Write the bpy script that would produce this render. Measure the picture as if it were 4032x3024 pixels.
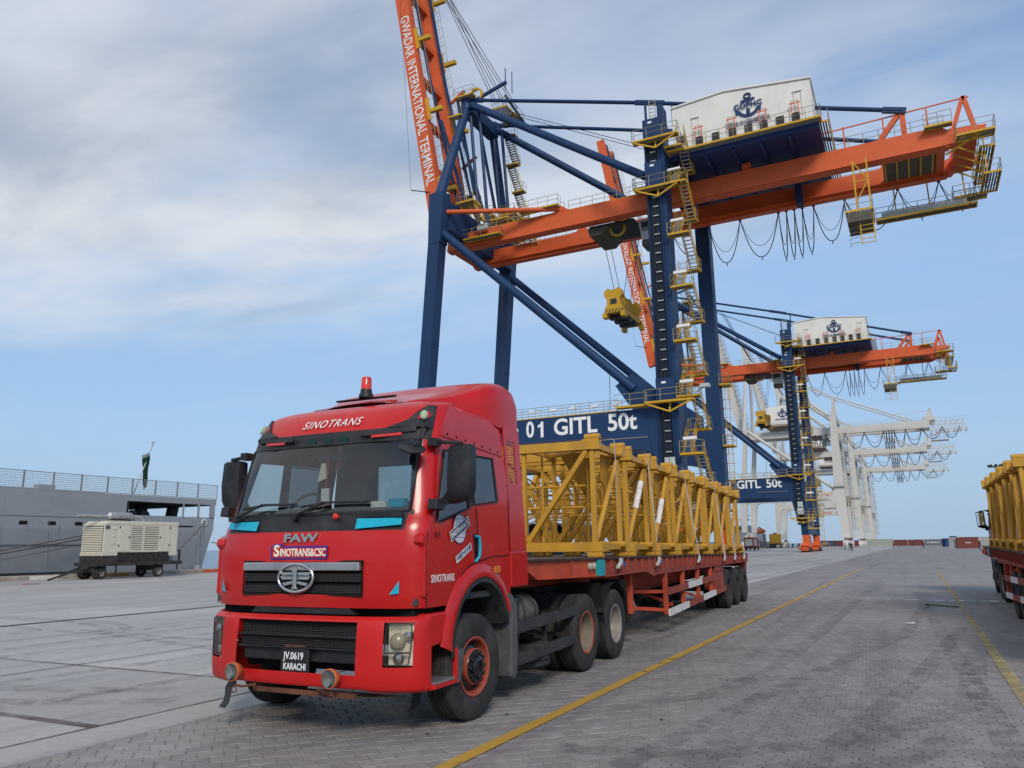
import bpy, bmesh, math, random
import numpy as np
from mathutils import Vector, Matrix
random.seed(7); rng = np.random.default_rng(7)
S = bpy.context.scene
for o in list(bpy.data.objects): bpy.data.objects.remove(o)
COL = S.collection
rad = math.radians

# ------------------------------------------------------------------ camera
cd = bpy.data.cameras.new('camera'); cam = bpy.data.objects.new('camera', cd); COL.objects.link(cam)
cd.sensor_fit = 'HORIZONTAL'; cd.sensor_width = 36.0; cd.lens = 27.036
cd.clip_start = 0.05; cd.clip_end = 30000
R = Matrix(((0.8882329, 0.4592404, -0.0118570), (0.1053308, -0.1784657, 0.9782921), (0.4471551, -0.8702001, -0.2068913)))
cam.matrix_world = Matrix.Translation((0, 0, 1.65)) @ R.transposed().to_4x4()
S.camera = cam

# ------------------------------------------------------------------ sky, sun, exposure
SUN_EL, SUN_AZ = 35.0, 146.0       # elevation; compass azimuth of the sun, clockwise from +Y
w = bpy.data.worlds.new('World'); S.world = w; w.use_nodes = True
nt = w.node_tree; nt.nodes.clear()
def N(t, **k):
    n = nt.nodes.new(t)
    for a, b in k.items(): setattr(n, a, b)
    return n
def math_n(op, a, b=None, c=None):
    n = N('ShaderNodeMath', operation=op)
    for i, x in enumerate((a, b, c)):
        if x is None: continue
        if isinstance(x, (int, float)): n.inputs[i].default_value = x
        else: nt.links.new(x, n.inputs[i])
    return n.outputs[0]
sky = N('ShaderNodeTexSky'); sky.sky_type = 'NISHITA'; sky.sun_disc = False
sky.sun_elevation = rad(SUN_EL); sky.sun_rotation = rad(SUN_AZ)
sky.air_density = 1.0; sky.dust_density = 0.4; sky.ozone_density = 2.0; sky.altitude = 0
bg = N('ShaderNodeBackground'); bg.inputs[1].default_value = 0.13
nt.links.new(sky.outputs[0], bg.inputs[0])
tc = N('ShaderNodeTexCoord'); sx = N('ShaderNodeSeparateXYZ'); nt.links.new(tc.outputs['Generated'], sx.inputs[0])
X_, Y_, Z_ = sx.outputs
zc = math_n('MAXIMUM', Z_, 0.0)
den = math_n('ADD', zc, 0.12)
cb = N('ShaderNodeCombineXYZ')
nt.links.new(math_n('DIVIDE', X_, den), cb.inputs[0]); nt.links.new(math_n('DIVIDE', Y_, den), cb.inputs[1])
def wnoise(scale, detail, rough, stretch=(1, 1, 1), rot=0, off=(0, 0, 0), dist=0.0):
    m = N('ShaderNodeMapping'); m.inputs['Scale'].default_value = stretch; m.inputs['Rotation'].default_value = (0, 0, rot); m.inputs['Location'].default_value = off
    nt.links.new(cb.outputs[0], m.inputs[0])
    n = N('ShaderNodeTexNoise'); n.inputs['Scale'].default_value = scale; n.inputs['Detail'].default_value = detail
    n.inputs['Roughness'].default_value = rough; n.inputs['Distortion'].default_value = dist
    nt.links.new(m.outputs[0], n.inputs['Vector']); return n.outputs[0]
def ramp(x, lo, hi, smooth=True):
    n = N('ShaderNodeMapRange'); n.interpolation_type = 'SMOOTHSTEP' if smooth else 'LINEAR'
    nt.links.new(x, n.inputs[0]); n.inputs[1].default_value = lo; n.inputs[2].default_value = hi
    return n.outputs[0]
big = wnoise(0.55, 5, 0.5, (1, 1.6, 1), 0.5, (3.1, 1.7, 0), 0.4)
fine = wnoise(1.7, 8, 0.55, (1, 2.2, 1), 0.5, (0, 4, 0), 0.5)
nz = math_n('ADD', math_n('MULTIPLY', big, 0.75), math_n('MULTIPLY', fine, 0.25))
# the bank of stratus hangs seaward: its lower edge is about 15 degrees up, thinning towards the land
elev = math_n('ADD', Z_, math_n('MULTIPLY', math_n('SUBTRACT', nz, 0.5), 0.42))
edge = ramp(math_n('ADD', elev, math_n('MULTIPLY', math_n('ADD', X_, math_n('MULTIPLY', Y_, -0.12)), -0.085)), 0.290, 0.44)
dens = ramp(nz, 0.26, 0.50)
land = ramp(math_n('ADD', math_n('ADD', math_n('MULTIPLY', X_, 0.9), math_n('MULTIPLY', Z_, 0.30)), math_n('MULTIPLY', math_n('SUBTRACT', fine, 0.5), 0.7)), 0.45, -0.35)
cov = math_n('MULTIPLY', math_n('MULTIPLY', edge, math_n('ADD', math_n('MULTIPLY', dens, 0.62), 0.38)), math_n('ADD', math_n('MULTIPLY', land, 0.94), 0.06))
veil = math_n('MULTIPLY', ramp(wnoise(0.8, 6, 0.6, (1, 2.4, 1), 0.5, (7, 2, 0), 0.6), 0.46, 0.78), 0.13)
fac = math_n('MAXIMUM', cov, veil)
shade = ramp(wnoise(0.9, 6, 0.55, (1, 1.8, 1), 0.5, (1.3, 8.2, 0), 0.3), 0.26, 0.58)
cm = N('ShaderNodeMix', data_type='RGBA'); cm.inputs[6].default_value = (0.37, 0.45, 0.57, 1); cm.inputs[7].default_value = (0.74, 0.78, 0.83, 1)
nt.links.new(shade, cm.inputs[0])
cl = N('ShaderNodeBackground'); cl.inputs[1].default_value = 0.63; nt.links.new(cm.outputs[2], cl.inputs[0])
# humid air: the clear sky pales towards the sea horizon, the same all round
air = N('ShaderNodeBackground'); air.inputs[0].default_value = (0.205, 0.315, 0.475, 1); air.inputs[1].default_value = 1.0
low = N('ShaderNodeBackground'); low.inputs[0].default_value = (0.235, 0.322, 0.420, 1); low.inputs[1].default_value = 1.0
m1 = N('ShaderNodeMixShader'); nt.links.new(math_n('MULTIPLY', ramp(Z_, 0.58, 0.20), 0.86), m1.inputs[0]); nt.links.new(bg.outputs[0], m1.inputs[1]); nt.links.new(air.outputs[0], m1.inputs[2])
ms = N('ShaderNodeMixShader'); nt.links.new(fac, ms.inputs[0]); nt.links.new(m1.outputs[0], ms.inputs[1]); nt.links.new(cl.outputs[0], ms.inputs[2])
m2 = N('ShaderNodeMixShader'); nt.links.new(math_n('MULTIPLY', ramp(Z_, 0.17, -0.02), 0.9), m2.inputs[0]); nt.links.new(ms.outputs[0], m2.inputs[1]); nt.links.new(low.outputs[0], m2.inputs[2])
wo = N('ShaderNodeOutputWorld'); nt.links.new(m2.outputs[0], wo.inputs[0])
sd = bpy.data.lights.new('sun', 'SUN'); sd.energy = 1.5; sd.angle = rad(16); sd.color = (1.0, 0.90, 0.77)
sun = bpy.data.objects.new('sun', sd); COL.objects.link(sun)
a_, e_ = rad(SUN_AZ), rad(SUN_EL)
sdir = Vector((math.sin(a_) * math.cos(e_), math.cos(a_) * math.cos(e_), math.sin(e_)))
sun.rotation_euler = (-sdir).to_track_quat('-Z', 'Y').to_euler()
sun.location = (-30, -60, 60)
S.view_settings.view_transform = 'Standard'; S.view_settings.look = 'None'; S.view_settings.gamma = 1.0
S.view_settings.use_curve_mapping = False; S.view_settings.exposure = 0.65

# ------------------------------------------------------------------ materials
MATS = {}
def mat(name, col, rough=0.5, metal=0.0, var=0.12, scale=2.0, bump=0.0, bscale=40.0, coat=0.0, dirt=None, dscale=1.2, damt=0.5, spec=0.3, hue=None, stretch=None):
    """painted / raw surface: base colour with uneven tone, optional grime patches and fine relief"""
    if name in MATS: return MATS[name]
    m = bpy.data.materials.new(name); m.use_nodes = True; t = m.node_tree; t.nodes.clear()
    L = t.links.new
    out = t.nodes.new('ShaderNodeOutputMaterial'); b = t.nodes.new('ShaderNodeBsdfPrincipled'); L(b.outputs[0], out.inputs[0])
    b.inputs['Metallic'].default_value = metal; b.inputs['Roughness'].default_value = rough
    b.inputs['Specular IOR Level'].default_value = spec
    if coat: b.inputs['Coat Weight'].default_value = coat; b.inputs['Coat Roughness'].default_value = 0.06
    tcn = t.nodes.new('ShaderNodeTexCoord'); vec = tcn.outputs['Object']
    if stretch:
        mp = t.nodes.new('ShaderNodeMapping'); mp.inputs['Scale'].default_value = stretch; L(vec, mp.inputs[0]); vec = mp.outputs[0]
    n = t.nodes.new('ShaderNodeTexNoise'); n.inputs['Scale'].default_value = scale; n.inputs['Detail'].default_value = 6; n.inputs['Roughness'].default_value = 0.6
    L(vec, n.inputs['Vector'])
    c = Vector(col[:3]); lo = [max(0, x * (1 - var)) for x in c]; hi = [min(1, x * (1 + var)) for x in (hue or c)]
    mr = t.nodes.new('ShaderNodeMapRange'); mr.inputs[1].default_value = 0.3; mr.inputs[2].default_value = 0.7; L(n.outputs[0], mr.inputs[0])
    mx = t.nodes.new('ShaderNodeMix'); mx.data_type = 'RGBA'; mx.inputs[6].default_value = (*lo, 1); mx.inputs[7].default_value = (*hi, 1); L(mr.outputs[0], mx.inputs[0])
    colout = mx.outputs[2]
    if dirt:
        n2 = t.nodes.new('ShaderNodeTexNoise'); n2.inputs['Scale'].default_value = dscale; n2.inputs['Detail'].default_value = 9; n2.inputs['Roughness'].default_value = 0.68
        L(vec, n2.inputs['Vector'])
        m2 = t.nodes.new('ShaderNodeMapRange'); m2.inputs[1].default_value = 0.5; m2.inputs[2].default_value = 0.72; m2.inputs[4].default_value = damt; L(n2.outputs[0], m2.inputs[0])
        d = t.nodes.new('ShaderNodeMix'); d.data_type = 'RGBA'; L(m2.outputs[0], d.inputs[0]); L(colout, d.inputs[6]); d.inputs[7].default_value = (*dirt, 1); colout = d.outputs[2]
        r2 = t.nodes.new('ShaderNodeMapRange'); r2.inputs[3].default_value = rough; r2.inputs[4].default_value = min(1, rough + 0.35); L(m2.outputs[0], r2.inputs[0]); L(r2.outputs[0], b.inputs['Roughness'])
    L(colout, b.inputs['Base Color'])
    if bump:
        n3 = t.nodes.new('ShaderNodeTexNoise'); n3.inputs['Scale'].default_value = bscale; n3.inputs['Detail'].default_value = 4; L(vec, n3.inputs['Vector'])
        bp = t.nodes.new('ShaderNodeBump'); bp.inputs['Strength'].default_value = bump; bp.inputs['Distance'].default_value = 0.02; L(n3.outputs[0], bp.inputs['Height']); L(bp.outputs[0], b.inputs['Normal'])
    MATS[name] = m; return m
def glass(name, tint, refl=1.0, rough=0.02, ior=1.5):
    m = bpy.data.materials.new(name); m.use_nodes = True; t = m.node_tree; t.nodes.clear(); L = t.links.new
    out = t.nodes.new('ShaderNodeOutputMaterial'); mx = t.nodes.new('ShaderNodeMixShader'); L(mx.outputs[0], out.inputs[0])
    fr = t.nodes.new('ShaderNodeFresnel'); fr.inputs[0].default_value = ior
    mu = t.nodes.new('ShaderNodeMath'); mu.operation = 'MULTIPLY_ADD'; mu.inputs[1].default_value = refl; mu.inputs[2].default_value = 0.02; L(fr.outputs[0], mu.inputs[0]); L(mu.outputs[0], mx.inputs[0])
    tr = t.nodes.new('ShaderNodeBsdfTransparent'); tr.inputs[0].default_value = (*tint, 1); L(tr.outputs[0], mx.inputs[1])
    g = t.nodes.new('ShaderNodeBsdfGlossy'); g.inputs['Roughness'].default_value = rough; L(g.outputs[0], mx.inputs[2])
    MATS[name] = m; return m
def worn(name, col, lo, hi, scale, rough=0.7, alpha=1.0, bump=0.0, stretch=None):
    """thin marking: paint or rubber that has worn away in patches"""
    m = bpy.data.materials.new(name); m.use_nodes = True; t = m.node_tree; t.nodes.clear(); L = t.links.new
    out = t.nodes.new('ShaderNodeOutputMaterial'); mx = t.nodes.new('ShaderNodeMixShader'); L(mx.outputs[0], out.inputs[0])
    b = t.nodes.new('ShaderNodeBsdfPrincipled'); b.inputs['Base Color'].default_value = (*col, 1); b.inputs['Roughness'].default_value = rough
    tr = t.nodes.new('ShaderNodeBsdfTransparent'); L(tr.outputs[0], mx.inputs[1]); L(b.outputs[0], mx.inputs[2])
    tcn = t.nodes.new('ShaderNodeTexCoord'); vec = tcn.outputs['Object']
    if stretch:
        mp = t.nodes.new('ShaderNodeMapping'); mp.inputs['Scale'].default_value = stretch; L(vec, mp.inputs[0]); vec = mp.outputs[0]
    n = t.nodes.new('ShaderNodeTexNoise'); n.inputs['Scale'].default_value = scale; n.inputs['Detail'].default_value = 10; n.inputs['Roughness'].default_value = 0.7; L(vec, n.inputs['Vector'])
    mr = t.nodes.new('ShaderNodeMapRange'); mr.inputs[1].default_value = lo; mr.inputs[2].default_value = hi; mr.inputs[4].default_value = alpha; L(n.outputs[0], mr.inputs[0]); L(mr.outputs[0], mx.inputs[0])
    MATS[name] = m; return m

# ------------------------------------------------------------------ mesh builder
def V(*a): return Vector(a)
class MB:
    def __init__(s): s.v = []; s.f = []
    def add(s, vs, fs):
        n = len(s.v); s.v += [tuple(p) for p in vs]; s.f += [tuple(i + n for i in f) for f in fs]; return s
    def box(s, x0, x1, y0, y1, z0, z1):
        return s.add([(x0, y0, z0), (x1, y0, z0), (x1, y1, z0), (x0, y1, z0), (x0, y0, z1), (x1, y0, z1), (x1, y1, z1), (x0, y1, z1)],
                     [(0, 3, 2, 1), (4, 5, 6, 7), (0, 1, 5, 4), (1, 2, 6, 5), (2, 3, 7, 6), (3, 0, 4, 7)])
    def hexa(s, p):       # 8 points, bottom 4 then top 4
        return s.add(p, [(0, 3, 2, 1), (4, 5, 6, 7), (0, 1, 5, 4), (1, 2, 6, 5), (2, 3, 7, 6), (3, 0, 4, 7)])
    def bar(s, p, q, w_, h=None, up=(0, 0, 1)):
        h = h or w_; p = Vector(p); q = Vector(q); d = (q - p).normalized(); u = Vector(up)
        if abs(d.dot(u)) > 0.98: u = Vector((0, 1, 0))
        a = d.cross(u).normalized(); b = a.cross(d).normalized(); a *= w_ / 2; b *= h / 2
        return s.hexa([p - a - b, p + a - b, q + a - b, q - a - b, p - a + b, p + a + b, q + a + b, q - a + b])
    def tube(s, p, q, r, n=8, r2=None, cap=True):
        p = Vector(p); q = Vector(q); r2 = r if r2 is None else r2; d = (q - p).normalized()
        u = Vector((0, 0, 1)) if abs(d.z) < 0.95 else Vector((0, 1, 0))
        a = d.cross(u).normalized(); b = a.cross(d)
        vs = []
        for k in range(n):
            t = 2 * math.pi * k / n; c = a * math.cos(t) + b * math.sin(t); vs += [p + c * r, q + c * r2]
        fs = [(2 * k, 2 * ((k + 1) % n), 2 * ((k + 1) % n) + 1, 2 * k + 1) for k in range(n)]
        if cap: fs += [tuple(2 * k for k in range(n))[::-1], tuple(2 * k + 1 for k in range(n))]
        return s.add(vs, fs)
    def path(s, pts, r, n=6, close=False):
        P = [Vector(p) for p in pts]; m = len(P); vs = []; a = None
        for i, p in enumerate(P):
            d = (P[(i + 1) % m if close else min(i + 1, m - 1)] - P[i - 1 if (close or i) else 0]).normalized()
            if a is None:
                u = Vector((0, 0, 1)) if abs(d.z) < 0.9 else Vector((0, 1, 0)); a = d.cross(u).normalized()
            a = (a - d * a.dot(d)).normalized(); b = d.cross(a)
            vs += [p + (a * math.cos(2 * math.pi * k / n) + b * math.sin(2 * math.pi * k / n)) * r for k in range(n)]
        fs = [(i * n + k, i * n + (k + 1) % n, ((i + 1) % m) * n + (k + 1) % n, ((i + 1) % m) * n + k) for i in range(m if close else m - 1) for k in range(n)]
        if not close: fs += [tuple(range(n))[::-1], tuple((m - 1) * n + k for k in range(n))]
        return s.add(vs, fs)
    def prism(s, poly, ax, a, b):
        m = {'x': lambda u, v, t: (t, u, v), 'y': lambda u, v, t: (u, t, v), 'z': lambda u, v, t: (u, v, t)}[ax]
        n = len(poly); vs = [m(u, v, a) for u, v in poly] + [m(u, v, b) for u, v in poly]
        return s.add(vs, [tuple(range(n)), tuple(range(n, 2 * n))[::-1]] + [(k, n + k, n + (k + 1) % n, (k + 1) % n) for k in range(n)])
    def lathe(s, prof, o, ax='x', n=32, cap=False):
        m = {'x': lambda r, h, c, d: (o[0] + h, o[1] + r * c, o[2] + r * d), 'y': lambda r, h, c, d: (o[0] + r * c, o[1] + h, o[2] + r * d), 'z': lambda r, h, c, d: (o[0] + r * c, o[1] + r * d, o[2] + h)}[ax]
        vs = [m(r, h, math.cos(2 * math.pi * k / n), math.sin(2 * math.pi * k / n)) for r, h in prof for k in range(n)]
        fs = [(i * n + k, i * n + (k + 1) % n, (i + 1) * n + (k + 1) % n, (i + 1) * n + k) for i in range(len(prof) - 1) for k in range(n)]
        if cap: fs += [tuple(range(n)), tuple((len(prof) - 1) * n + k for k in range(n))]
        return s.add(vs, fs)
    def grid(s, G):       # G[row][col] of points
        nr, nc = len(G), len(G[0])
        return s.add([p for r in G for p in r], [(i * nc + j, i * nc + j + 1, (i + 1) * nc + j + 1, (i + 1) * nc + j) for i in range(nr - 1) for j in range(nc - 1)])
    def mesh(s, name, m, smooth=None):
        me = bpy.data.meshes.new(name); me.from_pydata(s.v, [], s.f)
        if m: me.materials.append(m if not isinstance(m, str) else MATS[m])
        if smooth is not None:
            me.polygons.foreach_set('use_smooth', [True] * len(me.polygons)); me.update(); me.set_sharp_from_angle(angle=rad(smooth))
        me.update(); return me
    def obj(s, name, m, parent=None, smooth=None, bevel=0, seg=2):
        o = bpy.data.objects.new(name, s.mesh(name, m, smooth)); COL.objects.link(o); o.parent = parent
        if bevel:
            b = o.modifiers.new('bevel', 'BEVEL'); b.width = bevel; b.segments = seg; b.limit_method = 'ANGLE'; b.angle_limit = rad(40); b.harden_normals = False
        return o
def tag(o, label=None, cat=None, group=None, kind=None):
    for k, x in (('label', label), ('category', cat), ('group', group), ('kind', kind)):
        if x: o[k] = x
    return o
def empty(name, loc=(0, 0, 0), rz=0, parent=None, label=None, cat=None, group=None):
    o = bpy.data.objects.new(name, None); COL.objects.link(o); o.location = loc; o.rotation_euler = (0, 0, rz); o.parent = parent
    o.empty_display_size = 0.3; return tag(o, label, cat, group)
KIDS = {}
def children(o): return [c for c in bpy.data.objects if c.parent == o]
def copy_tree(o, parent=None, kids=None):
    if kids is None:
        kids = {}
        for c in bpy.data.objects:
            if c.parent: kids.setdefault(c.parent.name, []).append(c)
    c = o.copy(); COL.objects.link(c); c.parent = parent
    for ch in kids.get(o.name, []): copy_tree(ch, c, kids)
    return c
def inst(src, name, parent, loc=(0, 0, 0), rot=(0, 0, 0), sc=(1, 1, 1)):
    o = bpy.data.objects.new(name, src.data if hasattr(src, 'data') else src); COL.objects.link(o); o.parent = parent
    o.location = loc; o.rotation_euler = rot; o.scale = sc
    return o
def text(name, s, m, parent, loc, rot, size, ext=0.01, sx=1.0, bold=0.0, shear=0.0, align='CENTER', spacing=1.0, fit=None):
    c = bpy.data.curves.new(name, 'FONT'); c.body = s; c.size = size; c.extrude = ext; c.offset = bold; c.shear = shear
    c.align_x = align; c.align_y = 'CENTER'; c.space_character = spacing; c.resolution_u = 4
    c.materials.append(MATS[m] if isinstance(m, str) else m)
    tmp = bpy.data.objects.new(name, c); me = bpy.data.meshes.new_from_object(tmp); bpy.data.objects.remove(tmp); bpy.data.curves.remove(c); me.name = name
    if fit:
        xs_ = [v.co.x for v in me.vertices]; sx = fit / (max(xs_) - min(xs_))
    o = bpy.data.objects.new(name, me); COL.objects.link(o); o.parent = parent; o.location = loc; o.rotation_euler = rot; o.scale = (sx, 1, 1); return o
def railing(mb, pts, h=1.1, step=1.5, r=0.03, rails=(0.5, 1.0), n=4):
    for a, b in zip(pts[:-1], pts[1:]):
        a = Vector(a); b = Vector(b); L = (b - a).length; k = max(1, round(L / step))
        for i in range(k + 1):
            p = a.lerp(b, i / k); mb.tube(p, p + V(0, 0, h), r, n, cap=False)
        for f_ in rails: mb.tube(a + V(0, 0, h * f_), b + V(0, 0, h * f_), r, n, cap=False)
def pchip(x, y, q):
    x = np.asarray(x, float); y = np.asarray(y, float); h = np.diff(x); d = np.diff(y, axis=0) / h[:, None]
    m = np.zeros_like(y)
    for k in range(1, len(x) - 1):
        a, b = d[k - 1], d[k]; w1 = 2 * h[k] + h[k - 1]; w2 = h[k] + 2 * h[k - 1]
        with np.errstate(divide='ignore', invalid='ignore'): t = (w1 + w2) / (w1 / a + w2 / b)
        m[k] = np.where(a * b > 0, t, 0)
    m[0] = d[0]; m[-1] = d[-1]
    i = np.clip(np.searchsorted(x, q, side='right') - 1, 0, len(x) - 2); t = ((q - x[i]) / h[i])[:, None]; hh = h[i][:, None]
    return (2 * t**3 - 3 * t**2 + 1) * y[i] + (t**3 - 2 * t**2 + t) * hh * m[i] + (-2 * t**3 + 3 * t**2) * y[i + 1] + (t**3 - t**2) * hh * m[i + 1]
def smooth_grid(P, n=4):
    """P[rows][cols][3] control points -> finer grid through them, cell (i,j) split n x n"""
    P = np.array(P, float); nr, nc = P.shape[:2]
    tc_ = np.concatenate([[0], np.cumsum(np.maximum(1e-3, np.linalg.norm(np.diff(P, axis=1), axis=2).mean(0)))])
    q = np.concatenate([np.linspace(tc_[j], tc_[j + 1], n, endpoint=False) for j in range(nc - 1)] + [[tc_[-1]]])
    A = np.stack([pchip(tc_, P[i], q) for i in range(nr)])
    tr_ = np.concatenate([[0], np.cumsum(np.maximum(1e-3, np.linalg.norm(np.diff(P, axis=0), axis=2).mean(1)))])
    q = np.concatenate([np.linspace(tr_[j], tr_[j + 1], n, endpoint=False) for j in range(nr - 1)] + [[tr_[-1]]])
    return np.stack([pchip(tr_, A[:, j], q) for j in range(A.shape[1])], axis=1)
def grid_parts(P, ids, n, mk, offset=None):
    """split a smoothed control grid into meshes by cell id; mk: id -> (name, material, parent, smooth)"""
    G = smooth_grid(P, n); out = {}
    for key, (name, m, par, sm) in mk.items():
        mb = MB(); idx = {}
        for i in range(len(ids)):
            for j in range(len(ids[0])):
                if ids[i][j] != key: continue
                for a in range(n):
                    for b in range(n):
                        f = []
                        for (p, q) in ((i * n + a, j * n + b), (i * n + a, j * n + b + 1), (i * n + a + 1, j * n + b + 1), (i * n + a + 1, j * n + b)):
                            if (p, q) not in idx: idx[(p, q)] = len(mb.v); mb.v.append(tuple(G[p, q]))
                            f.append(idx[(p, q)])
                        mb.f.append(tuple(f))
        if mb.f: out[key] = mb.obj(name, m, par, smooth=sm)
    return out
# ------------------------------------------------------------------ ground
def ground_mat(name, c1, c2, rough, island=False, brick=False, stain=(0.05, 0.05, 0.052), stain_amt=0.45, s1=0.35, streak=True, bump=0.25, bsc=60, obj_rand=False):
    m = bpy.data.materials.new(name); m.use_nodes = True; t = m.node_tree; t.nodes.clear(); L = t.links.new
    def nd(ty, **k):
        n = t.nodes.new(ty)
        for a, b in k.items(): setattr(n, a, b)
        return n
    out = nd('ShaderNodeOutputMaterial'); b = nd('ShaderNodeBsdfPrincipled'); L(b.outputs[0], out.inputs[0]); b.inputs['Roughness'].default_value = rough; b.inputs['Specular IOR Level'].default_value = 0.3
    g = nd('ShaderNodeNewGeometry'); pos = g.outputs['Position']
    def noise(sc, det, ro, st=None, rot=0):
        n = nd('ShaderNodeTexNoise'); n.inputs['Scale'].default_value = sc; n.inputs['Detail'].default_value = det; n.inputs['Roughness'].default_value = ro
        v = pos
        if st:
            mp = nd('ShaderNodeMapping'); mp.inputs['Scale'].default_value = st; mp.inputs['Rotation'].default_value = (0, 0, rot); L(pos, mp.inputs[0]); v = mp.outputs[0]
        L(v, n.inputs['Vector']); return n.outputs[0]
    def mrange(x, a, bb, lo=0, hi=1):
        n = nd('ShaderNodeMapRange'); L(x, n.inputs[0]); n.inputs[1].default_value = a; n.inputs[2].default_value = bb; n.inputs[3].default_value = lo; n.inputs[4].default_value = hi; return n.outputs[0]
    def mix(f, a, bb):
        n = nd('ShaderNodeMix', data_type='RGBA')
        for i, x in ((0, f), (6, a), (7, bb)):
            if isinstance(x, tuple): n.inputs[i].default_value = (*x, 1)
            elif isinstance(x, (int, float)): n.inputs[i].default_value = x
            else: L(x, n.inputs[i])
        return n.outputs[2]
    col = mix(mrange(noise(s1, 8, 0.62), 0.32, 0.68), c1, c2)
    fine_ = mrange(noise(9.0, 6, 0.7), 0.3, 0.7, 0.86, 1.12)
    vm = nd('ShaderNodeVectorMath', operation='SCALE'); L(col, vm.inputs[0]); L(fine_, vm.inputs['Scale']); col = vm.outputs[0]
    if island or obj_rand:
        oi = nd('ShaderNodeObjectInfo').outputs['Random'] if obj_rand else g.outputs['Random Per Island']
        v2 = nd('ShaderNodeVectorMath', operation='SCALE'); L(col, v2.inputs[0]); L(mrange(oi, 0, 1, 0.90, 1.10), v2.inputs['Scale']); col = v2.outputs[0]
    if streak:      # rubber laid down along the driving direction
        st = mrange(noise(0.9, 5, 0.6, (1.6, 0.06, 1), 0.02), 0.52, 0.72, 0, stain_amt)
        col = mix(st, col, stain)
        st2 = mrange(noise(0.5, 7, 0.65, (1.0, 0.25, 1), 0.5), 0.53, 0.75, 0, stain_amt * 0.7)
        col = mix(st2, col, stain)
    h = noise(bsc, 4, 0.6)
    if brick:
        mp = nd('ShaderNodeMapping'); mp.inputs['Rotation'].default_value = (0, 0, rad(-45)); L(pos, mp.inputs[0])
        br = nd('ShaderNodeTexBrick'); br.offset = 0.5; br.inputs['Scale'].default_value = 1.0; br.inputs['Brick Width'].default_value = 0.205; br.inputs['Row Height'].default_value = 0.19
        br.inputs['Mortar Size'].default_value = 0.006; br.inputs['Mortar Smooth'].default_value = 0.3; br.inputs['Bias'].default_value = 0.0
        br.inputs['Color1'].default_value = (0.93, 0.93, 0.93, 1); br.inputs['Color2'].default_value = (1.07, 1.07, 1.07, 1); br.inputs['Mortar'].default_value = (0.8, 0.78, 0.74, 1)
        L(mp.outputs[0], br.inputs[0])
        mu = nd('ShaderNodeMix', data_type='RGBA', blend_type='MULTIPLY'); mu.inputs[0].default_value = 1.0; L(col, mu.inputs[6]); L(br.outputs[0], mu.inputs[7]); col = mu.outputs[2]
    L(col, b.inputs['Base Color'])
    bp = nd('ShaderNodeBump'); bp.inputs['Strength'].default_value = bump; bp.inputs['Distance'].default_value = 0.01; L(h, bp.inputs['Height']); L(bp.outputs[0], b.inputs['Normal'])
    MATS[name] = m; return m
PC1, PC2 = (0.200, 0.184, 0.170), (0.285, 0.264, 0.246)
ground_mat('paver_grey', PC1, PC2, 0.62, island=True, stain_amt=0.42)
ground_mat('paver_single', PC1, PC2, 0.62, obj_rand=True, stain_amt=0.42)
ground_mat('paving_far', (0.215, 0.199, 0.186), (0.298, 0.278, 0.260), 0.66, brick=True, stain_amt=0.42)
ground_mat('paving_sand', (0.03, 0.027, 0.025), (0.42, 0.39, 0.34), 0.9, streak=False)
ground_mat('concrete', (0.315, 0.300, 0.278), (0.435, 0.418, 0.388), 0.6, stain=(0.12, 0.12, 0.125), stain_amt=0.5, obj_rand=True, s1=0.22)
ground_mat('joint_dark', (0.035, 0.03, 0.032), (0.06, 0.05, 0.05), 0.9, streak=False)
mat('kerb_concrete', (0.33, 0.28, 0.23), 0.85, var=0.3, scale=1.5, dirt=(0.22, 0.11, 0.07), dscale=0.8, damt=0.7, bump=0.4)
mat('rail_steel', (0.13, 0.11, 0.10), 0.45, 0.7, var=0.3)
worn('line_yellow', (0.50, 0.29, 0.035), 0.30, 0.46, 1.6, 0.6, 0.94)
worn('line_faded', (0.46, 0.36, 0.13), 0.34, 0.55, 2.0, 0.7, 0.75)
worn('tyre_rubber_mark', (0.05, 0.05, 0.055), 0.42, 0.75, 3.0, 0.8, 0.42); worn('tyre_faint_mark', (0.06, 0.06, 0.062), 0.40, 0.72, 4.0, 0.8, 0.34)
worn('slot_stain', (0.09, 0.065, 0.065), 0.3, 0.6, 2.0, 0.8, 0.7)

YF = 26.0; XL = -6.57; XR = 6.0
pv = MB()
for (x0, x1, y0, y1) in ((XL, 900, YF, 420), (XR, 900, -200, YF), (XL, XR, -200, 3.0)): pv.add([(x0, y0, 0), (x1, y0, 0), (x1, y1, 0), (x0, y1, 0)], [(0, 1, 2, 3)])
paving = tag(pv.obj('block_paving', 'paving_far'), 'grey interlocking block paving of the quay roadway', None, None, 'structure')
bed = MB().add([(XL, 2.9, -0.011), (XR, 2.9, -0.011), (XR, YF + 0.05, -0.011), (XL, YF + 0.05, -0.011)], [(0, 1, 2, 3)]).obj('sand_bed', 'paving_sand', paving)
LW, LH, AZ, GZ = 0.205, 0.19, 0.0105, 0.004
c45 = math.sqrt(0.5)
def paver_poly():
    g_ = lambda u: GZ * math.sin(4 * math.pi * u)
    us = (0, .125, .375, .625, .875, 1); hz_ = ((.2, AZ), (.4, -AZ), (.6, AZ), (.8, -AZ))
    p = [(u * LW, g_(u)) for u in us] + [(LW + h, t * LH) for t, h in hz_] + [(u * LW, LH + g_(u)) for u in us[::-1]] + [(h, t * LH) for t, h in hz_[::-1]]
    p = [(a - LW / 2, b - LH / 2) for a, b in p]
    return [((a - b) * c45, (a + b) * c45) for a, b in p]
PP = paver_poly()
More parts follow.
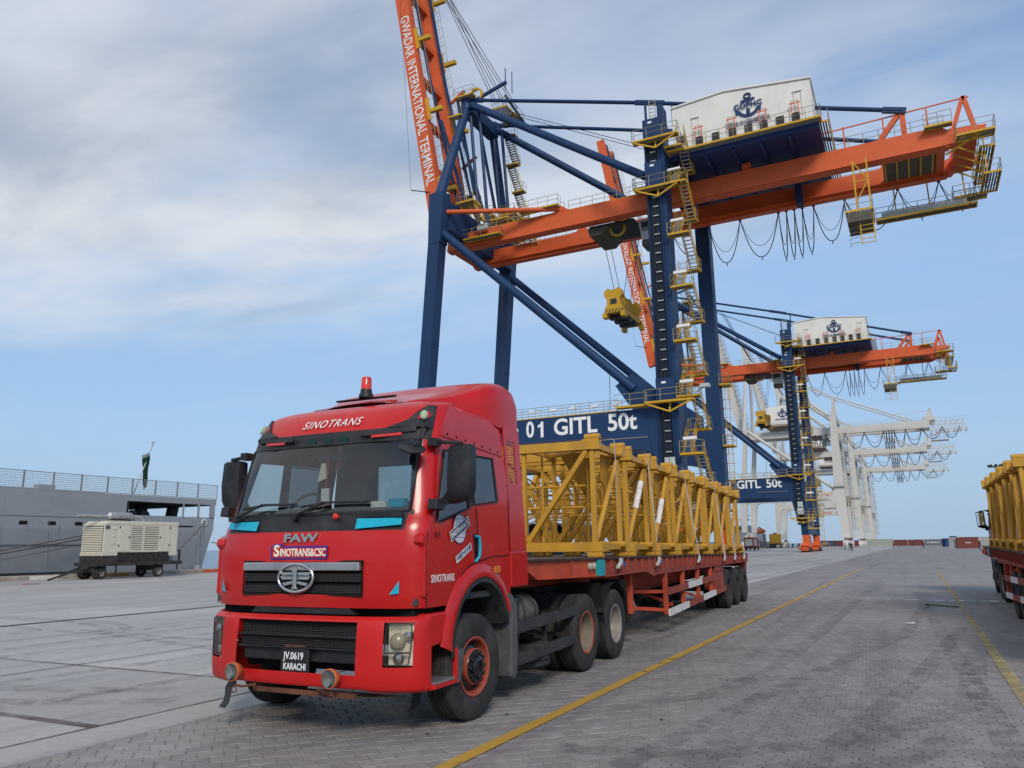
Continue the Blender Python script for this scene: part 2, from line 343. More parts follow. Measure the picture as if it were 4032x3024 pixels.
def paver_geo(poly):
    cx_ = sum(p[0] for p in poly) / len(poly); cy_ = sum(p[1] for p in poly) / len(poly); n = len(poly)
    vs = [(cx_ + (x - cx_) * .915, cy_ + (y - cy_) * .915, 0) for x, y in poly] + [(cx_ + (x - cx_) * .955, cy_ + (y - cy_) * .955, -0.012) for x, y in poly]
    return vs, [tuple(range(n))] + [(k, n + k, n + (k + 1) % n, (k + 1) % n) for k in range(n)]
def clip_poly(poly, x0):
    o = []
    for p, q in zip(poly, poly[1:] + poly[:1]):
        if p[0] >= x0: o.append(p)
        if (p[0] - x0) * (q[0] - x0) < 0:
            t = (x0 - p[0]) / (q[0] - p[0]); o.append((x0, p[1] + t * (q[1] - p[1])))
    return o
Rn = np.array(R); spots = []
for j in range(-60, 180):
    for i in range(-60, 180):
        a = (i + 0.5 + 0.5 * (j % 2)) * LW; b = (j + 0.5) * LH
        X, Y = (a - b) * c45, (a + b) * c45
        if not (XL - 0.1 < X < XR and 3.05 < Y < YF): continue
        c = Rn @ np.array([X, Y, -1.65])
        if c[2] > -0.5: continue
        u, v = c[0] / -c[2], c[1] / -c[2]
        if abs(u) > 0.72 + 0.5 / -c[2] or v < -0.54 - 0.4 / -c[2]: continue
        spots.append((-c[2], X, Y, abs(u) < 0.66 and v > -0.49))
spots.sort()
pm = MB(); vs, fs = paver_geo(PP); pm.add(vs, fs); paver_me = pm.mesh('paver', 'paver_single')
field = MB(); single = 0
for d, X, Y, inside in spots:
    z = random.uniform(-0.0035, 0.0); tx, ty = random.uniform(-.012, .012), random.uniform(-.012, .012)
    if X - 0.16 > XL:
        hid = -6.6 < X < -4.2 and 5.8 < Y < 12      # under the truck: hardly seen
        if inside and not hid and single < 300:
            o = inst(paver_me, 'paver', paving, (X, Y, z), (tx * .6, ty * .6, 0)); single += 1; continue
        field.add([(X + x, Y + y, z + h + x * ty + y * tx) for x, y, h in vs], fs)
    else:
        q = clip_poly([(X + x, Y + y) for x, y in PP], XL + 0.004)
        if len(q) > 3:
            a, b = paver_geo(q); field.add([(x, y, h + z) for x, y, h in a], b)
tag(field.obj('paver_field', 'paver_grey', paving), kind='stuff')

# concrete apron between the roadway and the quay edge, cast in bays with open joints
apron = MB().add([(-48.6, -200, -0.03), (XL, -200, -0.03), (XL, 420, -0.03), (-48.6, 420, -0.03)], [(0, 1, 2, 3)]).obj('quay_apron', 'joint_dark')
tag(apron, 'grey concrete quay apron cast in bays', None, None, 'structure')
XS = [(-48.0, -37.6), (-37.6, -19.06), (-18.74, -11.35), (-11.35, -7.22), (-7.22, XL)]
ys0 = [-200, -60, -30, -10, 7.75, 16.2, 28.2, 40.3, 52.5, 65.7, 77.0]
while ys0[-1] < 400: ys0.append(ys0[-1] + 12.3)
for k, (x0, x1) in enumerate(XS):
    yy = sorted(ys0 + [5.15]) if k in (2, 3) else ([-200, -60, 7.75, 40.3, 77, 126, 175, 224, 273, 322, 371, 420] if k == 4 else ys0)
    for y0, y1 in zip(yy[:-1], yy[1:]):
        if y1 < -30 and k < 4: continue
        g = 0.014; gx = 0.02 if k != 4 else 0.016; z = random.uniform(-0.003, 0)
        MB().add([(x0 + gx, y0 + g, z), (x1 - gx, y0 + g, z), (x1 - gx, y1 - g, z), (x0 + gx, y1 - g, z), (x0 + gx, y0 + g, -.03), (x1 - gx, y0 + g, -.03), (x1 - gx, y1 - g, -.03), (x0 + gx, y1 - g, -.03)],
                 [(0, 1, 2, 3), (0, 4, 5, 1), (1, 5, 6, 2), (2, 6, 7, 3), (3, 7, 4, 0)]).obj('slab', 'concrete', apron)
mb = MB().box(-18.96, -18.84, -60, 420, -0.03, 0.006); mb.box(-19.05, -19.0, -60, 420, -0.03, -0.002); mb.box(-18.8, -18.75, -60, 420, -0.03, -0.002)
tag(mb.obj('crane_rail', 'rail_steel'), 'steel crane rail set flush in the concrete apron', None, None, 'structure')
# joint sealant strips seen as wide dark bands near the camera
mb = MB()
def ribbon(mb, pts, w_, z):
    P = [Vector((x, y, 0)) for x, y in pts]; row = []
    for i, p in enumerate(P):
        d = (P[min(i + 1, len(P) - 1)] - P[max(i - 1, 0)]).normalized(); n = Vector((-d.y, d.x, 0)) * w_ / 2
        row.append([(p.x + n.x, p.y + n.y, z), (p.x - n.x, p.y - n.y, z)])
    mb.grid(row)
ribbon(mb, [(-19, 7.72), (-13, 7.72), (-7.25, 7.80)], 0.07, 0.003)
ribbon(mb, [(-11.33, 5.14), (-9, 5.15), (-7.24, 5.19)], 0.13, 0.003)
ribbon(mb, [(-7.22, 2), (-7.22, 20), (-7.22, 60)], 0.05, 0.003)
ribbon(mb, [(-11.35, 2), (-11.35, 20), (-11.35, 40)], 0.05, 0.003)
ribbon(mb, [(-37.6, 2), (-37.6, 20), (-37.6, 60)], 0.10, 0.003)
tag(mb.obj('joint_sealant', 'slot_stain', apron))
def arc(cx_, cy_, rx, ry, a0, a1, n=24, rot=0):
    o = []
    for k in range(n + 1):
        t = rad(a0 + (a1 - a0) * k / n); x, y = rx * math.cos(t), ry * math.sin(t); o.append((cx_ + x * math.cos(rot) - y * math.sin(rot), cy_ + x * math.sin(rot) + y * math.cos(rot)))
    return o
mb = MB()
for k, (pts, w_) in enumerate([
    ([(-27, 12.2), (-21.7, 12.54), (-19.4, 12.64), (-18.1, 12.75), (-16.7, 12.31), (-15.9, 11.95), (-15.4, 11.6), (-15.3, 11.35)], 0.28),
    ([(-26, 11.9), (-21.5, 12.2), (-18.6, 12.35), (-17.2, 12.0), (-16.1, 11.6), (-15.65, 11.25), (-15.6, 10.95)], 0.28),
    ([(-24, 10.0), (-20.5, 10.9), (-18.3, 11.0), (-17.3, 10.75), (-16.75, 10.4), (-16.9, 10.0)], 0.3),
    ([(-24, 9.6), (-20.5, 10.45), (-18.9, 10.55), (-18.0, 10.3), (-17.6, 9.9), (-17.8, 9.5)], 0.3),
    ([(-16.7, 10.8), (-15.0, 10.75), (-13.6, 10.55), (-12.2, 10.2), (-10.5, 9.8)], 0.26),
    ([(-16.2, 11.1), (-14.6, 11.0), (-13.0, 10.8), (-11.6, 10.9)], 0.22),
    ([(-15.1, 10.2), (-15.0, 11.6), (-14.9, 13.5), (-14.8, 18), (-14.9, 30)], 0.26),
    ([(-14.3, 7.5), (-14.4, 9.5), (-14.2, 12), (-13.9, 18), (-13.6, 30)], 0.26),
    ([(-13.5, 7.0), (-13.2, 9.0), (-12.9, 12), (-12.6, 18)], 0.3),
    ([(-11.0, 5.3), (-10.6, 7), (-10.4, 9), (-10.3, 14), (-10.0, 30)], 0.3), ([(-9.2, 4.3), (-8.9, 6), (-8.5, 9), (-8.4, 14), (-8.2, 30)], 0.3),
    ([(-12.5, 6.2), (-10.8, 6.0), (-9.5, 6.3), (-8.2, 6.9)], 0.35), ([(-10.8, 5.6), (-9.6, 5.5), (-8.5, 5.9), (-7.6, 6.4)], 0.3)]):
    ribbon(mb, pts, w_, 0.0035 + 0.0006 * k)
tag(mb.obj('tyre_marks', 'tyre_rubber_mark'), 'dark curved tyre skid marks on the concrete apron', 'tyre marks', None, 'stuff')
mb = MB()
for k, (pts, w_) in enumerate([([(-2.4, 3.5), (-2.2, 6), (-1.6, 10), (-0.4, 16), (0, 24)], 0.24), ([(-1.2, 3.5), (-1.0, 6), (-0.2, 11), (0.6, 18)], 0.24), ([(-2.8, 6.3), (-1.7, 6.6), (-0.6, 7.6), (0.3, 9.5), (0.6, 14)], 0.3), ([(-2.6, 5.4), (-1.4, 5.8), (-0.4, 6.8), (0.1, 8)], 0.3),
                               ([(-3.0, 8.0), (-2.3, 9), (-1.9, 11), (-1.8, 16), (-1.7, 30)], 0.25), ([(0.2, 4.5), (0.5, 8), (0.3, 14), (-0.2, 30)], 0.25)]): ribbon(mb, pts, w_, 0.0045 + 0.0006 * k)
tag(mb.obj('tyre_tracks', 'tyre_faint_mark'), 'faint dark tyre tracks curving over the block paving', 'tyre marks', None, 'stuff')
def line(name, x, y0, y1, w_, m, label, group=None):
    mb = MB(); n = max(1, int((y1 - y0) / 4)); ribbon(mb, [(x, y0 + (y1 - y0) * k / n) for k in range(n + 1)], w_, 0.0085)
    return tag(mb.obj(name, m), label, 'road marking', group)
line('lane_line', -3.40, 2.5, 57.5, 0.135, 'line_yellow', 'yellow painted lane line running beside the red truck')
line('lane_line', 0.84, 4.0, 51.5, 0.135, 'line_faded', 'pale yellow lane line beside the truck at the right edge')
line('lane_line', 1.30, 112, 128, 0.14, 'line_faded', 'short faded lane dash far down the roadway, left one')
line('lane_line', 5.00, 112, 128, 0.14, 'line_faded', 'short faded lane dash far down the roadway, right one')
mb = MB(); ribbon(mb, [(6, 92), (14, 92), (26, 90)], 0.8, 0.0085); tag(mb.obj('lane_line', 'line_faded'), 'faded pale band painted across the roadway at the right', 'road marking')

# quay edge
mb = MB()
y = -60.0
kerb = tag(MB().box(-48.66, -48.08, -60, 420, -0.5, 0.10).obj('kerb', 'kerb_concrete'), 'low concrete kerb along the quay edge', None, None, 'structure')
kb = MB().prism([(-48.68, -.4), (-48.68, .25), (-48.62, .28), (-48.08, .28), (-48.02, .24), (-48.02, -.02)], 'y', 0, 5.96).mesh('kerb_block', 'kerb_concrete')
while y < 120:
    inst(kb, 'kerb_block', kerb, (0, y, random.uniform(-.01, .01)), (0, 0, 0)); y += 6.0
inst(kb, 'kerb_block', kerb, (0, 120, 0), sc=(1, 50, 1))
mat('mark_white', (0.62, 0.6, 0.56), 0.8, var=0.2, dirt=(0.33, 0.28, 0.23), dscale=3, damt=0.9); mat('mark_orange', (0.45, 0.10, 0.04), 0.7, var=0.2); mat('mark_yellow', (0.38, 0.22, 0.05), 0.8, var=0.3, dirt=(0.25, 0.2, 0.16), dscale=2, damt=0.8)
for y0, y1, m_ in ((29.2, 31.0, 'mark_white'), (32.8, 36.0, 'mark_yellow'), (42.2, 44.1, 'mark_orange')): MB().box(-48.01, -48.004, y0, y1, 0.0, 0.235).obj('kerb_marking', m_, kerb)
mat('quay_wall', (0.2, 0.19, 0.17), 0.9, var=0.3)
tag(MB().box(-48.9, -48.66, -60, 420, -6, 0.0).obj('quay_wall', 'quay_wall'), 'concrete quay wall above the water', None, None, 'structure')
# sea
sm = bpy.data.materials.new('sea_water'); sm.use_nodes = True; t = sm.node_tree; b = t.nodes['Principled BSDF']; MATS['sea_water'] = sm
b.inputs['Base Color'].default_value = (0.07, 0.12, 0.14, 1); b.inputs['Roughness'].default_value = 0.25
g = t.nodes.new('ShaderNodeNewGeometry'); mp = t.nodes.new('ShaderNodeMapping'); mp.inputs['Scale'].default_value = (0.6, 0.25, 1); t.links.new(g.outputs['Position'], mp.inputs[0])
n = t.nodes.new('ShaderNodeTexNoise'); n.inputs['Scale'].default_value = 0.5; n.inputs['Detail'].default_value = 6; t.links.new(mp.outputs[0], n.inputs['Vector'])
bp = t.nodes.new('ShaderNodeBump'); bp.inputs['Strength'].default_value = 0.6; bp.inputs['Distance'].default_value = 0.6; t.links.new(n.outputs[0], bp.inputs['Height']); t.links.new(bp.outputs[0], b.inputs['Normal'])
tag(MB().add([(-15000, -3000, -2.6), (-48.7, -3000, -2.6), (-48.7, 15000, -2.6), (-15000, 15000, -2.6)], [(0, 1, 2, 3)]).obj('sea', 'sea_water'), 'calm grey blue sea beyond the quay', None, None, 'structure')
tag(MB().add([(-48.8, 419, -2.6), (15000, 419, -2.6), (15000, 15000, -2.6), (-48.8, 15000, -2.6)], [(0, 1, 2, 3)]).obj('sea_basin', 'sea_water'), 'calm water beyond the far end of the quay', None, None, 'structure')
# ------------------------------------------------------------------ vehicle materials
mat('truck_red', (0.47, 0.011, 0.010), 0.24, var=0.08, scale=1.2, coat=0.16, dirt=(0.33, 0.045, 0.035), dscale=1.4, damt=0.45)
mat('bumper_red', (0.50, 0.012, 0.010), 0.40, var=0.08, scale=2, coat=0.10, dirt=(0.38, 0.03, 0.028), dscale=1.6, damt=0.3)
mat('plastic_black', (0.018, 0.019, 0.021), 0.45, var=0.25, scale=6, dirt=(0.07, 0.068, 0.062), dscale=3, damt=0.35)
mat('plastic_grey', (0.07, 0.072, 0.075), 0.6, var=0.2, scale=5, dirt=(0.16, 0.15, 0.13), dscale=2.5, damt=0.5)
mat('gap_black', (0.008, 0.006, 0.006), 0.8)
mat('interior_dark', (0.055, 0.055, 0.056), 0.8, var=0.2); mat('interior_grey', (0.15, 0.15, 0.148), 0.85, var=0.2); mat('dash_grey', (0.075, 0.078, 0.08), 0.7, var=0.2)
mat('chrome', (0.62, 0.62, 0.60), 0.22, 1.0, var=0.15, scale=8, dirt=(0.30, 0.28, 0.24), dscale=4, damt=0.4)
mat('dull_silver', (0.42, 0.42, 0.41), 0.38, 0.8, var=0.12, scale=5)
mat('cyan_tape', (0.01, 0.36, 0.50), 0.35, var=0.1, scale=8); mat('teal_tape', (0.01, 0.30, 0.33), 0.5, var=0.15, scale=8, dirt=(0.1, 0.2, 0.2), damt=0.4)
mat('letter_white', (0.72, 0.71, 0.69), 0.6, var=0.08, scale=12); mat('letter_cream', (0.78, 0.74, 0.62), 0.55); mat('letter_navy', (0.02, 0.03, 0.14), 0.5); mat('sign_blue', (0.035, 0.03, 0.25), 0.5)
mat('tyre', (0.028, 0.027, 0.026), 0.85, var=0.3, scale=5, dirt=(0.085, 0.078, 0.068), dscale=4, damt=0.6, bump=0.2, bscale=90)
mat('tyre_side', (0.030, 0.029, 0.028), 0.8, var=0.3, scale=5, dirt=(0.10, 0.09, 0.08), dscale=5, damt=0.6)
mat('rim_orange', (0.33, 0.065, 0.035), 0.55, var=0.2, scale=6, dirt=(0.14, 0.09, 0.07), dscale=5, damt=0.6)
mat('rim_black', (0.012, 0.012, 0.013), 0.25, var=0.3, scale=6, coat=0.3, dirt=(0.42, 0.38, 0.30), dscale=5.5, damt=0.0)
mat('rim_dusty', (0.20, 0.165, 0.12), 0.8, var=0.3, scale=5, dirt=(0.05, 0.045, 0.04), dscale=5, damt=0.7); mat('rim_alloy', (0.30, 0.28, 0.25), 0.5, 0.4, var=0.25, scale=5, dirt=(0.2, 0.17, 0.13), dscale=4, damt=0.6)
mat('chassis', (0.028, 0.027, 0.027), 0.7, var=0.35, scale=5, dirt=(0.10, 0.075, 0.055), dscale=3, damt=0.6, bump=0.3)
mat('tank_dirty', (0.12, 0.105, 0.09), 0.6, 0.3, var=0.4, scale=7, dirt=(0.045, 0.04, 0.036), dscale=5, damt=0.8)
mat('amber_lens', (0.60, 0.17, 0.02), 0.25, coat=0.4); mat('lamp_lens', (0.36, 0.33, 0.26), 0.22, var=0.25, scale=9, coat=0.6, dirt=(0.20, 0.17, 0.11), dscale=6, damt=0.5); mat('lamp_reflector', (0.62, 0.61, 0.58), 0.16, 0.9, var=0.2, scale=14)
mat('lamp_bowl', (.70, .66, .55), .35, .1, var=.2, scale=12); mat('lamp_green', (0.30, 0.62, 0.20), 0.3); mat('dark_teal', (0.01, 0.035, 0.03), 0.3)
mat('beacon_red', (0.60, 0.03, 0.02), 0.18, coat=0.6, var=0.25, scale=14); mat('orange_rubber', (0.55, 0.13, 0.04), 0.5, var=0.2, scale=10)
mat('rust', (0.13, 0.05, 0.03), 0.85, var=0.4, scale=9, dirt=(0.035, 0.022, 0.02), dscale=5, damt=0.8, bump=0.4)
glass('windshield_glass', (0.66, 0.72, 0.72), 1.5, 0.02, 1.55); glass('window_tint', (0.16, 0.19, 0.21), 1.7, 0.02, 1.55); glass('lens_glass', (0.85, 0.84, 0.78), 1.0, 0.06)
mat('mirror_glass', (0.75, 0.78, 0.8), 0.03, 1.0, var=0.02)
gm = mat('grille_mesh', (0.012, 0.012, 0.013), 0.45, var=0.1)
t = gm.node_tree; tcn = t.nodes.new('ShaderNodeTexCoord'); vo = t.nodes.new('ShaderNodeTexVoronoi'); vo.inputs['Scale'].default_value = 58; vo.inputs['Randomness'].default_value = 0.0; t.links.new(tcn.outputs['Object'], vo.inputs['Vector'])
bp = t.nodes.new('ShaderNodeBump'); bp.inputs['Strength'].default_value = 0.9; bp.inputs['Distance'].default_value = 0.02; t.links.new(vo.outputs['Distance'], bp.inputs['Height']); t.links.new(bp.outputs[0], t.nodes['Principled BSDF'].inputs['Normal'])

# ------------------------------------------------------------------ wheels
TR, TW = 0.50, 0.28
def tyre_mesh(R_=TR, W_=TW, n=112, zig=28):
    prof = [(.54, -.42), (.60, -.485), (.80, -.52), (.92, -.495), (.975, -.44), (1.0, -.385)]
    for g in (-.2, 0, .2): prof += [(1.0, g - .03), (.975, g - .014), (.975, g + .014), (1.0, g + .03)]
    prof += [(1.0, .385), (.975, .44), (.92, .495), (.80, .52), (.60, .485), (.54, .42)]
    mb = MB(); vs = []
    for i, (r, h) in enumerate(prof):
        for k in range(n):
            a = 2 * math.pi * k / n; ph = (k * zig / n) % 1.0; tri = abs(ph * 2 - 1) * 2 - 1
            off = tri * 0.022 if 6 <= i < 18 else (tri * 0.012 if i in (5, 18) else 0)
            rr = r - (0.012 if i in (4, 19) and (k % 4) < 2 else 0)
            vs.append(((h + off) * W_, rr * R_ * math.cos(a), rr * R_ * math.sin(a)))
    m = len(prof); fs = [(i * n + k, i * n + (k + 1) % n, (i + 1) * n + (k + 1) % n, (i + 1) * n + k) for i in range(m - 1) for k in range(n)]
    mb.add(vs, fs); return mb.mesh('tyre', 'tyre', smooth=35)
TYRE = tyre_mesh()
def nuts_mb(r, h, n=10, s=0.018, L=0.03):
    mb = MB()
    for k in range(n):
        a = 2 * math.pi * k / n; mb.tube((h, r * math.cos(a), r * math.sin(a)), (h + L, r * math.cos(a), r * math.sin(a)), s, 6)
    return mb
# steered front rim: deep orange flange, black disc with hand holes, drum of the hub standing proud
RIM_F = MB().lathe([(.272, .12), (.282, .134), (.272, .138), (.255, .128), (.245, .05), (.235, .02)], (0, 0, 0), n=48).mesh('rim_flange', 'rim_orange', 35)
RIM_FD = MB().lathe([(.24, .02), (.225, .05), (.205, .075), (.18, .085), (.165, .09)], (0, 0, 0), n=48).mesh('rim_disc', 'rim_black', 35)
RIM_FH = MB().lathe([(.168, .085), (.170, .135), (.160, .140)], (0, 0, 0), n=40).mesh('rim_ring', 'rim_orange', 35)
HUB_F = MB().lathe([(.162, .135), (.155, .145), (.10, .145), (.095, .175), (.075, .19), (.05, .192), (.045, .17), (.0, .17)], (0, 0, 0), n=40).mesh('hub', 'rim_black', 35)
NUT_F = nuts_mb(.130, .143, 10, .018, .03).mesh('wheel_nuts', 'plastic_black')
holes = MB()
for k in range(8):
    a = 2 * math.pi * (k + .5) / 8; holes.tube((.06, .205 * math.cos(a), .205 * math.sin(a)), (.083, .200 * math.cos(a), .200 * math.sin(a)), .026, 12)
HOLE_F = holes.mesh('hand_holes', 'gap_black')
# dished rear rim
RIM_R = MB().lathe([(.272, .12), (.282, .134), (.272, .138), (.252, .125)], (0, 0, 0), n=48).mesh('rim_flange', 'rim_orange', 35)
RIM_RD = MB().lathe([(.252, .125), (.242, .02), (.225, -.06), (.18, -.085), (.10, -.09), (.095, -.02), (.06, .0), (.0, .0)], (0, 0, 0), n=48).mesh('rim_dish', 'rim_dusty', 35)
RIM_A = MB().lathe([(.272, .12), (.284, .136), (.272, .140), (.252, .125)], (0, 0, 0), n=48).mesh('rim_flange', 'rim_alloy', 35)
RIM_AD = MB().lathe([(.252, .125), (.242, .02), (.225, -.06), (.18, -.085), (.10, -.09), (.095, -.02), (.06, .0), (.0, .0)], (0, 0, 0), n=48).mesh('rim_dish', 'rim_alloy', 35)
RIM_K = MB().lathe([(.272, .12), (.284, .136), (.272, .140), (.252, .125), (.24, .04), (.2, .0), (.15, -.01), (.12, .03), (.08, .06), (0, .06)], (0, 0, 0), n=40).mesh('rim', 'chassis', 35)
NUT_R = nuts_mb(.15, -.085, 10, .016, .03).mesh('wheel_nuts', 'chassis')
def wheel(parent, loc, side, kind):
    e = empty('wheel', loc, 0 if side > 0 else math.pi, parent)
    if kind == 'front' and side > 0: e.rotation_euler = (0, 0, rad(-4))
    inst(TYRE, 'tyre', e, rot=(random.uniform(0, 6), 0, 0))
    for me in {'front': (RIM_F, RIM_FD, RIM_FH, HUB_F, NUT_F, HOLE_F), 'rear': (RIM_R, RIM_RD, NUT_R), 'alloy': (RIM_A, RIM_AD, NUT_R), 'dark': (RIM_K,)}[kind]: inst(me, me.name.split('.')[0], e)
    return e

# ------------------------------------------------------------------ red tractor unit; local frame: x to its left side, y rearward
def build_tractor():
    T = empty('tractor_truck', (-5.29, 6.78, 0), rad(2.1), None, 'red cab-over tractor truck with white lettering parked at the front', 'truck', 'trucks loaded with crane sections')
    zr = [1.115, 1.234, 1.47, 1.53, 1.815, 1.985, 2.69, 2.825, 3.05, 3.13, 3.17]
    f0 = [-1.00, -1.02, -1.025, -1.025, -.985, -.91, -.70, -.645, -.485, -.34, -.12]
    xs = [1.25, 1.255, 1.255, 1.255, 1.25, 1.245, 1.185, 1.175, 1.14, 1.09, .90]
    xw = [1.06, 1.07, 1.07, 1.07, 1.07, 1.07, 1.05, 1.045, 1.03, .96, .78]
    P = []
    for i in range(11):
        f, s, w_ = f0[i], xs[i], xw[i]
        r = [(0, f), (.42, f + .010), (.71, f + .035), (w_, f + .115), (s - .055, f + .19), (s, f + .265), (s, f + .32)]
        zz = [zr[i]] * 7
        wb = {4: [1.80] * 4, 5: [2.04, 2.08, 2.14, 2.15], 6: [2.61, 2.61, 2.62, 2.62], 7: [2.72] * 4, 8: [2.99] * 4, 9: [3.09, 3.10, 3.10, 3.10], 10: [3.15] * 4}.get(i, [zr[i]] * 4)
        if i == 5: zz[5] = 1.93; zz[6] = 1.88
        if i == 6: zz[5] = 2.64; zz[6] = 2.60
        if i == 8: zz[5] = 3.0; zz[6] = 2.99
        r += [(s, .04), (s, .14), (s, .70), (s if i < 9 else s - .02, 1.0)]; zz += wb
        row = [(x, y, z) for (x, y), z in zip(r, zz)]
        P.append([(-x, y, z) for x, y, z in row[::-1][:-1]] + row)
    nc = 10
    def cid(i, j):
        if i < 3 and j >= 6: return None
        if i in (1, 2) and j < 2: return None
        if i == 4 and j <= 2: return 'cowl'
        if i == 5: return 'ws' if j <= 2 else {6: 'door', 7: 'bp', 8: 'rear'}.get(j, 'red')
        if i == 6 and j <= 3: return 'band'
        return 'red'
    ids = [[cid(i, abs(jj - nc) if jj >= nc else nc - 1 - jj) for jj in range(2 * nc)] for i in range(10)]
    for i in range(10):
        for jj in range(2 * nc):
            ids[i][jj] = cid(i, jj - nc) if jj >= nc else cid(i, nc - 1 - jj)
    parts = grid_parts(P, ids, 5, {'red': ('cab_shell', 'truck_red', T, 38), 'ws': ('windshield', 'windshield_glass', T, 40), 'cowl': ('cowl_panel', 'plastic_black', T, 38), 'band': ('header_band', 'plastic_black', T, 38)})
    # side glass, one pane each, and door pillars
    for sd in (1, -1):
        for key, y0, y1, zb0, zb1, m_, nm in (('d', -.62, .04, 1.885, 2.04, 'windshield_glass', 'door_window'), ('r', .14, .70, 2.08, 2.14, 'window_tint', 'rear_side_window')):
            X0, X1 = 1.246, 1.186; yt0 = -.36 if key == 'd' else y0
            MB().add([(sd * X0, y0 + .03, zb0), (sd * X0, y1, zb1), (sd * X1, y1, 2.61), (sd * X1, yt0, 2.60)], [(0, 1, 2, 3)]).obj(nm, m_, T)
            fr = MB(); fr.path([(sd * (X0 + .004), y0 + .03, zb0), (sd * (X0 + .004), y1, zb1), (sd * (X1 + .004), y1, 2.61), (sd * (X1 + .004), yt0, 2.60)], .014, 6, close=True); fr.obj('window_seal', 'plastic_black', T)
        MB().hexa([(sd * 1.242, .04, 2.03), (sd * 1.252, .04, 2.03), (sd * 1.252, .14, 2.08), (sd * 1.242, .14, 2.08), (sd * 1.182, .04, 2.61), (sd * 1.192, .04, 2.61), (sd * 1.192, .14, 2.61), (sd * 1.182, .14, 2.61)]).obj('door_pillar', 'plastic_black', T)
    # lowered pane edge and dark opening are the open door window: a slim glass lip shows low in the frame
    # lower door / wheel arch panels
    def arch(cy_, cz_, r, a0, a1, n=18): return [(cy_ + r * math.cos(rad(a0 + (a1 - a0) * k / n)), cz_ + r * math.sin(rad(a0 + (a1 - a0) * k / n))) for k in range(n + 1)]
    AY, AZ_ = .27, .70
    for sd in (1, -1):
        x0, x1 = (1.235, 1.256) if sd > 0 else (-1.256, -1.235)
        poly = [(-.76, 1.115), (-.76, 1.545), (1.0, 1.545), (1.0, 1.12)] + [p for p in arch(AY, AZ_, .70, 36, 144) if True] + [(-.30, 1.115)]
        MB().prism(poly, 'x', x0, x1).obj('door_lower_panel', 'truck_red', T)
        # flared arch lip
        lip = MB(); A, B = arch(AY, AZ_, .79, 28, 176, 24), arch(AY, AZ_, .615, 22, 182, 24)
        rows = [[(sd * 1.252, y, z) for y, z in A], [(sd * 1.285, y, z) for y, z in arch(AY, AZ_, .765, 27, 177, 24)], [(sd * 1.305, y, z) for y, z in arch(AY, AZ_, .70, 25, 179, 24)], [(sd * 1.305, y, z) for y, z in arch(AY, AZ_, .655, 23, 181, 24)], [(sd * 1.28, y, z) for y, z in arch(AY, AZ_, .645, 23, 181, 24)]]
        lip.grid(rows); lip.obj('arch_flare', 'truck_red', T, smooth=50)
        bl = MB(); bl.grid([[(sd * 1.292, y, z) for y, z in arch(AY, AZ_, .655, 16, 186, 24)], [(sd * 1.30, y, z) for y, z in arch(AY, AZ_, .60, 16, 186, 24)], [(sd * 1.22, y, z) for y, z in arch(AY, AZ_, .57, 14, 188, 24)], [(sd * .72, y, z) for y, z in arch(AY, AZ_, .57, 14, 188, 24)]]); bl.obj('mudguard', 'plastic_black', T, smooth=50)
        # filler between arch and bumper, step well
        MB().hexa([(sd * 1.0, -.74, .76), (sd * 1.255, -.74, .76), (sd * 1.275, -.33, .80), (sd * 1.0, -.33, .80), (sd * 1.0, -.74, 1.06), (sd * 1.25, -.74, 1.06), (sd * 1.27, -.38, 1.06), (sd * 1.0, -.38, 1.06)]).obj('corner_panel', 'bumper_red', T, bevel=.02)
        st = MB(); st.box(*sorted((sd * 1.02, sd * 1.30)), -.70, -.26, .405, .45); st.box(*sorted((sd * 1.02, sd * 1.06)), -.70, -.26, .45, .74); st.box(*sorted((sd * 1.02, sd * 1.30)), -.30, -.26, .45, .72); st.obj('step_well', 'bumper_red', T, bevel=.008)
        MB().box(*sorted((sd * 1.04, sd * 1.305)), -.69, -.33, .452, .47).obj('step_tread', 'dull_silver', T)
        MB().prism([(-.27, .40), (-.22, .42), (-.16, .66), (-.16, .70), (-.27, .70)], 'x', *sorted((sd * 1.22, sd * 1.31))).obj('step_guard', 'plastic_grey', T, bevel=.006)
        # door seams
        gp = MB()
        X = 1.2585
        for pts in ([(-.78, 1.12), (-.80, 1.54), (-.76, 1.80)], [(.20, 1.50), (.22, 1.80), (.20, 2.04)], [(.20, 1.50), (.05, 1.47), (-.10, 1.40), (-.24, 1.27), (-.32, 1.12)], [(.98, 1.56), (.99, 2.1), (.985, 2.35)], [(.20, 1.50), (.50, 1.545), (.98, 1.56)]):
            gp.path([(sd * (X if z <= 2.0 else X - (z - 2.0) * .085), y, z) for y, z in pts], .005, 5)
        gp.obj('panel_gap', 'gap_black', T)
        # rub strip with screws under the roof side
        MB().hexa([(sd * 1.168, -.42, 2.735), (sd * 1.19, -.42, 2.735), (sd * 1.19, .95, 2.655), (sd * 1.168, .95, 2.655), (sd * 1.163, -.42, 2.81), (sd * 1.185, -.42, 2.81), (sd * 1.185, .95, 2.735), (sd * 1.163, .95, 2.735)]).obj('drip_rail', 'truck_red', T, bevel=.006)
        sc_ = MB()
        for k in range(7): y = -.3 + k * .19; z = 2.765 - k * .011; sc_.tube((sd * 1.188, y, z), (sd * 1.1935, y, z), .012, 8)
        sc_.obj('screw_heads', 'gap_black', T)
        # pillar deflector in front of the door
        MB().prism([(-.865, 1.70), (-.85, 1.76), (-.78, 1.79), (-.765, 1.74), (-.77, 1.30), (-.80, 1.20), (-.82, 1.22), (-.82, 1.66)], 'x', *sorted((sd * 1.16, sd * 1.262))).obj('corner_deflector', 'truck_red', T, bevel=.015, seg=3)
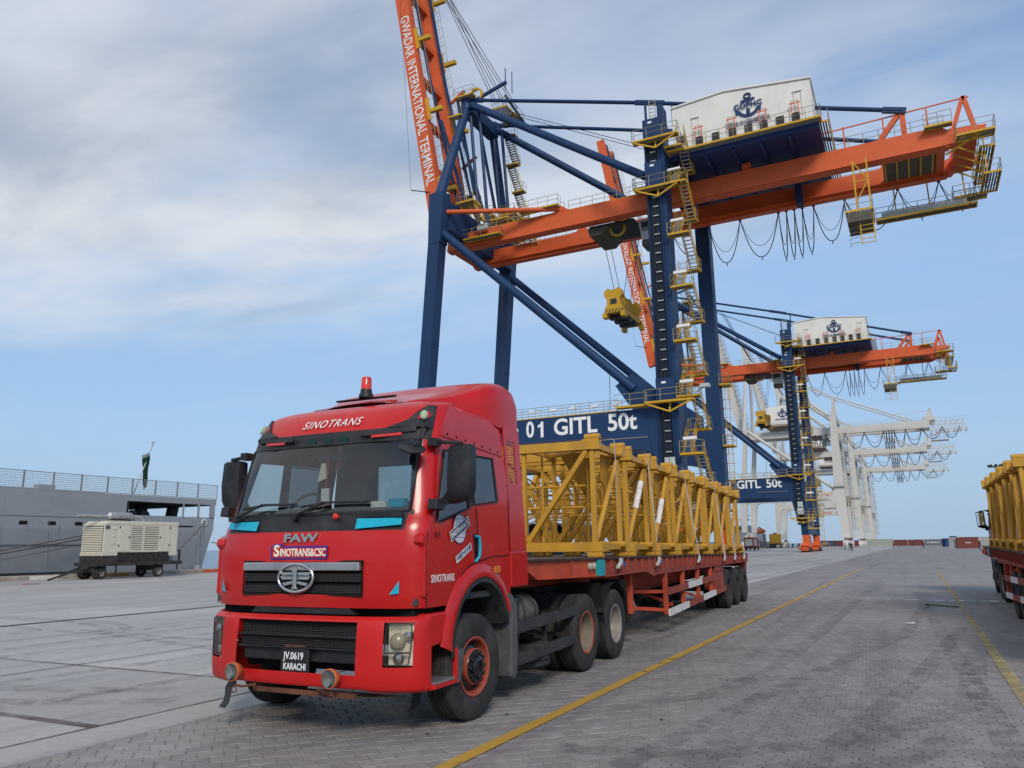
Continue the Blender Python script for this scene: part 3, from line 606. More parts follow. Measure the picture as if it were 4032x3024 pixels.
        # handle
        MB().prism([(.13, 1.78), (.20, 1.78), (.235, 1.50), (.16, 1.50)], 'x', *sorted((sd * 1.256, sd * 1.260))).obj('handle_recess', 'gap_black', T)
        h = MB(); h.path([(sd * 1.262, .15, 1.76), (sd * 1.285, .20, 1.755), (sd * 1.288, .215, 1.65), (sd * 1.285, .21, 1.56), (sd * 1.262, .16, 1.50)], .016, 8); h.obj('door_handle', 'cyan_tape', T, smooth=60)
        MB().box(*sorted((sd * 1.30, sd * 1.315)), .50, .64, 1.38, 1.45).obj('side_marker', 'amber_lens', T, bevel=.006)
        # mirrors
        mr = empty('wing_mirror', (0, 0, 0), 0, T)
        mx = 1.45
        G = [[(sd * (mx + a), -.47 + b, z) for a, b in ring] for z, ring in (
            (2.62, ((-.10, .05), (-.10, -.03), (0, -.05), (.10, -.03), (.10, .05))), (2.60, ((-.125, .06), (-.12, -.05), (0, -.085), (.12, -.05), (.125, .06))), (2.35, ((-.13, .06), (-.125, -.07), (0, -.11), (.12, -.07), (.125, .06))),
            (2.18, ((-.14, .06), (-.13, -.06), (0, -.10), (.11, -.06), (.12, .06))), (2.10, ((-.22, .05), (-.20, -.04), (-.05, -.07), (.08, -.04), (.09, .05))), (2.06, ((-.26, .03), (-.24, -.03), (-.16, -.04), (-.06, -.02), (-.05, .03))))]
        b = MB(); b.grid(G); b.add([p for p in G[0]], [tuple(range(5))]); b.add(G[-1], [tuple(range(5))]); b.obj('mirror_housing', 'plastic_black', mr, smooth=50)
        MB().box(*sorted((sd * (mx - .11), sd * (mx + .11))), -.412, -.405, 2.16, 2.59).obj('mirror_glass', 'mirror_glass', mr)
        a = MB(); a.bar((sd * 1.19, -.52, 2.66), (sd * 1.47, -.50, 2.635), .05, .035); a.box(*sorted((sd * 1.15, sd * 1.24)), -.62, -.50, 2.61, 2.69); a.bar((sd * 1.25, -.62, 2.06), (sd * 1.32, -.48, 2.08), .05, .05); a.prism([(-.76, 2.0), (-.60, 1.99), (-.58, 2.08), (-.74, 2.10)], 'x', *sorted((sd * 1.24, sd * 1.34))); a.obj('mirror_arm', 'plastic_black', mr, bevel=.008)
    # front kerb mirror, left side of cab (image right)
    mk = empty('kerb_mirror', (0, 0, 0), 0, T)
    MB().path([(1.10, -.52, 2.82), (1.13, -.66, 2.80), (1.14, -.74, 2.68), (1.12, -.78, 2.60)], .012, 6).obj('mirror_arm', 'plastic_black', mk)
    kd = MB().lathe([(0, 0), (.08, .004), (.125, .02), (.13, .035), (.12, .045), (0, .05)], (0, 0, 0), 'z', 28).obj('mirror_disc', 'plastic_black', mk, smooth=60); kd.location = (1.09, -.80, 2.545); kd.rotation_euler = (rad(18), rad(20), 0)
    # rear side fairings with slots, roof deflector
    for sd in (1, -1):
        e = empty('side_fairing', (0, 0, 0), 0, T)
        def fx(z): return 1.262 - max(0, z - 1.6) * .062
        def fy(z): return 1.02 + 0 * z
        def panel(y0, y1, z0, z1): return MB().hexa([(sd * (fx(z0) - .02), y0, z0), (sd * fx(z0), y0, z0), (sd * fx(z0), y1, z0), (sd * (fx(z0) - .02), y1, z0), (sd * (fx(z1) - .02), y0, z1), (sd * fx(z1), y0, z1), (sd * fx(z1), y1, z1), (sd * (fx(z1) - .02), y1, z1)])
        b = MB()
        def addp(*a): q = panel(*a); b.add(q.v, q.f)
        addp(1.02, 1.44, 1.60, 2.36); addp(1.02, 1.08, 2.36, 2.88); addp(1.30, 1.44, 2.36, 2.88); addp(1.02, 1.44, 2.88, 3.02)
        for k in range(16): z = 2.36 + k * .52 / 15.5; addp(1.08, 1.30, z - .001, z + .015)
        b.obj('fairing_panel', 'truck_red', e)
        MB().hexa([(sd * 1.20, 1.01, 1.21), (sd * 1.268, 1.01, 1.21), (sd * 1.275, 1.46, 1.21), (sd * 1.20, 1.46, 1.21), (sd * 1.20, 1.01, 1.60), (sd * 1.266, 1.01, 1.60), (sd * 1.268, 1.45, 1.60), (sd * 1.20, 1.45, 1.60)]).obj('fairing_skirt', 'truck_red', e, bevel=.015)
    RD = []
    for y, hw, hz_, zb in ((-.20, .62, 3.175, 3.12), (-.02, .70, 3.235, 3.12), (.25, .80, 3.30, 3.10), (.50, .95, 3.37, 3.06), (.72, 1.10, 3.46, 3.04), (.95, 1.155, 3.55, 3.0), (1.20, 1.165, 3.58, 3.0), (1.38, 1.165, 3.555, 3.0), (1.44, 1.16, 3.49, 3.0)):
        RD.append([(-hw, y, zb), (-hw + .005, y, zb + (hz_ - zb) * .55), (-hw + .05, y, zb + (hz_ - zb) * .86), (-hw + .17, y, hz_ - .008), (-hw * .5, y, hz_ + .012), (0, y, hz_ + .02), (hw * .5, y, hz_ + .012), (hw - .17, y, hz_ - .008), (hw - .05, y, zb + (hz_ - zb) * .86), (hw - .005, y, zb + (hz_ - zb) * .55), (hw, y, zb)])
    G = smooth_grid(RD, 4); b = MB(); b.grid([[tuple(p) for p in r] for r in G]); b.add([tuple(p) for p in G[-1]], [tuple(range(G.shape[1]))]); b.obj('roof_deflector', 'truck_red', T, smooth=50)
    b = MB(); b.box(-.88, .88, -.10, 1.0, 3.10, 3.15); b.obj('roof_panel', 'truck_red', T)
    for x in (-.60, .60): MB().hexa([(x - .035, -.47, 3.0), (x + .035, -.47, 3.0), (x + .05, -.1, 3.13), (x - .05, -.1, 3.13), (x - .015, -.47, 3.055), (x + .015, -.47, 3.055), (x + .03, -.1, 3.20), (x - .03, -.1, 3.20)]).obj('roof_ridge', 'truck_red', T, bevel=.02, seg=3)
    rw = MB(); rw.box(-1.2, 1.2, 1.0, 1.03, 1.12, 2.2); rw.box(-1.13, 1.13, 1.0, 1.03, 2.64, 3.1); rw.box(-1.18, -.56, 1.0, 1.03, 2.2, 2.64); rw.box(-.02, 1.18, 1.0, 1.03, 2.2, 2.64); rw.obj('cab_rear_wall', 'interior_grey', T); MB().box(-.56, -.02, 1.01, 1.018, 2.2, 2.64).obj('rear_window', 'windshield_glass', T)
    MB().box(-1.2, 1.2, -.85, 1.0, 1.14, 1.2).obj('cab_floor', 'interior_dark', T)
    # beacon on a bracket
    bc = empty('beacon', (-.02, -.02, 3.20), 0, T)
    MB().box(-.40, .40, -.03, .03, .075, .095).obj('beacon_bracket', 'plastic_black', bc, bevel=.01)
    MB().lathe([(.082, .095), (.082, .125), (.068, .145), (.062, .19), (0, .19)], (0, 0, 0), 'z', 24).obj('beacon_base', 'plastic_black', bc, smooth=40)
    MB().lathe([(.060, .19), (.057, .315), (.048, .33), (0, .335)], (0, 0, 0), 'z', 24).obj('beacon_dome', 'beacon_red', bc, smooth=40)
    # header band: horns with lamps, sun-visor lamps
    for sd in (1, -1):
        sy = lambda x, z: float(np.interp(z, zr, f0)) + float(np.interp(x, [0, .42, .71, 1.03, 1.10, 1.15], [0, .01, .035, .115, .19, .265]))
        hp_ = [(.70, 2.825), (1.03, 2.82), (1.125, 2.80), (1.105, 2.95), (1.075, 3.06), (1.02, 3.065), (.95, 2.99), (.88, 2.90)]
        b = MB(); n_ = len(hp_); b.add([(sd * x, sy(x, z) - .05, z) for x, z in hp_] + [(sd * x, sy(x, z) + .03, z) for x, z in hp_], [tuple(range(n_)), tuple(range(n_, 2 * n_))] + [(k, n_ + k, n_ + (k + 1) % n_, (k + 1) % n_) for k in range(n_)]); b.obj('corner_horn', 'plastic_black', T)
        lo = MB().lathe([(.045, 0), (.042, -.02), (.0, -.024)], (0, 0, 0), 'y', 20).obj('marker_lamp', 'lamp_lens', T, smooth=60); lo.location = (sd * 1.035, sy(1.035, 2.94) - .052, 2.94); lo.rotation_euler = (rad(-30), 0, rad(22 * sd)); lo.scale = (.9, 1, 1.25)
        lg = MB().box(-.008, .008, -.03, -.02, -.03, .03).obj('marker_bulb', 'lamp_green', lo)
        vb = MB(); vb.hexa([(sd * .42, -.73, 2.74), (sd * 1.0, -.60, 2.77), (sd * 1.0, -.56, 2.77), (sd * .42, -.69, 2.74), (sd * .44, -.715, 2.81), (sd * 1.0, -.585, 2.84), (sd * 1.0, -.55, 2.84), (sd * .44, -.68, 2.81)]); vb.obj('header_lamp_bar', 'plastic_black', T, bevel=.012)
        MB().hexa([(sd * .55, -.703, 2.725), (sd * .86, -.634, 2.74), (sd * .86, -.62, 2.74), (sd * .55, -.69, 2.725), (sd * .55, -.703, 2.752), (sd * .86, -.634, 2.767), (sd * .86, -.62, 2.767), (sd * .55, -.69, 2.752)]).obj('header_lamp', 'beacon_red', T)
    for x in (-.20, 0, .20):
        d = MB().lathe([(.062, 0), (.055, -.012), (0, -.014)], (0, 0, 0), 'y', 22).obj('roof_lamp', 'dark_teal', T, smooth=50); d.location = (x, -.685, 2.735); d.scale = (1, 1, .72)
    # cowl: cyan tapes, wiper arms, red knob
    for sd in (1, -1):
        MB().add([(sd * .60, -.990, 1.83), (sd * 1.055, -.905, 1.862), (sd * 1.055, -.885, 1.925), (sd * .60, -.957, 1.925)], [(0, 1, 2, 3)]).obj('cyan_strip', 'cyan_tape', T)
        MB().add([(sd * .98, -.968, 1.24), (sd * 1.06, -.93, 1.25), (sd * 1.06, -.93, 1.36)], [(0, 1, 2)]).obj('cyan_corner', 'cyan_tape', T)
    for x0, x1 in ((-.90, -.30), (-.14, .56)):
        a = MB(); a.path([(x0, -.955, 1.955), (x0 + .03, -.97, 1.985), (x0 + .33, -.955, 2.09)], .014, 6); a.path([(x0 + .05, -.93 if x0 < -.5 else -.94, 2.055), (x0 + .35, -.925, 2.09), (x1 + .12, -.90, 2.085)], .013, 6); a.tube((x0, -.94, 1.95), (x0, -.99, 1.95), .035, 12); a.obj('wiper', 'plastic_black', T)
    MB().lathe([(.028, 0), (.03, -.03), (.012, -.05), (0, -.05)], (.36, -.955, 1.95), 'y', 12).obj('washer_cap', 'beacon_red', T)
    MB().bar((-1.06, -.885, 1.96), (1.06, -.885, 1.96), .05, .05).obj('windshield_sill', 'plastic_black', T)
    ws = MB(); ws.path([(-1.075, -.79, 1.99), (-.71, -.88, 1.985), (0, -.915, 1.985), (.71, -.88, 1.985), (1.075, -.79, 1.99), (1.055, -.58, 2.685), (.71, -.67, 2.69), (0, -.705, 2.69), (-.71, -.67, 2.69), (-1.055, -.58, 2.685)], .02, 6, close=True); ws.obj('windshield_seal', 'plastic_black', T, smooth=60)
    # upper grille
    ug = empty('upper_grille', (0, 0, 0), 0, T)
    MB().box(-.715, .715, -.975, -.93, 1.225, 1.54).obj('grille_back', 'grille_mesh', ug)
    for z in (1.237, 1.345): MB().prism([(-.70, z), (.70, z), (.70, z + .088), (-.70, z + .088)], 'y', -1.005, -.985).obj('grille_louvre', 'grille_mesh', ug, bevel=.006)
    MB().prism([(-.70, 1.45), (.70, 1.45), (.69, 1.528), (-.69, 1.528)], 'y', -1.045, -.99).obj('grille_trim', 'dull_silver', ug, bevel=.012, seg=3)
    fr = MB(); fr.path([(-.712, -1.005, 1.228), (.712, -1.005, 1.228), (.712, -1.005, 1.536), (-.712, -1.005, 1.536)], .010, 6, close=True); fr.obj('grille_frame', 'gap_black', ug)
    em = empty('emblem', (-.02, -1.055, 1.385), 0, T)
    b = MB(); b.path([(.208 * math.cos(a), 0, .128 * math.sin(a)) for a in np.linspace(0, 2 * math.pi, 48, endpoint=False)], .0155, 8, close=True); b.obj('emblem_ring', 'chrome', em, smooth=60)
    b = MB(); b.add([(.20 * math.cos(a), .022, .12 * math.sin(a)) for a in np.linspace(0, 2 * math.pi, 40, endpoint=False)], [tuple(range(40))]); b.obj('emblem_field', 'grille_mesh', em)
    b = MB(); b.prism([(-.022, -.085), (-.022, .06), (-.045, .05), (-.04, .07), (-.01, .095), (.022, .095), (.022, -.085), (.035, -.092), (.035, -.105), (-.035, -.105), (-.035, -.092)], 'y', -.016, .01); b.obj('emblem_numeral', 'chrome', em, bevel=.003)
    for k, (z, L0) in enumerate(((.036, .16), (-.002, .155), (-.042, .125))):
        for sd in (1, -1):
            MB().prism([(sd * .03, z - .013), (sd * (.03 + L0 * .8), z - .016 - (.018 if k == 2 else 0)), (sd * (.03 + L0), z + .016 - (.024 if k == 2 else 0)), (sd * .03, z + .014)], 'y', -.010, .012).obj('emblem_wing', 'chrome', em, bevel=.003)
    # lettering on the front
    text('lettering', 'FAW', 'dull_silver', T, (-.02, -1.012, 1.752), (rad(83), 0, 0), .110, .006, 1.7, .004)
    bd = empty('name_board', (-.02, -1.03, 1.62), 0, T)
    MB().prism([(-.34, -.062), (.34, -.062), (.34, .06), (-.20, .06), (-.20, .082), (-.31, .082), (-.31, .06), (-.34, .06)], 'y', -.004, .004).obj('board', 'sign_blue', bd)
    MB().prism([(-.322, -.048), (.324, -.048), (.324, .043), (-.21, .043), (-.21, .068), (-.297, .068), (-.297, .043), (-.322, .043)], 'y', -.007, -.003).obj('board_field', 'truck_red', bd)
    text('lettering', 'S', 'letter_cream', bd, (-.262, -.009, .012), (rad(90), 0, 0), .15, .003, 1.0, .004)
    text('lettering', 'INOTRANS&CSC', 'letter_cream', bd, (.056, -.009, -.004), (rad(90), 0, 0), .100, .003, .74, .002)
    text('lettering', 'SINOTRANS', 'letter_white', T, (-.02, -.604, 2.922), (rad(55), 0, 0), .150, .001, .92, 0, shear=.18, spacing=1.15, fit=.74)
    # gap above the bumper
    MB().box(-1.14, 1.14, -.80, -.3, 1.03, 1.13).obj('bumper_gap', 'gap_black', T)
    MB().prism([(-.62, 1.055), (.62, 1.055), (.55, 1.115), (-.55, 1.115)], 'y', -.985, -.90).obj('latch_cover', 'plastic_black', T, bevel=.006)
    # bumper
    zb = [.395, .43, .62, 1.0, 1.045]; fb = [-1.03, -1.07, -1.095, -1.075, -1.02]
    PB = []
    for i in range(5):
        f = fb[i]; zz = zb[i]
        dip = [0, 0, 0, 0, 0, 0, 0, 0]
        if i == 0: zz = .40
        r = [(0, f), (.40, f + .008), (.70, f + .03), (.84, f + .055), (.95, f + .09), (1.19, f + .21), (1.262, f + .33), (1.268, -.70)]
        row = [(x, y, zz + ((.03 if i == 0 else -.07 if i == 2 else 0) if x < .75 else 0)) for x, y in r]
        PB.append([(-x, y, z) for x, y, z in row[::-1][:-1]] + row)
    idb = []
    for i in range(4):
        rw = []
        for jj in range(14):
            j = jj - 7 if jj >= 7 else 6 - jj
            rw.append(None if (i == 2 and j < 2) else ('hl' if i == 2 and j == 4 else 'red'))
        idb.append(rw)
    grid_parts(PB, idb, 5, {'red': ('bumper', 'bumper_red', T, 38)})
    for sd in (1, -1):
        hl = empty('headlamp', (0, 0, 0), 0, T)
        p = lambda t_, z, d=0: (sd * (.955 + .225 * t_), -.985 + .105 * t_ ** 1.3 + d, z)
        b = MB(); b.grid([[p(t_, z, .07) for t_ in (0, .5, 1)] for z in (.625, .99)]); b.obj('lamp_bowl', 'lamp_bowl', hl)
        out_ = [(0.02, .64), (.0, .66), (.07, .96), (.14, .992), (.90, .992), (1.0, .97), (.98, .80), (.90, .66), (.82, .635)]
        b = MB(); b.add([p(a, z, -.012) for a, z in out_], [tuple(range(len(out_)))]); b.obj('lamp_cover', 'lens_glass', hl)
        b = MB(); b.path([p(a, z, -.012) for a, z in out_], .006, 6, close=True); b.path([p(.0, .742, -.012), p(.95, .742, -.012)], .008, 6); b.obj('lamp_rim', 'plastic_black', hl)
        b = MB().lathe([(.075, .05), (.07, 0), (.05, -.02), (0, -.03)], (0, 0, 0), 'y', 24).obj('projector', 'lamp_lens', hl, smooth=60); b.location = p(.42, .835, .03); b.rotation_euler = (0, 0, rad(24 * sd))
        b = MB().lathe([(.045, .04), (.04, 0), (0, -.01)], (0, 0, 0), 'y', 20).obj('projector', 'lamp_reflector', hl, smooth=60); b.location = p(.78, .88, .03)
        b = MB().lathe([(.05, .03), (.045, 0), (0, -.01)], (0, 0, 0), 'y', 20).obj('indicator', 'lamp_reflector', hl, smooth=60); b.location = p(.42, .69, .03)
        # fog lamp on a bracket
        fg = empty('spot_lamp', (sd * .565 - .03, -1.20, .535), 0, T)
        MB().lathe([(.0, .08), (.06, .07), (.080, .03), (.085, 0), (.085, -.018), (.077, -.022)], (0, 0, 0), 'y', 28).obj('lamp_shell', 'orange_rubber', fg, smooth=50)
        MB().lathe([(.078, -.018), (.04, -.012), (0, -.008)], (0, 0, 0), 'y', 28).obj('lamp_face', 'lamp_reflector', fg, smooth=60)
        MB().lathe([(.078, -.019), (.05, -.03), (0, -.034)], (0, 0, 0), 'y', 28).obj('lamp_cover', 'lens_glass', fg, smooth=60)
        b = MB(); b.tube((0, .04, -.10), (0, .04, -.14), .012, 8); b.path([(0, .04, -.125), (-sd * .08, .05, -.135), (-sd * .20, .10, -.115)], .012, 6); b.path([(.03 * math.cos(a), .03, -.165 + .025 * math.sin(a)) for a in np.linspace(0, 6.28, 14)], .006, 5); b.obj('lamp_bracket', 'rust', fg)
    # lower grille cavity
    lg = empty('lower_grille', (0, 0, 0), 0, T)
    MB().box(-.74, .74, -.86, -.84, .55, 1.02).obj('cavity', 'gap_black', lg)
    MB().box(-.69, .69, -1.0, -.985, .87, .985).obj('grille_plate', 'grille_mesh', lg, bevel=.004); MB().box(-.69, .69, -1.01, -.99, .765, .86).obj('grille_plate', 'grille_mesh', lg, bevel=.004)
    for z in (.755, .865): MB().bar((-.70, -1.02, z), (.70, -1.02, z), .05, .014).obj('grille_bar', 'plastic_black', lg)
    MB().box(-.66, .66, -1.0, -.97, .63, .745).obj('grille_panel', 'plastic_black', lg, bevel=.01)
    dm = MB()
    for zz in (.80, .83): 
        for k in range(38): dm.tube((-.60 + k * .0325, -1.014, zz), (-.60 + k * .0325, -1.009, zz), .009, 6)
    dm.obj('grille_studs', 'gap_black', lg)
    MB().box(-.14, .10, -1.03, -1.0, .735, .775).obj('latch', 'rust', lg, bevel=.006)
    np_ = empty('number_plate', (.02, -1.055, .64), 0, T)
    MB().prism([(-.155, -.105), (.155, -.105), (.165, -.095), (.165, .095), (.155, .105), (-.155, .105), (-.165, .095), (-.165, -.095)], 'y', -.006, .006).obj('plate', 'plastic_black', np_)
    text('lettering', 'JV.0619', 'letter_white', np_, (-.015, -.010, .042), (rad(90), 0, 0), .088, .001, .82, .002, fit=.235)
    text('lettering', 'KARACHI', 'letter_white', np_, (0, -.010, -.052), (rad(90), 0, 0), .080, .001, .80, .002, fit=.26)
    # underrun plate, flaps
    b = MB(); b.hexa([(-.42, -1.02, .36), (.66, -1.02, .36), (.80, -.42, .27), (-.34, -.42, .27), (-.42, -1.02, .37), (.66, -1.02, .37), (.80, -.42, .28), (-.34, -.42, .28)]); b.obj('underrun_plate', 'rust', T)
    b = MB(); b.bar((-.48, -1.03, .37), (.70, -1.05, .37), .03, .04); b.obj('underrun_lip', 'rust', T)
    b = MB()
    for k in range(7): b.tube((-.25 + k * .14, -.9, .347), (-.25 + k * .14, -.9, .339), .022, 8)
    b.obj('plate_holes', 'gap_black', T)
    for (x, y) in ((-.78, -1.02), (1.02, -.52)):
        b = MB(); b.grid([[(x - .03 + .02 * math.sin(z * 30) + .10 * (.42 - z) * -1, y - .02 * k, z), (x + .075 + .02 * math.cos(z * 26) - .10 * (.42 - z), y - .03 * k, z)] for k, z in enumerate((.42, .36, .30, .24, .19))]); b.obj('rubber_flap', 'plastic_black', T)
    # interior
    it = empty('cab_interior', (0, 0, 0), 0, T)
    MB().prism([(-.80, 1.75), (-.80, 2.00), (-.62, 2.05), (-.42, 1.98), (-.36, 1.70)], 'x', -1.12, 1.12).obj('dashboard', 'dash_grey', it, bevel=.03, seg=3)
    b = MB(); b.path([(-.55 + .22 * math.cos(a), -.32 + .10 * math.sin(a), 2.05 + .19 * math.sin(a)) for a in np.linspace(0, 2 * math.pi, 32, endpoint=False)], .016, 8, close=True); b.tube((-.55, -.32, 2.05), (-.55, -.50, 1.90), .04, 8); b.bar((-.76, -.32, 2.05), (-.34, -.32, 2.05), .04, .02); b.obj('steering_wheel', 'interior_dark', it, smooth=60)
    for x in (-.55, .55):
        b = MB(); b.box(x - .26, x + .26, -.05, .42, 1.55, 1.72); b.hexa([(x - .25, .36, 1.65), (x + .25, .36, 1.65), (x + .25, .48, 1.65), (x - .25, .48, 1.65), (x - .22, .50, 2.42), (x + .22, .50, 2.42), (x + .22, .58, 2.42), (x - .22, .58, 2.42)]); b.obj('seat', 'interior_grey', it, bevel=.04, seg=3)
    MB().box(-1.1, 1.1, .66, .98, 1.4, 1.75).obj('bunk', 'interior_grey', it, bevel=.03)
    MB().box(.02, 1.08, .90, .985, 1.9, 2.92).obj('curtain', 'interior_grey', it)
    MB().box(-1.0, 1.0, -.30, .9, 2.93, 2.96).obj('headliner', 'interior_grey', it)
    b = MB(); b.box(-.27, .10, -.50, -.47, 2.55, 2.62); b.obj('inside_mirror', 'interior_grey', it, bevel=.01)
    b = MB(); b.tube((-.10, -.52, 2.60), (-.10, -.56, 2.25), .006, 6); b.obj('pendant_cord', 'beacon_red', it)
    b = MB(); b.box(-.15, -.05, -.57, -.56, 2.10, 2.26); b.obj('pendant_card', 'letter_white', it)
    b = MB(); b.prism([(-.20, 2.33), (-.10, 2.36), (-.11, 2.52), (-.16, 2.52)], 'y', -.57, -.55); b.obj('pennant', 'letter_cream', it)
    MB().box(.55, .72, -.68, -.62, 2.04, 2.10).obj('carton', 'letter_white', it); MB().box(.74, .92, -.66, -.58, 2.04, 2.12).obj('carton', 'cyan_tape', it)
    # door graphics (left door, image right)
    X = 1.262
    text('lettering', 'SINOTRANS', 'letter_white', T, (X, -.49, 1.365), (rad(90), 0, rad(90)), .10, .001, .78, .001, spacing=1.12, fit=.43)
    text('lettering', 'O  P', 'gap_black', T, (X, -.60, 1.765), (rad(90), 0, rad(90)), .07, .001, .6, .002)
    dg = empty('door_emblem', (X, -.17, 1.83), 0, T)
    b = MB(); b.add([(.0, .125 * math.cos(a), .145 * math.sin(a)) for a in np.linspace(0, 2 * math.pi, 36, endpoint=False)], [tuple(range(36))]); b.obj('globe_disc', 'letter_white', dg)
    b = MB()
    for r in (1.0, .62, .22): b.path([(.001, .125 * r * math.cos(a), .145 * math.sin(a)) for a in np.linspace(0, 2 * math.pi, 36, endpoint=False)], .0022, 4, close=True)
    for z in (-.09, -.03, .03, .09): q = .125 * math.sqrt(1 - (z / .145) ** 2); b.path([(.002, -q, z), (.002, 0, z + .008), (.002, q, z)], .0018, 4)
    b.obj('globe_lines', 'letter_navy', dg)
    a = rad(24); rot_ = lambda y, z: (y * math.cos(a) - z * math.sin(a), y * math.sin(a) + z * math.cos(a))
    for nm, m_, w_, h_, xx in (('ribbon_edge', 'letter_white', .208, .052, .004), ('ribbon', 'letter_navy', .198, .044, .006)):
        b = MB(); b.add([(xx, *rot_(y, z)) for y, z in ((-w_, -h_), (w_, -h_), (w_, h_), (-w_, h_))], [(0, 1, 2, 3)]); b.obj(nm, m_, dg)
    tx = text('lettering', 'SINOTRANS&CSC', 'letter_cream', dg, (.009, 0, 0), (0, 0, 0), .072, .001, .68, .001)
    tx.matrix_basis = Matrix.Translation((.009, 0, 0)) @ Matrix(((0, 0, 1, 0), (1, 0, 0, 0), (0, 1, 0, 0), (0, 0, 0, 1))) @ Matrix.Rotation(a, 4, 'Z') @ Matrix.Diagonal((.68, 1, 1, 1))
    b = MB(); b.add([(.003, *(p_[0] + .08, p_[1] - .235)) for p_ in (rot_(-.17, -.036), rot_(.17, -.036), rot_(.17, .036), rot_(-.17, .036))], [(0, 1, 2, 3)]); b.obj('name_strip', 'letter_white', dg)
    tx = text('lettering', '中国外运长航', 'letter_navy', dg, (0, 0, 0), (0, 0, 0), .062, .001)
    tx.matrix_basis = Matrix.Translation((.006, .08, -.235)) @ Matrix(((0, 0, 1, 0), (1, 0, 0, 0), (0, 1, 0, 0), (0, 0, 0, 1))) @ Matrix.Rotation(a, 4, 'Z') @ Matrix.Diagonal((.86, 1, 1, 1))
    # chassis, tank, guards, drive axles
    ch = MB()
    for x in (-.42, .42): ch.box(x - .04, x + .04, -.6, 5.5, .72, .98)
    for y in (-.3, 1.3, 2.3, 3.3, 4.6, 5.4): ch.box(-.42, .42, y - .06, y + .06, .76, .92)
    ch.box(-.6, .6, .9, 1.7, .55, 1.15); ch.lathe([(.16, -.7), (.22, -.3), (.22, .3), (.16, .7)], (0, 3.35, .5), 'x', 16); ch.lathe([(.16, -.7), (.22, -.3), (.22, .3), (.16, .7)], (0, 4.62, .5), 'x', 16); ch.bar((-.9, .12, .47), (.9, .12, .47), .12, .14); ch.box(-.5, .5, 3.4, 4.6, 1.0, 1.09)
    ch.obj('chassis_frame', 'chassis', T)
    MB().prism([(3.2, 1.10), (4.9, 1.10), (4.7, 1.18), (3.4, 1.18)], 'x', -.5, .5).obj('fifth_wheel', 'chassis', T, bevel=.02)
    MB().prism([(.93, .28), (1.0, .24), (1.08, .30), (1.10, 1.02), (.96, 1.14), (.80, 1.17), (.86, 1.02), (.93, .9)], 'x', .98, 1.30).obj('mudguard_rear', 'plastic_grey', T, bevel=.02)
    MB().box(.80, 1.18, 1.10, 1.42, .62, 1.08).obj('battery_box', 'plastic_black', T, bevel=.03)
    MB().lathe([(0, -.30), (.20, -.30), (.225, -.26), (.225, .26), (.20, .30), (0, .30)], (.92, 1.78, .86), 'y', 28).obj('fuel_tank', 'tank_dirty', T, smooth=40)
    for y in (1.62, 1.94): 
        b = MB(); b.path([(.92 + .232 * math.cos(a), y, .86 + .232 * math.sin(a)) for a in np.linspace(0, 6.28, 28)], .014, 4); b.obj('tank_strap', 'chassis', T)
    sp = empty('spare_wheel', (.78, 1.95, .38), 0, T); o = inst(TYRE, 'tyre', sp, rot=(0, rad(90), 0))
    for z0, z1 in ((.70, .75), (.36, .40)):
        b = MB(); b.hexa([(1.20, 1.16, z0), (1.29, 1.16, z0), (1.29, 3.00, z1), (1.20, 3.00, z1), (1.20, 1.16, z0 + .12), (1.265, 1.16, z0 + .12), (1.265, 3.0, z1 + .12), (1.20, 3.0, z1 + .12)]); b.obj('side_guard_rail', 'chassis', T, bevel=.012)
    b = MB()
    for y in (1.28, 2.1): b.bar((1.18, y, .38), (1.18, y, .85), .05); 
    b.bar((1.18, 1.3, .8), (.45, 1.3, .85), .05); b.bar((1.18, 2.1, .6), (.45, 2.1, .75), .04); b.bar((1.24, 2.9, .8), (.4, 2.9, .8), .04); b.bar((1.24, 2.6, .55), (.4, 2.6, .55), .04); b.obj('guard_brackets', 'chassis', T)
    hs = MB()
    for k in range(4): hs.path([(-.3 + k * .2, 1.08, 1.25), (-.28 + k * .18, 1.4, 1.05 + .04 * k), (-.2 + k * .13, 2.0, 1.12), (-.1 + k * .1, 2.8, 1.18)], .02, 6)
    hs.obj('air_hoses', 'plastic_black', T)
    for sd in (1, -1):
        wheel(T, (sd * 1.15, .12, .5), sd, 'front')
        for y, kd_ in ((3.36, 'rear'), (4.64, 'alloy')):
            wheel(T, (sd * 1.15, y, .5), sd, kd_); wheel(T, (sd * .82, y, .5), sd, 'dark')
        g = MB(); 
        g.grid([[(sd * x, 4.0 + .04 * k, 1.12 - .0 - .16 * k) for x in (.66, 1.28)] for k in range(6)]); g.obj('mud_flap', 'plastic_black', T)
        g = MB(); g.grid([[(sd * x, 5.25 + .02 * k, 1.12 - .17 * k) for x in (.66, 1.28)] for k in range(5)]); g.obj('mud_flap', 'plastic_black', T)
        for yc in (4.64,):
            b = MB(); b.grid([[(sd * x, yc + .62 * math.cos(rad(a)), .5 + .60 * math.sin(rad(a))) for x in (.66, 1.30)] for a in range(20, 161, 14)]); b.obj('wheel_cover', 'plastic_black', T, smooth=50)
    return T
TRACTOR = build_tractor()
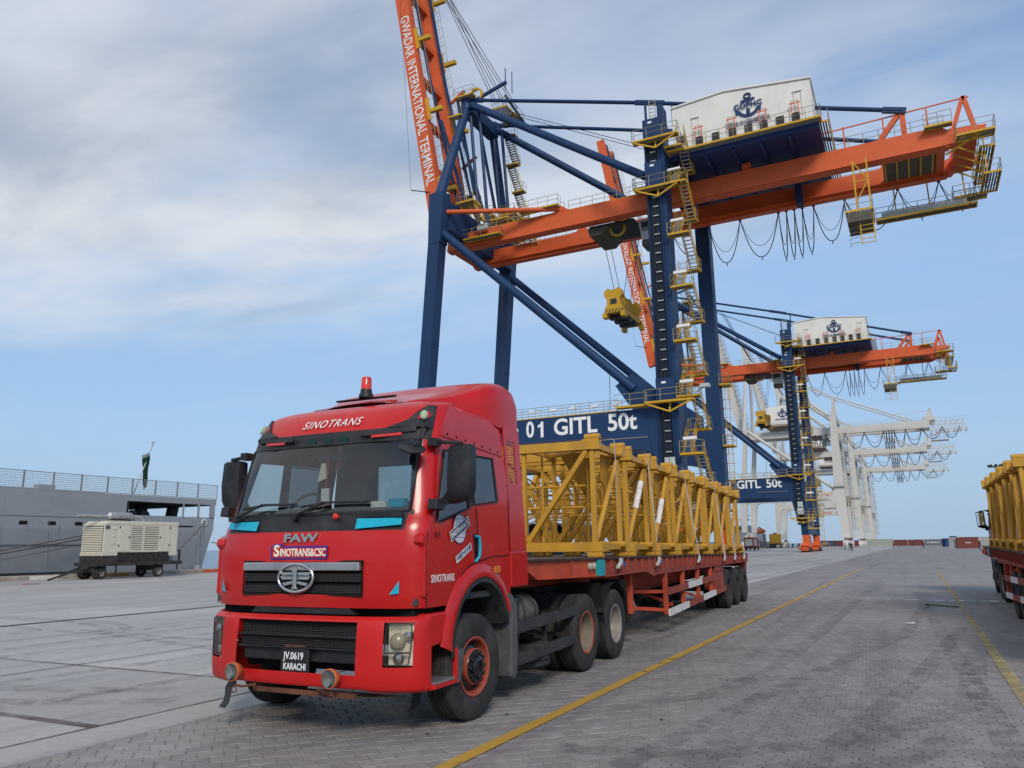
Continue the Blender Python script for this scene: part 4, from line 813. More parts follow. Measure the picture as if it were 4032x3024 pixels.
# ------------------------------------------------------------------ flatbed trailer
mat('trailer_orange', (0.45, 0.062, 0.025), 0.6, var=0.22, scale=3, dirt=(0.16, 0.045, 0.03), dscale=2.2, damt=0.6, bump=0.1)
mat('trailer_rust', (0.27, 0.055, 0.035), 0.7, var=0.25, scale=3, dirt=(0.11, 0.045, 0.035), dscale=2.5, damt=0.7, bump=0.15)
mat('deck_steel', (0.12, 0.085, 0.07), 0.8, var=0.3, scale=3, dirt=(0.07, 0.06, 0.055), dscale=2, damt=0.6)
mat('guard_white', (0.60, 0.60, 0.58), 0.6, var=0.1, scale=6, dirt=(0.35, 0.25, 0.2), dscale=4, damt=0.5)
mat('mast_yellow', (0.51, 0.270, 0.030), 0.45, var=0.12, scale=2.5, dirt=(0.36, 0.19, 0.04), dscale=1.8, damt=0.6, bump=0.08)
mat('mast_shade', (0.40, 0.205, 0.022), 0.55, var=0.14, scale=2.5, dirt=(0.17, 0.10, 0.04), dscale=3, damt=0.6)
mat('strap_white', (0.50, 0.48, 0.44), 0.8, var=0.25, scale=9, dirt=(0.25, 0.22, 0.18), dscale=6, damt=0.6); mat('strap_blue', (0.03, 0.07, 0.25), 0.6); mat('timber', (0.22, 0.15, 0.09), 0.85, var=0.3, scale=6); mat('paper_white', (0.66, 0.64, 0.60), 0.7, var=0.1, scale=10, dirt=(0.35, 0.08, 0.07), dscale=7, damt=0.55)
def dz(y): return 1.50 - .0078 * (y - 1.45)
def build_trailer():
    T = empty('flatbed_trailer', (-5.29, 6.78, 0), rad(2.1), None, 'long orange red flatbed trailer with red and white side guards behind the red tractor', 'trailer', 'flatbed trailers')
    d = MB(); d.hexa([(-1.25, 1.45, dz(1.45) - .03), (1.25, 1.45, dz(1.45) - .03), (1.25, 18.05, dz(18.05) - .03), (-1.25, 18.05, dz(18.05) - .03), (-1.27, 1.45, dz(1.45)), (1.27, 1.45, dz(1.45)), (1.27, 18.05, dz(18.05)), (-1.27, 18.05, dz(18.05))]); d.obj('deck', 'deck_steel', T)
    for sd in (1, -1):
        a, b = sorted((sd * 1.19, sd * 1.215))
        MB().prism([(1.45, dz(1.45) - .035), (4.28, dz(4.28) - .035), (4.28, 1.21), (1.75, 1.26), (1.45, 1.36)], 'x', a, b).obj('gooseneck_side', 'trailer_orange', T)
        MB().prism([(1.45, 1.37), (1.75, 1.255), (4.28, 1.205), (4.28, 1.22), (1.75, 1.27), (1.45, 1.385)], 'x', *sorted((sd * 1.14, sd * 1.262))).obj('gooseneck_flange', 'trailer_orange', T)
        MB().prism([(4.28, dz(4.28) - .035), (18.05, dz(18.05) - .035), (18.05, 1.14), (7.15, 1.14), (7.1, 1.10), (6.55, 1.22), (4.28, 1.20)], 'x', a, b).obj('side_rail', 'trailer_rust', T)
        MB().prism([(7.12, 1.125), (18.05, 1.125), (18.05, 1.142), (7.12, 1.142)], 'x', *sorted((sd * 1.14, sd * 1.265))).obj('rail_flange', 'trailer_rust', T)
        MB().prism([(4.3, 1.19), (6.55, 1.20), (7.12, 1.09), (7.12, 1.13), (6.55, 1.24), (4.3, 1.21)], 'x', *sorted((sd * 1.14, sd * 1.262))).obj('rail_flange', 'trailer_rust', T)
        rib = MB().box(*sorted((sd * 1.214, sd * 1.262)), -.006, .006, -.24, -.036).mesh('rail_rib', 'trailer_rust')
        y = 2.95; inst(rib, 'rail_rib', T, (0, y, dz(y)))
        y = 4.65
        while y < 18.1: inst(rib, 'rail_rib', T, (0, y, dz(y) + (.0 if y > 7 else -.0))); y += .43
        MB().box(*sorted((sd * 1.215, sd * 1.268)), 4.0, 4.27, 1.215, dz(4) - .034).obj('teal_patch', 'teal_tape', T)
        for yy in (3.70, 3.86): 
            o = MB().lathe([(.05, 0), (.055, .03), (.04, .05), (0, .055)], (0, 0, 0), 'x', 18).obj('marker_lamp', 'lamp_lens', T, smooth=50); o.location = (sd * 1.216, yy, 1.36); o.scale = (sd, 1, 1)
        # side guard
        g = empty('side_guard', (0, 0, 0), 0, T)
        for y in (8.0, 9.45, 10.9, 12.35): MB().box(*sorted((sd * 1.17, sd * 1.245)), y - .06, y + .06, .36 + (y - 8) * .026, 1.13).obj('guard_post', 'trailer_orange', g, bevel=.006)
        for y0, y1, m_ in ((8.0, 9.65, 'guard_white'), (9.65, 11.1, 'trailer_rust'), (11.1, 12.6, 'guard_white'), (12.6, 14.0, 'trailer_rust')):
            z0, z1 = .33 + (y0 - 8) * .026, .33 + (y1 - 8) * .026
            MB().hexa([(sd * 1.247, y0, z0), (sd * 1.285, y0, z0), (sd * 1.285, y1, z1), (sd * 1.247, y1, z1), (sd * 1.247, y0, z0 + .125), (sd * 1.285, y0, z0 + .125), (sd * 1.285, y1, z1 + .125), (sd * 1.247, y1, z1 + .125)]).obj('guard_bar', m_, g)
        for y0, y1, m_ in ((8.0, 9.65, 'trailer_rust'), (9.65, 11.05, 'guard_white'), (11.05, 12.7, 'trailer_rust')):
            z0, z1 = .72 + (y0 - 8) * .018, .72 + (y1 - 8) * .018
            MB().hexa([(sd * 1.247, y0, z0), (sd * 1.285, y0, z0), (sd * 1.285, y1, z1), (sd * 1.247, y1, z1), (sd * 1.247, y0, z0 + .125), (sd * 1.285, y0, z0 + .125), (sd * 1.285, y1, z1 + .125), (sd * 1.247, y1, z1 + .125)]).obj('guard_bar', m_, g)
        b = MB(); b.bar((sd * 1.2, 8.0, .44), (sd * .55, 6.2, .62), .06); b.bar((sd * 1.2, 8.0, .78), (sd * .55, 6.2, .86), .06); b.bar((sd * 1.2, 8.5, .5), (sd * .4, 8.8, .75), .05); b.bar((sd * 1.2, 10.9, .5), (sd * .4, 10.6, .8), .05); b.obj('guard_brace', 'trailer_orange', g)
        # landing leg
        lg = empty('landing_leg', (0, 0, 0), 0, T)
        MB().box(*sorted((sd * .94, sd * 1.06)), 6.22, 6.36, .50, 1.15).obj('leg_tube', 'trailer_orange', lg, bevel=.008); MB().box(*sorted((sd * .88, sd * 1.12)), 6.12, 6.46, .44, .475).obj('leg_foot', 'chassis', lg); b = MB(); b.bar((sd * 1.0, 6.3, .85), (sd * .5, 7.4, 1.12), .06); b.obj('leg_brace', 'trailer_orange', lg)
        bx = empty('tool_box', (0, 0, 0), 0, T)
        MB().box(*sorted((sd * .95, sd * 1.24)), 12.86, 13.86, .56, 1.12).obj('box_body', 'trailer_rust', bx); MB().box(*sorted((sd * 1.242, sd * 1.26)), 12.9, 13.82, .60, .98).obj('box_door', 'trailer_rust', bx, bevel=.01); b = MB(); b.tube((sd * 1.27, 12.84, 1.01), (sd * 1.27, 13.95, 1.01), .014, 6); b.obj('box_bar', 'trailer_rust', bx)
        MB().prism([(17.55, dz(18) - .04), (18.05, dz(18) - .04), (18.05, .76), (17.95, .74)], 'x', *sorted((sd * 1.0, sd * 1.19))).obj('rear_bracket', 'trailer_rust', T)
        for x in (.95, .62):
            pass
        for y in (14.5, 15.8, 17.1):
            wheel(T, (sd * 1.13, y, .49), sd, 'dark'); wheel(T, (sd * .80, y, .49), sd, 'dark')
    fr = MB()
    for x in (-.48, .48):
        fr.prism([(2.0, 1.44), (18.0, 1.35), (18.0, .95), (13.6, .82), (7.6, .78), (6.6, 1.0), (2.0, 1.12)], 'x', x - .02, x + .02); fr.prism([(7.6, .76), (13.6, .80), (18, .93), (18, .95), (13.6, .82), (7.6, .78)], 'x', x - .09, x + .09)
    fr.obj('main_beams', 'trailer_orange', T)
    cm_ = MB()
    for k in range(22): y = 2.2 + k * .74; cm_.box(-1.19, 1.19, y - .03, y + .03, dz(y) - .17, dz(y) - .035)
    cm_.obj('cross_members', 'trailer_rust', T)
    ax = MB()
    for y in (14.5, 15.8, 17.1): ax.tube((-.95, y, .49), (.95, y, .49), .075, 12)
    ax.box(-.55, -.42, 13.9, 17.7, .62, .74); ax.box(.42, .55, 13.9, 17.7, .62, .74); ax.box(-.35, .35, 9.2, 9.8, .55, .9); ax.box(-.7, -.2, 10.6, 12.2, .5, .85); ax.obj('axles', 'chassis', T)
    MB().box(-1.2, 1.2, 18.0, 18.06, .98, dz(18) - .036).obj('tail_plate', 'trailer_rust', T)
    for sd in (1, -1): MB().box(*sorted((sd * .7, sd * 1.1)), 18.06, 18.09, 1.12, 1.22).obj('tail_lamp', 'beacon_red', T)
    return T
TRAILER = build_trailer()

# ------------------------------------------------------------------ crane mast sections carried on the deck (long axis across the trailer)
SW, SH, X0_, X1_ = 1.42, 1.88, -1.28, 1.20
def build_section(ladder=True, plate=False):
    T = empty('mast_section')
    lo, hi, f, r = .16, 1.72, .075, SW - .075
    ch = MB().box(X0_, X1_, -.07, .07, -.07, .07).mesh('chord', 'mast_yellow')
    slv = MB(); slv.tube((0, 0, 0), (-.24, 0, 0), .055, 14); slv.tube((.004, 0, 0), (.006, 0, 0), .026, 10)
    slv = slv.mesh('bolt_sleeve', 'mast_yellow', 35)
    web = MB().prism([(-.34, -.02), (-.24, .06), (0, .06), (0, -.06), (-.24, -.06)], 'y', -.05, .05).mesh('sleeve_web', 'mast_yellow')
    for y in (f, r):
        for z in (lo, hi):
            c = inst(ch, 'chord', T, (0, y, z))
            so = 1 if z > 1 else -1; yo = 1 if y > 1 else -1
            for xe, sx in ((X1_ + .004, 1), (X0_ - .004, -1)):
                inst(slv, 'bolt_sleeve', c, (xe, yo * .012, so * .125), sc=(sx, 1, 1)); inst(slv, 'bolt_sleeve', c, (xe, -yo * .125, -so * .03), sc=(sx, 1, 1)); inst(web, 'sleeve_web', c, (xe, yo * .012, so * .07), sc=(sx, 1, so * .5))
    for xe in (X0_ + .13, X1_ - .13):
        for y in (f, r): MB().box(xe - .036, xe + .036, y - .036, y + .036, lo + .07, hi - .07).obj('end_post', 'mast_yellow', T)
        for z in (lo, hi): MB().box(xe - .05, xe + .05, f + .07, r - .07, z - .045, z + .045).obj('end_beam', 'mast_yellow', T)
        b = MB(); b.tube((xe, f + .05, lo + .1), (xe, r - .05, hi - .12), .042, 12); b.obj('end_diagonal', 'mast_yellow', T, smooth=40)
    xm = -.10
    for y in (f, r):
        for (a, b_) in (((X1_ - .22, hi - .08), (xm + .06, lo + .08)), ((xm - .06, lo + .08), (X0_ + .25, hi - .08))):
            q = MB(); q.bar((a[0], y, a[1]), (b_[0], y, b_[1]), .075, .10, (0, 1, 0)); q.obj('web_diagonal', 'mast_yellow', T)
    for y in (f, r):
        q = MB(); q.box(xm - .03, xm + .03, y - .03, y + .03, lo + .07, hi - .07); q.obj('mid_post', 'mast_yellow', T)
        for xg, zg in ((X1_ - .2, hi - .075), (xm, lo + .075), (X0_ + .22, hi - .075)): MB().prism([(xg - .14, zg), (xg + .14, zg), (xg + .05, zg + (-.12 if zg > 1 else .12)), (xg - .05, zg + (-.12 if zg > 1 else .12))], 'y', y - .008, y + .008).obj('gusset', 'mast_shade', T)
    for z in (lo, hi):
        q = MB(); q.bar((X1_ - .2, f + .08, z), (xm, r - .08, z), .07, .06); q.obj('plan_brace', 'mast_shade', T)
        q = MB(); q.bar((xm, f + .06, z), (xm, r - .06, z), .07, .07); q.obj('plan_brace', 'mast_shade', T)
    if ladder:
        L = empty('ladder', (0, 0, 0), 0, T)
        b = MB()
        for z in (.78, 1.12): b.tube((X0_ + .05, .42, z), (X1_ - .12, .42, z), .021, 8)
        b.obj('ladder_rails', 'mast_yellow', L)
        rg = MB().tube((0, .42, .78), (0, .42, 1.12), .014, 6).mesh('rung', 'mast_yellow'); x = X0_ + .15
        while x < X1_ - .2: inst(rg, 'rung', L, (x, 0, 0)); x += .29
        hp = MB().path([(0, .42 + .62 * math.sin(a), .95 + .34 * -math.cos(a)) for a in np.linspace(0, math.pi, 12)], .014, 6).mesh('ladder_hoop', 'mast_yellow')
        for x in (-.95, -.25, .45, .95): inst(hp, 'ladder_hoop', L, (x, 0, 0))
        b = MB()
        for t_ in (.6, 1.57, 2.5): b.tube((X0_ + .3, .42 + .62 * math.sin(t_), .95 - .34 * math.cos(t_)), (X1_ - .22, .42 + .62 * math.sin(t_), .95 - .34 * math.cos(t_)), .012, 6)
        b.tube((X1_ - .3, .30, lo), (X1_ - .3, .30, hi), .02, 6); b.tube((.1, .34, lo), (.1, .34, hi), .02, 6); b.obj('ladder_braces', 'mast_yellow', L)
    if plate:
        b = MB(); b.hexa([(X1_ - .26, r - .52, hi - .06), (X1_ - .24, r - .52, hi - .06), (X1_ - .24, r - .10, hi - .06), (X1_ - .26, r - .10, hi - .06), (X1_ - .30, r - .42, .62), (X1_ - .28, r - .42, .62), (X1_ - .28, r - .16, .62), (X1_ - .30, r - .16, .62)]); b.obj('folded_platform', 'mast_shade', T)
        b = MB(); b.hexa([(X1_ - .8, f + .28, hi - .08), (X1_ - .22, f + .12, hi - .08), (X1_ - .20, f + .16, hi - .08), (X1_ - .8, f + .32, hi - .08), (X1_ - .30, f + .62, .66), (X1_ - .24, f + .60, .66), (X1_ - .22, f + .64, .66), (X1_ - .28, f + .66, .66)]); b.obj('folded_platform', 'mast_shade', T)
    tb = MB().box(-1.1, 1.1, -.07, .07, 0, .02).mesh('packing', 'timber')
    return T
SEC = {False: build_section(True, False), True: build_section(True, True)}
SLAB = ['yellow lattice mast section loaded right behind the red cab', 'second yellow mast section from the red cab, paper sleeve on its brace', 'third yellow mast section from the red cab, with paper label sleeve', 'fourth yellow mast section from the red cab on the trailer', 'fifth yellow mast section from the red cab on the trailer', 'sixth yellow mast section from the red cab, third from the tail', 'seventh yellow mast section on the trailer, next to the tail one', 'last yellow mast section at the tail of the nearer trailer']
used = set()
def place_section(k, root, label, group, ys=None):
    pl = k in (0, 2, 6)
    s = SEC[pl] if pl not in used else copy_tree(SEC[pl]); used.add(pl)
    y = ys if ys is not None else 4.36 + 1.70 * k
    s.location = root.matrix_world @ V(0, y, dz(y + .7) + .002); s.rotation_euler = (0, 0, root['rz'])
    return tag(s, label, 'crane section', group)
bpy.context.view_layer.update()
TRAILER['rz'] = rad(2.1)
NEAR = []
for k in range(8):
    NEAR.append(place_section(k, TRAILER, SLAB[k], 'crane mast sections on the near trailer'))
# lashing straps over the load
for k, (yt, yb) in enumerate(((5.02, 5.0), (7.0, 7.35), (9.9, 10.86), (13.3, 14.0), (15.0, 15.59), (17.1, 17.18))):
    e = empty('lashing_strap', TRAILER.matrix_world @ V(0, 0, 0), rad(2.1), None, 'pale lashing strap over the load, ' + ['nearest the red cab', 'second from the red cab', 'third from the red cab', 'third from the trailer tail', 'second from the trailer tail', 'nearest the trailer tail'][k], 'strap', 'lashing straps on the near trailer')
    zt = dz(yt) + SH + .02; w_ = .028
    path = [(1.295, yb, dz(yb) - .10), (1.29, yb, dz(yb) + .02), (1.268, yt + (yb - yt) * .45, 2.35), (1.25, yt, zt - .05), (1.18, yt, zt), (0, yt, zt + .005), (-1.22, yt, zt), (-1.33, yb, 1.4)]
    rows = []
    for i, p in enumerate(path): tw = math.sin(i * 1.3 + k) * .35; rows.append([(p[0] + w_ * math.sin(tw) * (1 if i in (1, 2) else 0), p[1] - w_ * math.cos(tw), p[2]), (p[0] - w_ * math.sin(tw) * (1 if i in (1, 2) else 0), p[1] + w_ * math.cos(tw), p[2])])
    b = MB(); b.grid(rows); b.obj('webbing', 'strap_white', e)
    b = MB(); b.box(1.27, 1.31, yb - .05, yb + .05, dz(yb) - .12, dz(yb) - .02); b.bar((1.30, yb - .02, dz(yb) - .08), (1.31, yb - .25, dz(yb) - .16), .05, .04); b.obj('ratchet', 'strap_white', e, bevel=.008)
    b = MB(); b.add([(1.30, yb + .03, dz(yb) - .02), (1.31, yb + .20, dz(yb) - .12), (1.31, yb + .16, dz(yb) - .17), (1.30, yb + .02, dz(yb) - .08)], [(0, 1, 2, 3)]); b.obj('strap_tail', 'strap_blue', e)

# ------------------------------------------------------------------ second loaded truck at the right edge, facing away
T2 = copy_tree(TRACTOR); T2.location = (3.40, 30.3, 0); T2.rotation_euler = (0, 0, math.pi - .033)
tag(T2, 'tractor truck seen from behind at the right edge, its black mirror standing out', 'truck')
TL2 = copy_tree(TRAILER); TL2.location = (3.02, 30.3, 0); TL2.rotation_euler = (0, 0, math.pi); TL2['rz'] = math.pi
tag(TL2, 'flatbed trailer cut off by the right edge of the picture', 'trailer')
for c in bpy.data.objects:
    if c.parent == TL2 and (c.name.startswith('wheel') or c.name.startswith('axles')): c.location.y -= 4.6
bpy.context.view_layer.update()
SL2 = ['yellow mast section on the right edge trailer, farthest from the camera', 'yellow mast section on the right edge trailer, second farthest', 'yellow mast section on the right edge trailer, third farthest', 'yellow mast section on the right edge trailer, second nearest', 'yellow mast section on the right edge trailer, nearest and partly cut off']
for k in range(5): place_section([1, 0, 3, 2, 4][k], TL2, SL2[k], 'crane mast sections on the right edge trailer', 4.0 + 1.72 * k)
for k in (1, 2):
    b = MB(); e0, e1 = V(X1_ - .13, .125, .26), V(X1_ - .13, SW - .125, 1.60)
    b.tube(e0.lerp(e1, .42 if k == 1 else .25), e0.lerp(e1, .80 if k == 1 else .62), .055, 14, cap=False); b.obj('paper_sleeve', 'paper_white', NEAR[k], smooth=40)
# ------------------------------------------------------------------ blue and orange quay cranes
mat('crane_blue', (0.010, 0.036, 0.100), 0.48, var=0.10, scale=0.5, dirt=(0.016, 0.036, 0.085), dscale=0.35, damt=0.5, stretch=(1, 1, .3))
mat('crane_orange', (0.60, 0.105, 0.028), 0.5, var=0.08, scale=0.5, dirt=(0.46, 0.08, 0.03), dscale=0.4, damt=0.5)
mat('crane_yellow', (0.52, 0.30, 0.020), 0.55, var=0.12, scale=1.5); mat('rail_galv', (0.36, 0.30, 0.17), 0.6, var=0.12, scale=2)
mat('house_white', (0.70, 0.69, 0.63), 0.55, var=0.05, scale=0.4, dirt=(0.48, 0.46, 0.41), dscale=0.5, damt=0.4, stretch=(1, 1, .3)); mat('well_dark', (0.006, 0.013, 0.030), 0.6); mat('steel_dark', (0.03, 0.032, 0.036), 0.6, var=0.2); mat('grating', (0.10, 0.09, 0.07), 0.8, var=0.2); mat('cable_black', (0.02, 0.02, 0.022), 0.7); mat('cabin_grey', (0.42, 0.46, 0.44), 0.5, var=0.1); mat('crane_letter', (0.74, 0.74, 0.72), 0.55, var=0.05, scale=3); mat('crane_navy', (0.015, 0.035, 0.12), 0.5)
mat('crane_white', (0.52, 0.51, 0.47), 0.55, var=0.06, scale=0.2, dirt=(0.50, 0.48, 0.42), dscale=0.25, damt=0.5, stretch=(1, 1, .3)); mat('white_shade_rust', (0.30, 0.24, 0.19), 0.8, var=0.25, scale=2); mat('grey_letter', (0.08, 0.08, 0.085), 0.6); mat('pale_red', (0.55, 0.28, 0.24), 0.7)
OX = 33.0
def cob(mb, name, m, parent, smooth=None):
    mb.v = [(x + OX, y, z) for x, y, z in mb.v]; return mb.obj(name, m, parent, smooth)
def platform(name, parent, x0, x1, y0, y1, z, sides='nsew', m='crane_yellow', brace=None, rm='rail_galv'):
    e = empty(name, (0, 0, 0), 0, parent)
    b = MB(); b.box(x0, x1, y0, y0 + .08, z - .17, z + .02); b.box(x0, x1, y1 - .08, y1, z - .17, z + .02); b.box(x0, x0 + .08, y0 + .08, y1 - .08, z - .17, z + .02); b.box(x1 - .08, x1, y0 + .08, y1 - .08, z - .17, z + .02); cob(b, 'platform_edge', m, e)
    g_ = MB()
    if x1 - x0 > y1 - y0:
        for k in range(max(2, int((y1 - y0) / .22))): yy = y0 + .12 + k * .22; g_.box(x0 + .08, x1 - .08, yy, min(yy + .13, y1 - .08), z - .06, z)
    else:
        for k in range(max(2, int((x1 - x0) / .22))): xx = x0 + .12 + k * .22; g_.box(xx, min(xx + .13, x1 - .08), y0 + .08, y1 - .08, z - .06, z)
    tag(cob(g_, 'platform_grating', 'grating', e), kind='stuff')
    r = MB(); c = {'s': ((x0, y0), (x1, y0)), 'n': ((x0, y1), (x1, y1)), 'w': ((x0, y0), (x0, y1)), 'e': ((x1, y0), (x1, y1))}
    for s_ in sides: a, q = c[s_]; railing(r, [(*a, z), (*q, z)], 1.1, 1.3, .028)
    cob(r, 'platform_railing', rm, e)
    if brace:
        b = MB()
        for p, q in brace: b.bar(p, q, .14)
        cob(b, 'platform_brace', m, e)
    return e
def stair(parent, p, q, w_, m='crane_yellow', tm='rail_galv', rm='crane_yellow'):
    """one flight from p to q (centre line), treads across x"""
    e = empty('stair_flight', (0, 0, 0), 0, parent); p, q = Vector(p), Vector(q); n = max(3, int(abs(q.z - p.z) / .26))
    t_ = MB()
    for k in range(n): c = p.lerp(q, (k + .5) / n); t_.box(c.x - w_ / 2, c.x + w_ / 2, c.y - .12, c.y + .12, c.z - .03, c.z)
    cob(t_, 'stair_treads', tm, e)
    s_ = MB()
    for d in (-w_ / 2, w_ / 2): s_.bar(p + V(d, 0, 0), q + V(d, 0, 0), .05, .18)
    cob(s_, 'stair_stringers', m, e)
    r = MB()
    for d in (-w_ / 2, w_ / 2):
        for h in (.55, 1.05): r.tube(p + V(d, 0, h), q + V(d, 0, h), .028, 4)
        for k in range(3): c = p.lerp(q, k / 2) + V(d, 0, 0); r.tube(c, c + V(0, 0, 1.05), .028, 4)
    cob(r, 'stair_handrails', rm, e); return e
def anchor_logo(parent, x, y, z, s, m='crane_navy', txt='瓜达尔国际码头'):
    e = empty('company_logo', (x + OX, y, z), 0, parent)
    b = MB(); b.path([(s * .11 * math.cos(a), 0, s * (.42 + .09 * math.sin(a))) for a in np.linspace(0, 2 * math.pi, 20, endpoint=False)], s * .03, 6, close=True); b.obj('anchor_ring', m, e)
    MB().prism([(-.27 * s, .245 * s), (-.2 * s, .285 * s), (.2 * s, .315 * s), (.27 * s, .275 * s), (.2 * s, .225 * s), (-.2 * s, .205 * s)], 'y', -.02, .02).obj('anchor_stock', m, e)
    MB().box(-.06 * s, .06 * s, -.02, .02, -.34 * s, -.07 * s).obj('anchor_shank', m, e); MB().box(-.05 * s, .05 * s, -.02, .02, .165 * s, .22 * s).obj('anchor_shank', m, e)
    o = [(.40 * s * math.sin(rad(a)), (-.03 - .40 * math.cos(rad(a)) * .92) * s) for a in range(-78, 79, 13)]; i = [(.31 * s * math.sin(rad(a)), (-.0 - .30 * math.cos(rad(a)) * .98) * s) for a in range(78, -79, -13)]
    MB().prism(o + i, 'y', -.02, .02).obj('anchor_arms', m, e)
    for sd in (1, -1): MB().prism([(sd * .24 * s, -.16 * s), (sd * .45 * s, -.01 * s), (sd * .43 * s, -.26 * s)], 'y', -.022, .022).obj('anchor_fluke', m, e)
    text('lettering', 'COPHC', m, e, (0, -.035, .05 * s), (rad(90), 0, 0), s * .27, .01, 1.12, s * .012, spacing=1.1, fit=.98 * s)
    if txt: text('lettering', txt, m, e, (0, -.03, -.60 * s), (rad(90), 0, 0), s * .20, .01, 1.1, s * .002)
    return e
def festoon(parent, y, z, xs, drops, r=.05, m='cable_black'):
    for k, (a, b_) in enumerate(zip(xs[:-1], xs[1:])):
        e = empty('festoon_loop', (0, 0, 0), 0, parent); d = drops[k]
        for f, rr, nm in ((1.0, r, 'cable'), (.72, r * .55, 'cable')):
            q = MB(); q.path([(a + (b_ - a) * t_, y, z - d * f * (1 - abs(2 * t_ - 1) ** 2.2)) for t_ in np.linspace(0, 1, 17)], rr, 5); cob(q, nm, m, e)
        q = MB(); q.box(a - .15, a + .15, y - .1, y + .1, z - .1, z + .12); q.tube(((a + b_) / 2, y, z - d), ((a + b_) / 2, y, z - d - .35), .05, 5); cob(q, 'cable_trolley', m, e)
def build_crane():
    C = empty('quay_crane', (-OX, 77.1, 0), 0, None, 'nearest blue and orange quay crane, behind the yellow load, number 01', 'quay crane', 'blue and orange quay cranes')
    B, O, Yw = 'crane_blue', 'crane_orange', 'crane_yellow'
    # --- landside legs
    for s_, nm in ((-1, 'n'), (1, 'f')):
        L = empty('leg', (0, 0, 0), 0, C)
        y0, y1 = (-9.1, -7.1) if s_ < 0 else (7.6, 9.2)
        xa, xb = (-19.95, -18.0) if s_ < 0 else (-19.3, -17.75)
        cob(MB().box(xa, xb, y0, y1, 14.0, 43.0 if s_ < 0 else 39.0), 'leg_shaft', B, L)
        cob(MB().prism([(xa - .05, 14.6), (xa - .7, 13.6), (xa - .95, 12.2), (xa - .95, 11.4), (xa - .55, 9.8), (-19.5, 5.2), (xb + .02, 5.2), (xb + .02, 14.2), (xb, 17.5), (xa + .02, 18)], 'y', y0 - .01, y1 + .01), 'leg_haunch', B, L)
        cob(MB().box(-19.2, xb - .05, y0 + .15, y1 - .15, 3.1, 5.2), 'leg_neck', B, L)
        cob(MB().box(-19.75, xb + .15, y0 - .1, y1 + .1, 5.05, 5.3), 'leg_flange', B, L)
        # bogies
        bg_ = empty('bogie', (0, 0, 0), 0, C)
        cob(MB().box(-19.1, -17.9, y0 + .1, y1 - .1, 1.5, 3.12), 'equaliser_pin', O, bg_); cob(MB().prism([(y0 - 1.6, 1.2), (y0 - 1.4, 1.65), (y1 + 1.4, 1.65), (y1 + 1.6, 1.2), (y1 + 1.2, .85), (y0 - 1.2, .85)], 'x', -19.3, -17.8), 'equaliser_beam', O, bg_)
        for k in range(4):
            yy = y0 - 1.2 + k * (y1 - y0 + 2.4) / 3; cob(MB().prism([(yy - .55, .95), (yy + .55, .95), (yy + .45, .25), (yy - .45, .25)], 'x', -19.2, -18.0), 'wheel_truck', O, bg_)
            w_ = MB(); w_.tube((-19.35, yy, .36), (-17.85, yy, .36), .34, 16); cob(w_, 'bogie_wheel', 'steel_dark', bg_, 35)
            if k in (0, 3): w_ = MB(); w_.tube((-19.75, yy, .75), (-19.1, yy, .75), .26, 12); cob(w_, 'drive_motor', O, bg_, 35)
    cob(MB().box(-19.15, -18.05, -7.0, 7.5, 3.3, 4.7), 'sill_beam', B, C)
    # ladder well up the front of the near leg
    W = empty('ladder_well', (0, 0, 0), 0, C)
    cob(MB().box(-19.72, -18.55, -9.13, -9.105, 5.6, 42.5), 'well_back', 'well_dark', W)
    for x in (-19.80, -18.55): cob(MB().box(x, x + .08, -9.42, -9.11, 5.5, 42.5), 'well_flange', B, W)
    lr = MB(); z = 6.0
    while z < 42: lr.box(-19.3, -18.8, -9.3, -9.15, z, z + .09); z += .95
    o_ = cob(lr, 'well_rungs', 'cabin_grey', W); o_['kind'] = 'stuff'
    lr = MB(); lr.bar((-19.35, -9.25, 5.5), (-19.35, -9.25, 42), .06); lr.bar((-19.1, -9.25, 5.5), (-19.1, -9.25, 42), .05); cob(lr, 'well_rails', 'steel_dark', W)
    for z0, z1 in ((14.4, 16.6), (35.3, 38.2), (39.9, 42.8)):
        cob(MB().box(-19.9, -18.15, -9.5, -9.11, z0, z1), 'well_cover', B, W); cob(MB().box(-19.35, -18.95, -9.53, -9.5, z1 - .5, z1 - .3), 'cover_plate', 'crane_letter', W)
    cob(MB().box(-19.65, -19.45, -9.4, -9.2, 42.5, 44.6), 'well_mast', B, W); lr = MB()
    for x in (-19.2, -18.6): lr.bar((x, -9.2, 42), (x, -9.2, 45), .06)
    for k in range(7): lr.bar((-19.2, -9.2, 42.4 + k * .4), (-18.6, -9.2, 42.4 + k * .4), .05)
    cob(lr, 'well_ladder', 'rail_galv', W); cob(MB().box(-18.5, -18.0, -9.0, -7.3, 42.9, 44.4), 'well_box', B, W)
    eb = empty('electric_cabinet', (0, 0, 0), 0, C); cob(MB().box(-19.35, -18.45, -9.75, -9.45, 8.3, 9.3), 'cabinet', 'cabin_grey', eb); cob(MB().box(-18.92, -18.88, -9.77, -9.74, 8.35, 9.25), 'cabinet_seam', 'steel_dark', eb)
    sg = empty('maker_sign', (0, 0, 0), 0, C); cob(MB().box(-19.5, -18.35, -9.74, -9.7, 7.0, 8.15), 'sign_frame', 'cabin_grey', sg); cob(MB().box(-19.45, -18.4, -9.76, -9.735, 7.35, 7.75), 'sign_field', 'steel_dark', sg); text('lettering', 'ZPMC', 'crane_letter', sg, (-18.92 + OX, -9.775, 7.55), (rad(90), 0, 0), .42, .005, 1.1, .01)
